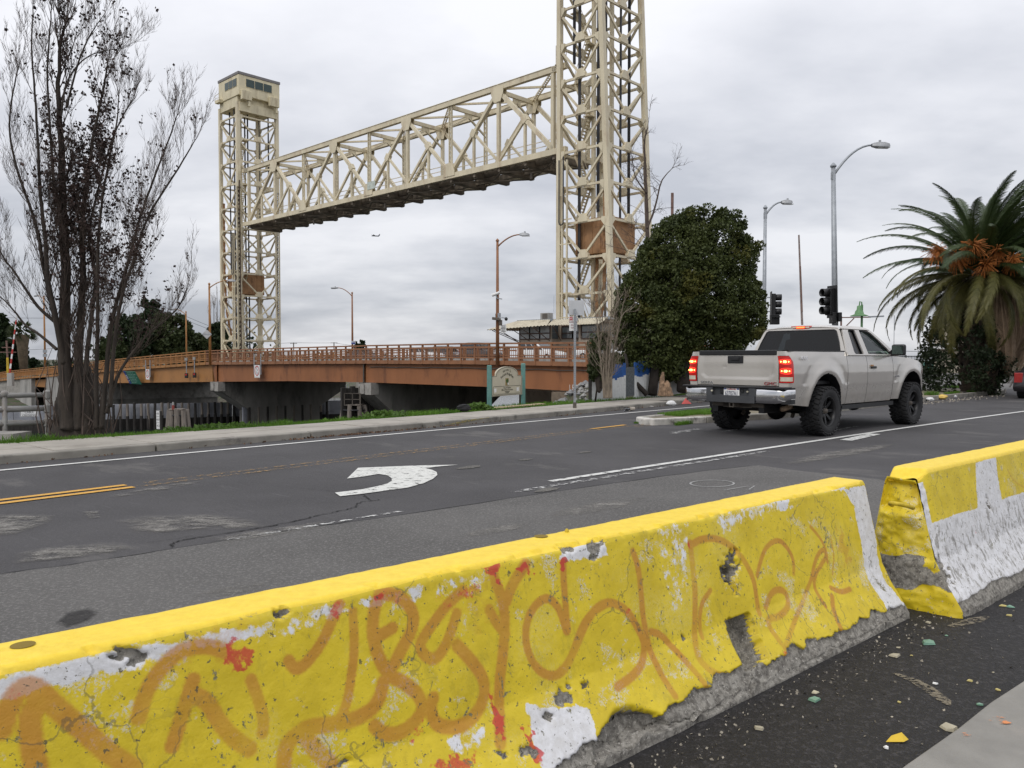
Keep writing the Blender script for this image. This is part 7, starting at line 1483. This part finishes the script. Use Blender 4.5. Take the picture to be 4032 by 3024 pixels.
silhouette_tree('large dense evergreen tree with yellowish tufts behind the pickup truck', [zf(*p) for p in ((240, 1180), (200, 860), (300, 640), (340, 560), (430, 400), (480, 340), (540, 250), (620, 200), (690, 160), (760, 100), (830, 105), (890, 130), (905, 230), (950, 180), (1020, 135), (1110, 180), (1170, 225), (1160, 340), (1200, 380), (1275, 395), (1255, 470), (1265, 580), (1225, 610), (1290, 670), (1315, 760), (1325, 830), (1320, 900), (1320, 1000), (1290, 1090), (1180, 1160), (1000, 1200), (820, 1260), (785, 1400), (660, 1420), (540, 1400), (400, 1440), (250, 1430), (140, 1340), (170, 1150))], 26.5, 2.5, 900, 120, .36, .060, EVG,
    [([(4.45, 25.3, .2), (4.6, 25.6, 1.2), (4.9, 26.2, 3.0)], [.16, .14, .08]), ([(4.25, 25.1, .2), (3.7, 25.2, .8), (3.6, 25.4, 1.5)], [.085, .07, .04]), ([(5.5, 25.6, .3), (5.6, 26, 1.4), (5.6, 26.3, 3.2)], [.22, .19, .1]), ([(5.9, 26.2, .3), (6.2, 26.6, 1.6), (6.6, 27, 3.2)], [.18, .16, .08])])
silhouette_tree('small bright bush at the foot of the bare stems beside the fence end', [(2335, 1460), (2330, 1380), (2350, 1330), (2375, 1320), (2400, 1380), (2400, 1470), (2370, 1500), (2345, 1490)], 23.2, .4, 34, 60,   .22, .055, MIDG, [([(2.4, 23.0, .1), (2.5, 23.0, .9)], [.03, .02])], name='green_bush', cat='bush')
b = MB(); c = G(2618, 1536, .42); rr = random.Random(4)
for i in range(13): a = 6.28 * i / 13; r_ = .17 * rr.uniform(.7, 1.1); p = Vector((c.x + r_ * math.cos(a), c.y + r_ * math.sin(a), .25)); hgt = rr.uniform(.25, .62) * (1.1 if 3 < i < 8 else .7); b.tube([p, p.lerp(Vector((c.x, c.y, .6)), .35) + Vector((0, 0, hgt * .6)), Vector((c.x + r_ * .45 * math.cos(a), c.y + r_ * .45 * math.sin(a), .3 + hgt))], [.085, .07, .03], 6)
o = b.build('tree_stump', mat('broken_stump_wood', (.24, .155, .095), .9, var=.4, scale=9, bump=.7, bscale=30, dirt=(.10, .06, .035), dscale=5, damt=.7)); tag(o, 'jagged pale brown tree stump on the grass before the board fence', 'tree stump')
# --- bare trees: stems traced as lines, with branches growing off them
class Bare:
    def __init__(s, seed): s.r = random.Random(seed); s.tw = MB(); s.tips = []
    def rnd(s): return Vector((s.r.gauss(0, 1), s.r.gauss(0, 1), s.r.gauss(0, 1)))
    def grow(s, p, d, ln, rad, lev, up, wob, kids, n=3):
        pts = [p]; k = 5 if lev < 2 else 3; d = d.normalized()
        for i in range(k): d = (d + s.rnd() * wob + Vector((0, 0, up))).normalized(); pts.append(pts[-1] + d * ln / k)
        s.tw.tube(pts, [rad * (1 - .75 * i / k) for i in range(k + 1)], n, cap=False)
        if lev >= 1: s.tips.append(tuple(pts[-1])); s.tips.append(tuple(pts[-2]))
        if lev < 2:
            for j in range(kids[lev]):
                u = s.r.uniform(.2, 1.0); i = min(k - 1, int(u * k)); q = pts[i].lerp(pts[i + 1], u * k - i); ax = (pts[i + 1] - pts[i]).normalized(); sd = ax.cross(s.rnd()).normalized()
                s.grow(q, ax * .85 + sd * .55, ln * s.r.uniform(.28, .5), max(rad * .5, .0022), lev + 1, up, wob, kids, n)
def bare_tree(label, stems, d0, seed, tr, mb, mt, nb, blen, kids, up=.16, wob=.10, spread=.6, start=.25, jit=.3, name='bare_tree', minr=.0028, group=None, outward=None):
    t = thing(name, label, 'tree', (0, 0, 0), 0, group); g = Bare(seed); L_ = []
    for si, (px, r0, r1) in enumerate(stems):
        rr = random.Random(seed + si); dj = rr.uniform(-jit, jit); pts = [D(x, y, d0 + dj * min(1, i / 2) ) for i, (x, y) in enumerate(px)]
        q = [Vector(p) for p in pts]
        for _ in range(2):
            nq = [q[0]]; 
            for i in range(len(q) - 1): nq += [q[i].lerp(q[i + 1], .25), q[i].lerp(q[i + 1], .75)]
            q = nq + [q[-1]]
        n = len(q); b = MB(); b.tube([p + Vector((rr.gauss(0, 1), rr.gauss(0, 1), 0)) * r0 * .06 for p in q], [r0 + (r1 - r0) * (i / (n - 1)) ** .8 for i in range(n)], 10 if r0 > .05 else 6); b.build('stem', mb, t, smooth=True)
        ln = sum((q[i + 1] - q[i]).length for i in range(n - 1))
        for j in range(int(nb * ln)):
            u = rr.uniform(start, .99); f = u * (n - 1); i = int(f); p = q[i].lerp(q[min(i + 1, n - 1)], f - i); ax = (q[min(i + 1, n - 1)] - q[i]).normalized(); sd = ax.cross(g.rnd()).normalized()
            g.grow(p, ax * .75 + sd * spread, blen * rr.uniform(.5, 1.15) * (1.15 - .6 * u), max(minr * 1.6, r0 * .16 * (1 - u * .6)), 0, up, wob, kids)
        g.grow(q[-1], (q[-1] - q[-2]), blen * .6, max(minr, r1 * .9), 0, up, wob, kids)
    g.tw.build('twigs', mt, t, kind='stuff'); return t, g.tips
z7p = lambda x, y: (x / 2.0733, 1000 + y / 2.0733); z1p = lambda x, y: (x / 1.6458, y / 1.6458)
ST_ = [([z7p(560, 1440), z7p(530, 1000), z7p(515, 600), z7p(540, 200), z1p(400, 1350), z1p(400, 1000), z1p(380, 650), z1p(375, 350), z1p(430, 120)], .14, .010),
  ([z7p(640, 1440), z7p(640, 1000), z7p(655, 600), z7p(680, 200), z1p(530, 1500), z1p(560, 1200), z1p(600, 900), z1p(660, 620), z1p(700, 400)], .088, .008),
  ([z7p(470, 620), z7p(400, 300), z7p(340, 50), z1p(250, 1500), z1p(180, 1300), z1p(110, 1100), z1p(50, 850), z1p(90, 560), z1p(130, 400)], .045, .006),
  ([z7p(520, 900), z7p(455, 500), z7p(380, 200), z1p(300, 1550), z1p(260, 1300), z1p(250, 1000), z1p(230, 650), z1p(200, 300), z1p(215, 80)], .055, .006),
  ([z7p(790, 1430), z7p(785, 1000), z7p(800, 500), z7p(795, 50), z1p(640, 1450), z1p(700, 1050), z1p(760, 800), z1p(770, 600)], .045, .007),
  ([z7p(830, 1430), z7p(870, 900), z7p(905, 600), z7p(960, 350), z7p(1040, 100), z1p(880, 1500), z1p(960, 1250), z1p(1050, 1020), z1p(1120, 830), z1p(1150, 740)], .05, .006),
  ([z7p(870, 1300), z7p(960, 980), z7p(1060, 830), z7p(1200, 660), z7p(1350, 540), z7p(1470, 430), z7p(1535, 250)], .035, .006),
  ([z7p(465, 780), z7p(310, 645), z7p(210, 590), z7p(120, 470), z7p(40, 380), z7p(-60, 300)], .03, .006),
  ([z7p(480, 580), z7p(320, 450), z7p(210, 290), z7p(110, 130), z7p(20, 30), z1p(-40, 1500)], .035, .006),
  ([z7p(900, 1250), z7p(930, 700), z7p(1000, 300), z7p(1100, 30), z1p(950, 1400), z1p(1120, 1150), z1p(1220, 980), z1p(1270, 900)], .04, .006),
  ([z7p(690, 1000), z7p(760, 400), z7p(790, 150), z1p(560, 1550), z1p(640, 1200), z1p(740, 850), z1p(860, 640)], .045, .007),
  ([z7p(540, 300), z1p(420, 1500), z1p(350, 1250), z1p(330, 900), z1p(300, 500), z1p(330, 120), z1p(335, 30)], .04, .005),
  ([z1p(390, 800), z1p(420, 550), z1p(500, 420), z1p(590, 350), z1p(700, 325), z1p(800, 312)], .018, .004),
  ([z1p(430, 700), z1p(500, 420), z1p(560, 270), z1p(620, 170), z1p(670, 100)], .02, .004)]
tree, tips = bare_tree('tall bare poplar with dark clinging leaves on the verge at the left', ST_, 13.25, 5, None, BARK, TWIG, 6.6, 1.15, (8, 6), up=.23, wob=.055, jit=.32, name='bare_poplar', spread=.44, start=.12, minr=.0024)
tp = np.array(tips); px, _ = projpx(tp); dens = np.exp(-(((px[:, 0] - 330) / 125) ** 2 + ((px[:, 1] - 640) / 360) ** 2)) * 1.0 + .55 * np.exp(-(((px[:, 0] - 520) / 110) ** 2 + ((px[:, 1] - 1130) / 260) ** 2)) + .012
sel = tp[RNG.random(len(tp)) < dens * .24]; n_ = len(sel)
P = np.repeat(sel, 4, 0) + RNG.normal(size=(n_ * 4, 3)) * .03; leaves('dry_leaves', P, .040, DARKLEAF, tree, 1.2)
# burrs and suckers round the base
b = MB(); rr = random.Random(9); bc = G(300, 1692, .15)
for i in range(60):
    a = rr.uniform(0, 6.28); r_ = rr.uniform(.25, .5); p = Vector((bc.x + r_ * math.cos(a) * 1.25, bc.y + r_ * math.sin(a) * .7, .1)); h_ = rr.uniform(.3, 1.5); b.tube([p, p + Vector((rr.uniform(-.12, .12), rr.uniform(-.1, .1), h_ * .5)), p + Vector((rr.uniform(-.25, .25), rr.uniform(-.1, .1), h_))], [.012, .009, .003], 4)
b.build('suckers', TWIG, tree, kind='stuff')
b = MB(); rows = []
for j, z in enumerate(np.linspace(-.5, 1.2, 15)):
    k_ = 1.0 - .55 * (max(z, 0) / 1.2) ** .8; rows.append([Vector((bc.x + .02 + .47 * k_ * math.cos(a) * (1 + .10 * math.sin(5 * a + j) + rr.uniform(-.05, .05)), bc.y + .32 * k_ * math.sin(a) * (1 + rr.uniform(-.08, .08)), .02 + z + rr.uniform(-.03, .03))) for a in np.linspace(0, 2 * math.pi, 25)[:-1]])
b.grid([q + [q[0]] for q in rows]); b.build('root_burr', BARK, tree, smooth=True)
zs_ = lambda x, y: (2100 + x / 2.0733, 600 + y / 2.0733)
SH = [([(2378 + i * 5, 1568), (2372 + i * 6, 1480), (2360 + i * 9 + (i % 3) * 4, 1380), (2350 + i * 16 + (i % 2) * 10, 1240 + (i % 3) * 25), (2335 + i * 24, 1140 + abs(i - 3) * 25)], .036 if i % 2 else .026, .007) for i in range(7)]
bare_tree('bare multi stemmed shrub tree at the end of the board fence', SH, 22.6, 21, None, PALEB, PALEB, 5.5, .85, (6, 4), up=.14, wob=.13, jit=.5, spread=.6, start=.2, minr=.0058, name='bare_shrub')
bare_tree('tall bare crooked tree rising behind the right lift tower', [([(2560, 1200), (2552, 1000), (2545, 800), (2540, 650), (2535, 560), (2550, 500)], .16, .02), ([(2548, 900), (2580, 820), (2600, 720), (2620, 690), (2650, 660)], .07, .012), ([(2552, 1000), (2500, 1050), (2470, 1180)], .08, .012), ([(2545, 760), (2500, 700), (2490, 640)], .06, .01)], 41, 33, None, TWIG, TWIG, 2.2, 2.1, (6, 4), up=.03, wob=.24, jit=.6, spread=.9, start=.15, minr=.011, name='bare_tree')
for i, (x0, x1, yt, lab) in enumerate(((838, 872, 1150, 'left of the two bare poplar columns behind the distant tower'), (885, 950, 1165, 'right of the two bare poplar columns behind the distant tower'))):
    bare_tree(lab, [([(x, 1420), (x + (k_ - 2) * 3, 1300), (x + (k_ - 2) * 5, yt + abs(k_ - 2) * 35)], .16, .03) for k_, x in enumerate(np.linspace(x0, x1, 5))], 168, 50 + i, None, TWIG, PALEB, .9, 3.0, (5, 3), up=.25, wob=.06, spread=.35, jit=2, minr=.022, name='bare_poplar_column', start=.05, group='bare poplar columns behind the tower')
# --- far crowns
FAR = 'dark trees across the river'
def blob(cx, cy, rx, ry, n=22): return [(cx + rx * math.cos(a) * random.uniform(.85, 1.1), cy + ry * math.sin(a) * random.uniform(.85, 1.1)) for a in np.linspace(0, 2 * math.pi, n)[:-1]]
def far_tree(label, cx, cy, rx, ry, d, m=DKG, ncl=70, per=55, ls=.42, nm='dark_tree', base=1440):
    s = d / 3145; silhouette_tree(label, blob(cx, cy, rx, ry), d, rx * s * .8, ncl, per, min(rx, ry) * s * .3, ls, m, [([tuple(D(cx, base, d)), tuple(D(cx, cy, d))], [.35, .2])], FAR, nm)
far_tree('dark round tree seen through the bare poplar, nearest its trunk', 505, 1340, 85, 95, 140); far_tree('tallest dark round tree between the poplar and the lamp poles', 585, 1290, 70, 105, 146, ncl=90); far_tree('broad dark tree right of the tallest round one', 670, 1330, 85, 95, 143, MIDG, 100); far_tree('low dark tree left of the orange lamp pole with the diamond sign', 775, 1370, 70, 50, 150, MIDG); far_tree('dark bushy tree at the left foot of the distant lift tower', 850, 1345, 55, 75, 152); far_tree('low bush in front of the dark round trees by the railing', 440, 1380, 60, 55, 136, MIDG)
far_tree('dark cypress cut off by the left edge', 5, 1350, 40, 130, 128, DKG, 90, nm='cypress_tree', base=1480); far_tree('dark thick tree beside the cypress under the far palm', 66, 1400, 36, 75, 130, DKG, 70, nm='dark_tree', base=1480)
far_tree('small layered pine on the skyline right of the far lamp', 1418, 1372, 26, 30, 190, DKG, 30, 40, .5, nm='pine_tree'); far_tree('low bushes on the skyline left of the small pine', 1385, 1392, 18, 14, 188, DKG, 14, 40, .5, nm='low_bush')
far_tree('dark pointed tree at the far end of the bridge railing', 130, 1430, 16, 16, 135, DKG, 16, 40, .4, nm='dark_tree')
def strip_trees(name, pts, d, h, m, lab_kind='stuff'):
    cs = []; rs = []
    for (x0, x1) in pts:
        for x in np.linspace(x0, x1, int((x1 - x0) / 9)): v = D(x, 1420, d); cs.append((v.x, v.y + RNG.uniform(-4, 4), -3.0 + h * RNG.uniform(.3, 1))); rs.append(h * RNG.uniform(.3, .6))
    o = leaves(name, clump_points(cs, rs, 40), .55, m); tag(o, kind='stuff'); return o
strip_trees('far_shore_trees', [(-300, 420)], 172, 3.0, DKG); strip_trees('far_shore_trees', [(410, 1000)], 158, 7.0, DKG); strip_trees('far_shore_trees', [(1000, 1900)], 260, 4.5, DKG)
# --- palms
FR = [leafmat('palm_frond_green', (.022, .040, .012), (.042, .062, .018), .5, .12), leafmat('palm_frond_olive', (.06, .062, .017), (.10, .092, .026), .5, .12), mat('dead_frond', (.31, .22, .145), .85, var=.3, scale=3)]
def frond_mesh(m, ln, droop, seed, nl=64, wl=.50, dead=False):
    rr = random.Random(seed); b = MB(); pts = []; p = Vector((0, 0, 0)); n = 14; th = 0
    for i in range(n + 1): pts.append(p.copy()); th = -droop * (i / n) ** 1.4; p = p + Vector((math.cos(th), 0, math.sin(th))) * ln / n
    b.tube(pts, [.028 * (1 - .85 * i / n) for i in range(n + 1)], 4, cap=False)
    for i in range(nl):
        u = .10 + .89 * i / (nl - 1); f = u * n; k = min(n - 1, int(f)); c = pts[k].lerp(pts[k + 1], f - k); ax = (pts[k + 1] - pts[k]).normalized(); nz = ax.cross(Vector((0, 1, 0))); nz = -nz if nz.z < 0 else nz
        l_ = wl * (math.sin(math.pi * min(1, .12 + u * .88)) ** .55) * rr.uniform(.8, 1.1)
        for sd in (-1, 1):
            d = (ax * (.55 + .5 * u) + Vector((0, sd, 0)) * .8 + nz * (.12 if not dead else -.4) + Vector((0, 0, -.5))).normalized(); w = ax * (.031 if not dead else .014); tip = c + d * l_ + Vector((0, 0, -.10 * l_)); mid = c + d * l_ * .5 + nz * .015
            b.add([c - w, c + w, mid + w * .9, tip, mid - w * .9], [(0, 1, 2, 4), (4, 2, 3)])
    me = bpy.data.meshes.new('frond'); me.from_pydata(b.v, [], b.f); me.materials.append(m); return me
fm = {(k, j): frond_mesh(FR[k], (4.5, 4.3, 3.5)[k], (1.25, 1.7, .6)[k] + .4 * j, 10 * k + j, dead=k == 2) for k in range(3) for j in range(3)}
pc_ = D(3862, 1075, 30); palm = thing('palm_tree', 'wind blown date palm with orange fruit stalks and a brown dead frond skirt', 'tree', (pc_.x, pc_.y, 0)); CZ = pc_.z
def frond(k, j, az, el, sc, off=(0, 0, 0), roll=0, blow=0):
    o = bpy.data.objects.new('frond', fm[(k, j)]); link(o, palm); o.rotation_euler = Euler((roll, -el, az), 'XYZ'); o.location = Vector((0, 0, CZ)) + Vector(off); o.scale = (sc, sc, sc); return o
rr = random.Random(12)
for i in range(150):
    az = i * 2.39996 + rr.uniform(-.2, .2); f = (i / 149); el = R(84) - f * R(112) + rr.uniform(-.12, .12); dirx, diry = math.cos(az), math.sin(az)
    az2 = math.atan2(diry, dirx + (.75 * max(0, math.sin(el)) + .05)); frond(0 if f < .62 else 1, 0 if f < .4 else rr.choice((0, 1)) if f < .75 else rr.choice((1, 2)), az2, el, rr.uniform(.82, 1.1) * (1 if f < .8 else .9), (.25 * dirx, .25 * diry, .25 - f * .5), rr.uniform(-.7, .7))
for i in range(95):
    az = rr.uniform(-2.0, .9); frond(2, rr.choice((1, 2)), az, R(-66) - rr.uniform(0, .4), rr.uniform(.6, 1.15), (.85 * math.cos(az) + .45, .85 * math.sin(az), -.2 - rr.uniform(0, .5)), rr.uniform(-.5, .5))
PTR = mat('palm_trunk', (.075, .055, .04), .95, var=.4, scale=4, bump=1.0, bscale=14, dirt=(.025, .02, .015), dscale=3, damt=.6)
b = MB(); b.tube([(0, 0, -.1), (0, 0, 1.2), (.02, 0, CZ - .8), (0, 0, CZ + .1)], [.62, .52, .55, .35], 16); b.build('trunk', PTR, palm, smooth=True)
b = MB()
for i in range(240):
    a = rr.uniform(0, 6.28); z = rr.uniform(.1, CZ - .2); r_ = .55; p = Vector((r_ * math.cos(a), r_ * math.sin(a), z)); o_ = Vector((math.cos(a), math.sin(a), 0)); s_ = Vector((-math.sin(a), math.cos(a), 0)) * .09; q = p + o_ * .16 + Vector((0, 0, .24)); b.add([p - s_, p + s_, q + s_ * .5, q - s_ * .5, p + o_ * .12 + Vector((0, 0, -.02))], [(0, 1, 2, 3), (0, 4, 1), (1, 4, 2), (3, 2, 4), (0, 3, 4)])
b.build('leaf_base', PTR, palm, kind='stuff')
ORF = mat('orange_fruit_stalk', (.36, .12, .022), .7, var=.3, scale=6)
for cx_2, cy_2, r_ in ((3690, 985, .55), (3830, 965, .60), (3925, 985, .5), (3765, 1010, .5), (3880, 1040, .55), (3985, 1020, .5)):
    c = D(cx_2, cy_2 + 15, 28.5) - palm.location; b = MB(); root = Vector((.1, -.2, CZ - .1))
    for i in range(110): d = Vector((rr.gauss(0, .8), rr.gauss(0, .8), rr.gauss(0, .9))).normalized(); e = c + d * r_ * rr.uniform(.4, 1); b.tube([c.lerp(root, .35), c.lerp(e, .5) + Vector((0, 0, .08)), e + Vector((0, 0, -.06))], [.012, .010, .014], 3)
    b.tube([root, c], .03, 5); b.build('fruit_stalk', ORF, palm)
# ivy skirt and shrub at the palm's foot
IVY = leafmat('ivy_leaf', (.012, .022, .008), (.025, .036, .014)); cs = []; rs = []
for i in range(130): a = rr.uniform(0, 6.28); z = rr.uniform(.1, 3.0); r_ = .85 + .25 * math.sin(z * 1.4) + (.55 if math.cos(a) < -.2 and z < 2.8 else 0); cs.append((pc_.x + r_ * math.cos(a) - .25, pc_.y + r_ * math.sin(a), z)); rs.append(rr.uniform(.22, .42))
t = thing('ivy_bush', 'dark shrubby growth wrapped round the palm trunk', 'bush'); leaves('foliage', clump_points(cs, rs, 70), .075, IVY, t)
fp = D(88, 1310, 127); t = thing('fan_palm', 'distant fan palm with a shaggy brown trunk above the gate arm', 'tree', (fp.x, fp.y, fp.z)); b = MB(); b.tube([(.1, 0, -6.5), (0, 0, -2.2), (0, 0, -.3)], [.55, .8, 1.1], 10); b.build('trunk', mat('shaggy_trunk', (.13, .10, .065), .95, var=.3, scale=2), t, smooth=True)
P = []; b = MB()
for i in range(44):
    a = rr.uniform(0, 6.28); el = rr.uniform(-.8, 1.2); d = Vector((math.cos(a) * math.cos(el), math.sin(a) * math.cos(el), math.sin(el))); c = d * 1.2; up_ = d.orthogonal().normalized(); sd = d.cross(up_)
    for j in range(7): w = (j - 3) * .28; e = c + (d * math.cos(w) + sd * math.sin(w)) * 1.3 + Vector((0, 0, -.35)); b.add([c - up_ * .13, c + up_ * .13, e], [(0, 1, 2)])
b.build('crown', MIDG, t)
# --- grass and weeds
def blades(name, base, h, w, m, lean=.45):
    n = len(base); a = RNG.uniform(0, 2 * np.pi, n); L_ = np.stack([np.cos(a), np.sin(a), np.zeros(n)], 1); hh = (h * RNG.uniform(.5, 1.25, n))[:, None]; c = RNG.uniform(0, 2 * np.pi, n); S_ = np.stack([np.cos(c), np.sin(c), np.zeros(n)], 1) * w; up = np.array([0, 0, 1.0]); ln = (lean * RNG.uniform(.2, 1.2, n))[:, None]
    mid = base + up * hh * .6 + L_ * hh * ln * .35; tip = base + up * hh * (1 - .25 * ln) + L_ * hh * ln; V = np.stack([base - S_, base + S_, mid + S_ * .7, mid - S_ * .7, tip], 1).reshape(-1, 3); i = np.arange(n) * 5
    F4 = np.stack([i, i + 1, i + 2, i + 3], 1); F3 = np.stack([i + 3, i + 2, i + 4, i + 4], 1); 
    me = bpy.data.meshes.new(name); me.from_pydata(V.tolist(), [], F4.tolist() + F3[:, :3].tolist()); me.materials.append(m); o = bpy.data.objects.new(name, me); link(o); tag(o, kind='stuff'); return o
def strip_pts(n, p0, p1, q0, q1, dens=None):
    p = RNG.uniform(p0, p1, n); e = RNG.uniform(0, 1, n) ** 1.0 ; out = []
    for a, u in zip(p, e):
        w0 = .25 * sm(-a, 3, 9); q = qk(a) + q0 + w0 + u * (q1 - q0); v = PQ(a, q); out.append((v.x, v.y, ground_z(v.x, v.y) - .01))
    return np.array(out)
B_ = strip_pts(20000, -13, 3.2, 1.38, 2.0); blades('grass', B_, .07, .0055, GRASS)
B_ = strip_pts(13000, 3.0, 16.5, 1.42, 3.6); B_ = B_[(B_[:, 2] > -.3)]; blades('grass', B_, .10, .006, GRASS)
nz = vn(strip_pts(1, 0, 1, 1, 2).repeat(1, 0), 1.0)
B_ = strip_pts(6000, -10, 2.6, 1.5, 2.05); keep = fbm(B_, 1.1, 3); pr_ = projpx(B_)[0][:, 0]; B_ = B_[(keep > .50) & ((pr_ > 520) | (pr_ < 230)) & ~((pr_ > 1150) & (pr_ < 1330))]; blades('tall_grass', B_, .13, .007, GRASS, .6)
def weeds(px, py, n, r, h, m, z=.12):
    c = G(px, py, z); P = np.array([c.x, c.y, 0]) + np.c_[RNG.normal(0, r, n), RNG.normal(0, r * .5, n), np.zeros(n)]; P[:, 2] = [ground_z(x, y) for x, y in P[:, :2]]; P[:, 2] += RNG.uniform(0, h, n) * np.exp(-((P[:, 0] - c.x) / r / 1.6) ** 2); o = leaves('weeds', P, .06, m, None, 1.9); tag(o, kind='stuff')
for a in ((690, 1690, 200, .2, .07, WEED), (830, 1682, 300, .25, .09, WEED), (930, 1674, 220, .18, .08, WEED), (1090, 1657, 250, .2, .10, GRASS), (1240, 1646, 400, .25, .11, GRASS), (1480, 1634, 800, .42, .15, WEED), (1555, 1628, 300, .2, .16, WEED), (1880, 1612, 500, .25, .2, WEED), (130, 1690, 700, .2, .20, WEED), (60, 1700, 300, .2, .12, GRASS)): weeds(*a)
def isl_grass(cpx, n, rx, ry, h, z, m=GRASS): 
    c = G(*cpx, z); P = np.array([c.x, c.y, z]) + np.c_[(RD.x * (u := RNG.uniform(-1, 1, n)) * rx + ND.x * (v := RNG.uniform(-1, 1, n)) * ry), RD.y * u * rx + ND.y * v * ry, np.zeros(n)]; blades('grass', P, h, .006, m, .7)
isl_grass((2700, 1630), 2600, .75, .32, .07, .11); isl_grass((2800, 1622), 2600, 1.0, .4, .07, .11); isl_grass((2545, 1664), 800, .38, .10, .05, 0); isl_grass((2690, 1672), 240, .3, .05, .09, 0); isl_grass((3790, 1527), 2600, 1.1, .7, .10, .11); isl_grass((3850, 1540), 1200, 1.3, .12, .09, .11); isl_grass((3670, 1555), 260, .3, .2, .14, .11); isl_grass((3750, 1549), 500, .9, .08, .08, .11)
# stones on the bank behind the park sign
STN = [mat('riprap_' + c, k, .9, var=.25, scale=6) for c, k in (('pale', (.27, .265, .25)), ('grey', (.20, .20, .20)), ('brown', (.16, .125, .085)), ('dark', (.07, .062, .05)))]
def stones(name, n, s0, s1, t0, t1, r0, r1, m, seed):
    rr = random.Random(seed); b = MB()
    for i in range(n):
        s_, t_ = rr.uniform(s0, s1), rr.uniform(t0, t1); v = ST(s_, t_); z = ground_z(v.x, v.y); r_ = rr.uniform(r0, r1); o = len(b.v); vs = [Vector((rr.uniform(.7, 1.1) * x, rr.uniform(.7, 1.1) * y, rr.uniform(.5, .9) * w)) * r_ + Vector((v.x, v.y, z + r_ * .2)) for x, y, w in ((1, 0, 0), (0, 1, 0), (-1, 0, 0), (0, -1, 0), (0, 0, 1), (0, 0, -1))]
        b.add(vs, [(0, 1, 4), (1, 2, 4), (2, 3, 4), (3, 0, 4), (1, 0, 5), (2, 1, 5), (3, 2, 5), (0, 3, 5)])
    b.build(name, m, kind='stuff')
stones('bank_stones', 700, -11.5, -5, -12, -1.2, .08, .22, STN[0], 1); stones('bank_stones', 500, -13, -4, -12, -.6, .10, .28, STN[1], 2); stones('bank_stones', 500, -19.5, -12, -20, -9, .05, .16, STN[3], 3); stones('bank_stones', 700, -19.3, -13, -45, -19, .08, .25, STN[3], 4)
# grit along the barrier foot
P = []
for i in range(420):
    u = RNG.uniform(-3.0, .3); o_ = .27 + abs(RNG.normal(0, .10)); v = np.array([1.877, 4.271, 0]) + BT * u + BN * o_; P.append((v[0], v[1], .012))
for i in range(260): u = RNG.uniform(-2.6, 1.6); o_ = RNG.uniform(.3, 1.1); v = np.array([1.877, 4.271, 0]) + BT * u + BN * o_; P.append((v[0], v[1], .012))
o = leaves('grit', np.array(P), .008, mat('pale_grit', (.30, .27, .22), .9, var=.5, scale=60), None, 1.2, .7); tag(o, kind='stuff')
# leaf litter against the kerb
P = np.array([tuple(PQ(p, qk(p) - RNG.uniform(.0, .12), .006)) for p in np.r_[RNG.uniform(-3, 1, 160), RNG.uniform(-8, 15, 160), RNG.normal(-1.6, .25, 80)]]); P[:, 2] += RNG.uniform(0, .012, len(P)); o = leaves('gutter_litter', P, .03, mat('dry_litter', (.13, .075, .045), .9, var=.4, scale=30)); tag(o, kind='stuff')
P = np.array([tuple(G(x, y, .008)) for x, y in zip(RNG.uniform(3634, 3960, 260), RNG.normal(0, 3, 260) + np.interp(np.linspace(0, 1, 260), [0, 1], [0, 0]))]) if False else np.array([tuple(G(3634 + u * 326, 1588 - u * 34 + RNG.normal(0, 3.5), .008)) for u in RNG.random(260)]); o = leaves('gutter_litter', P, .035, mat('pale_litter', (.36, .32, .26), .9, var=.4, scale=30)); tag(o, kind='stuff')
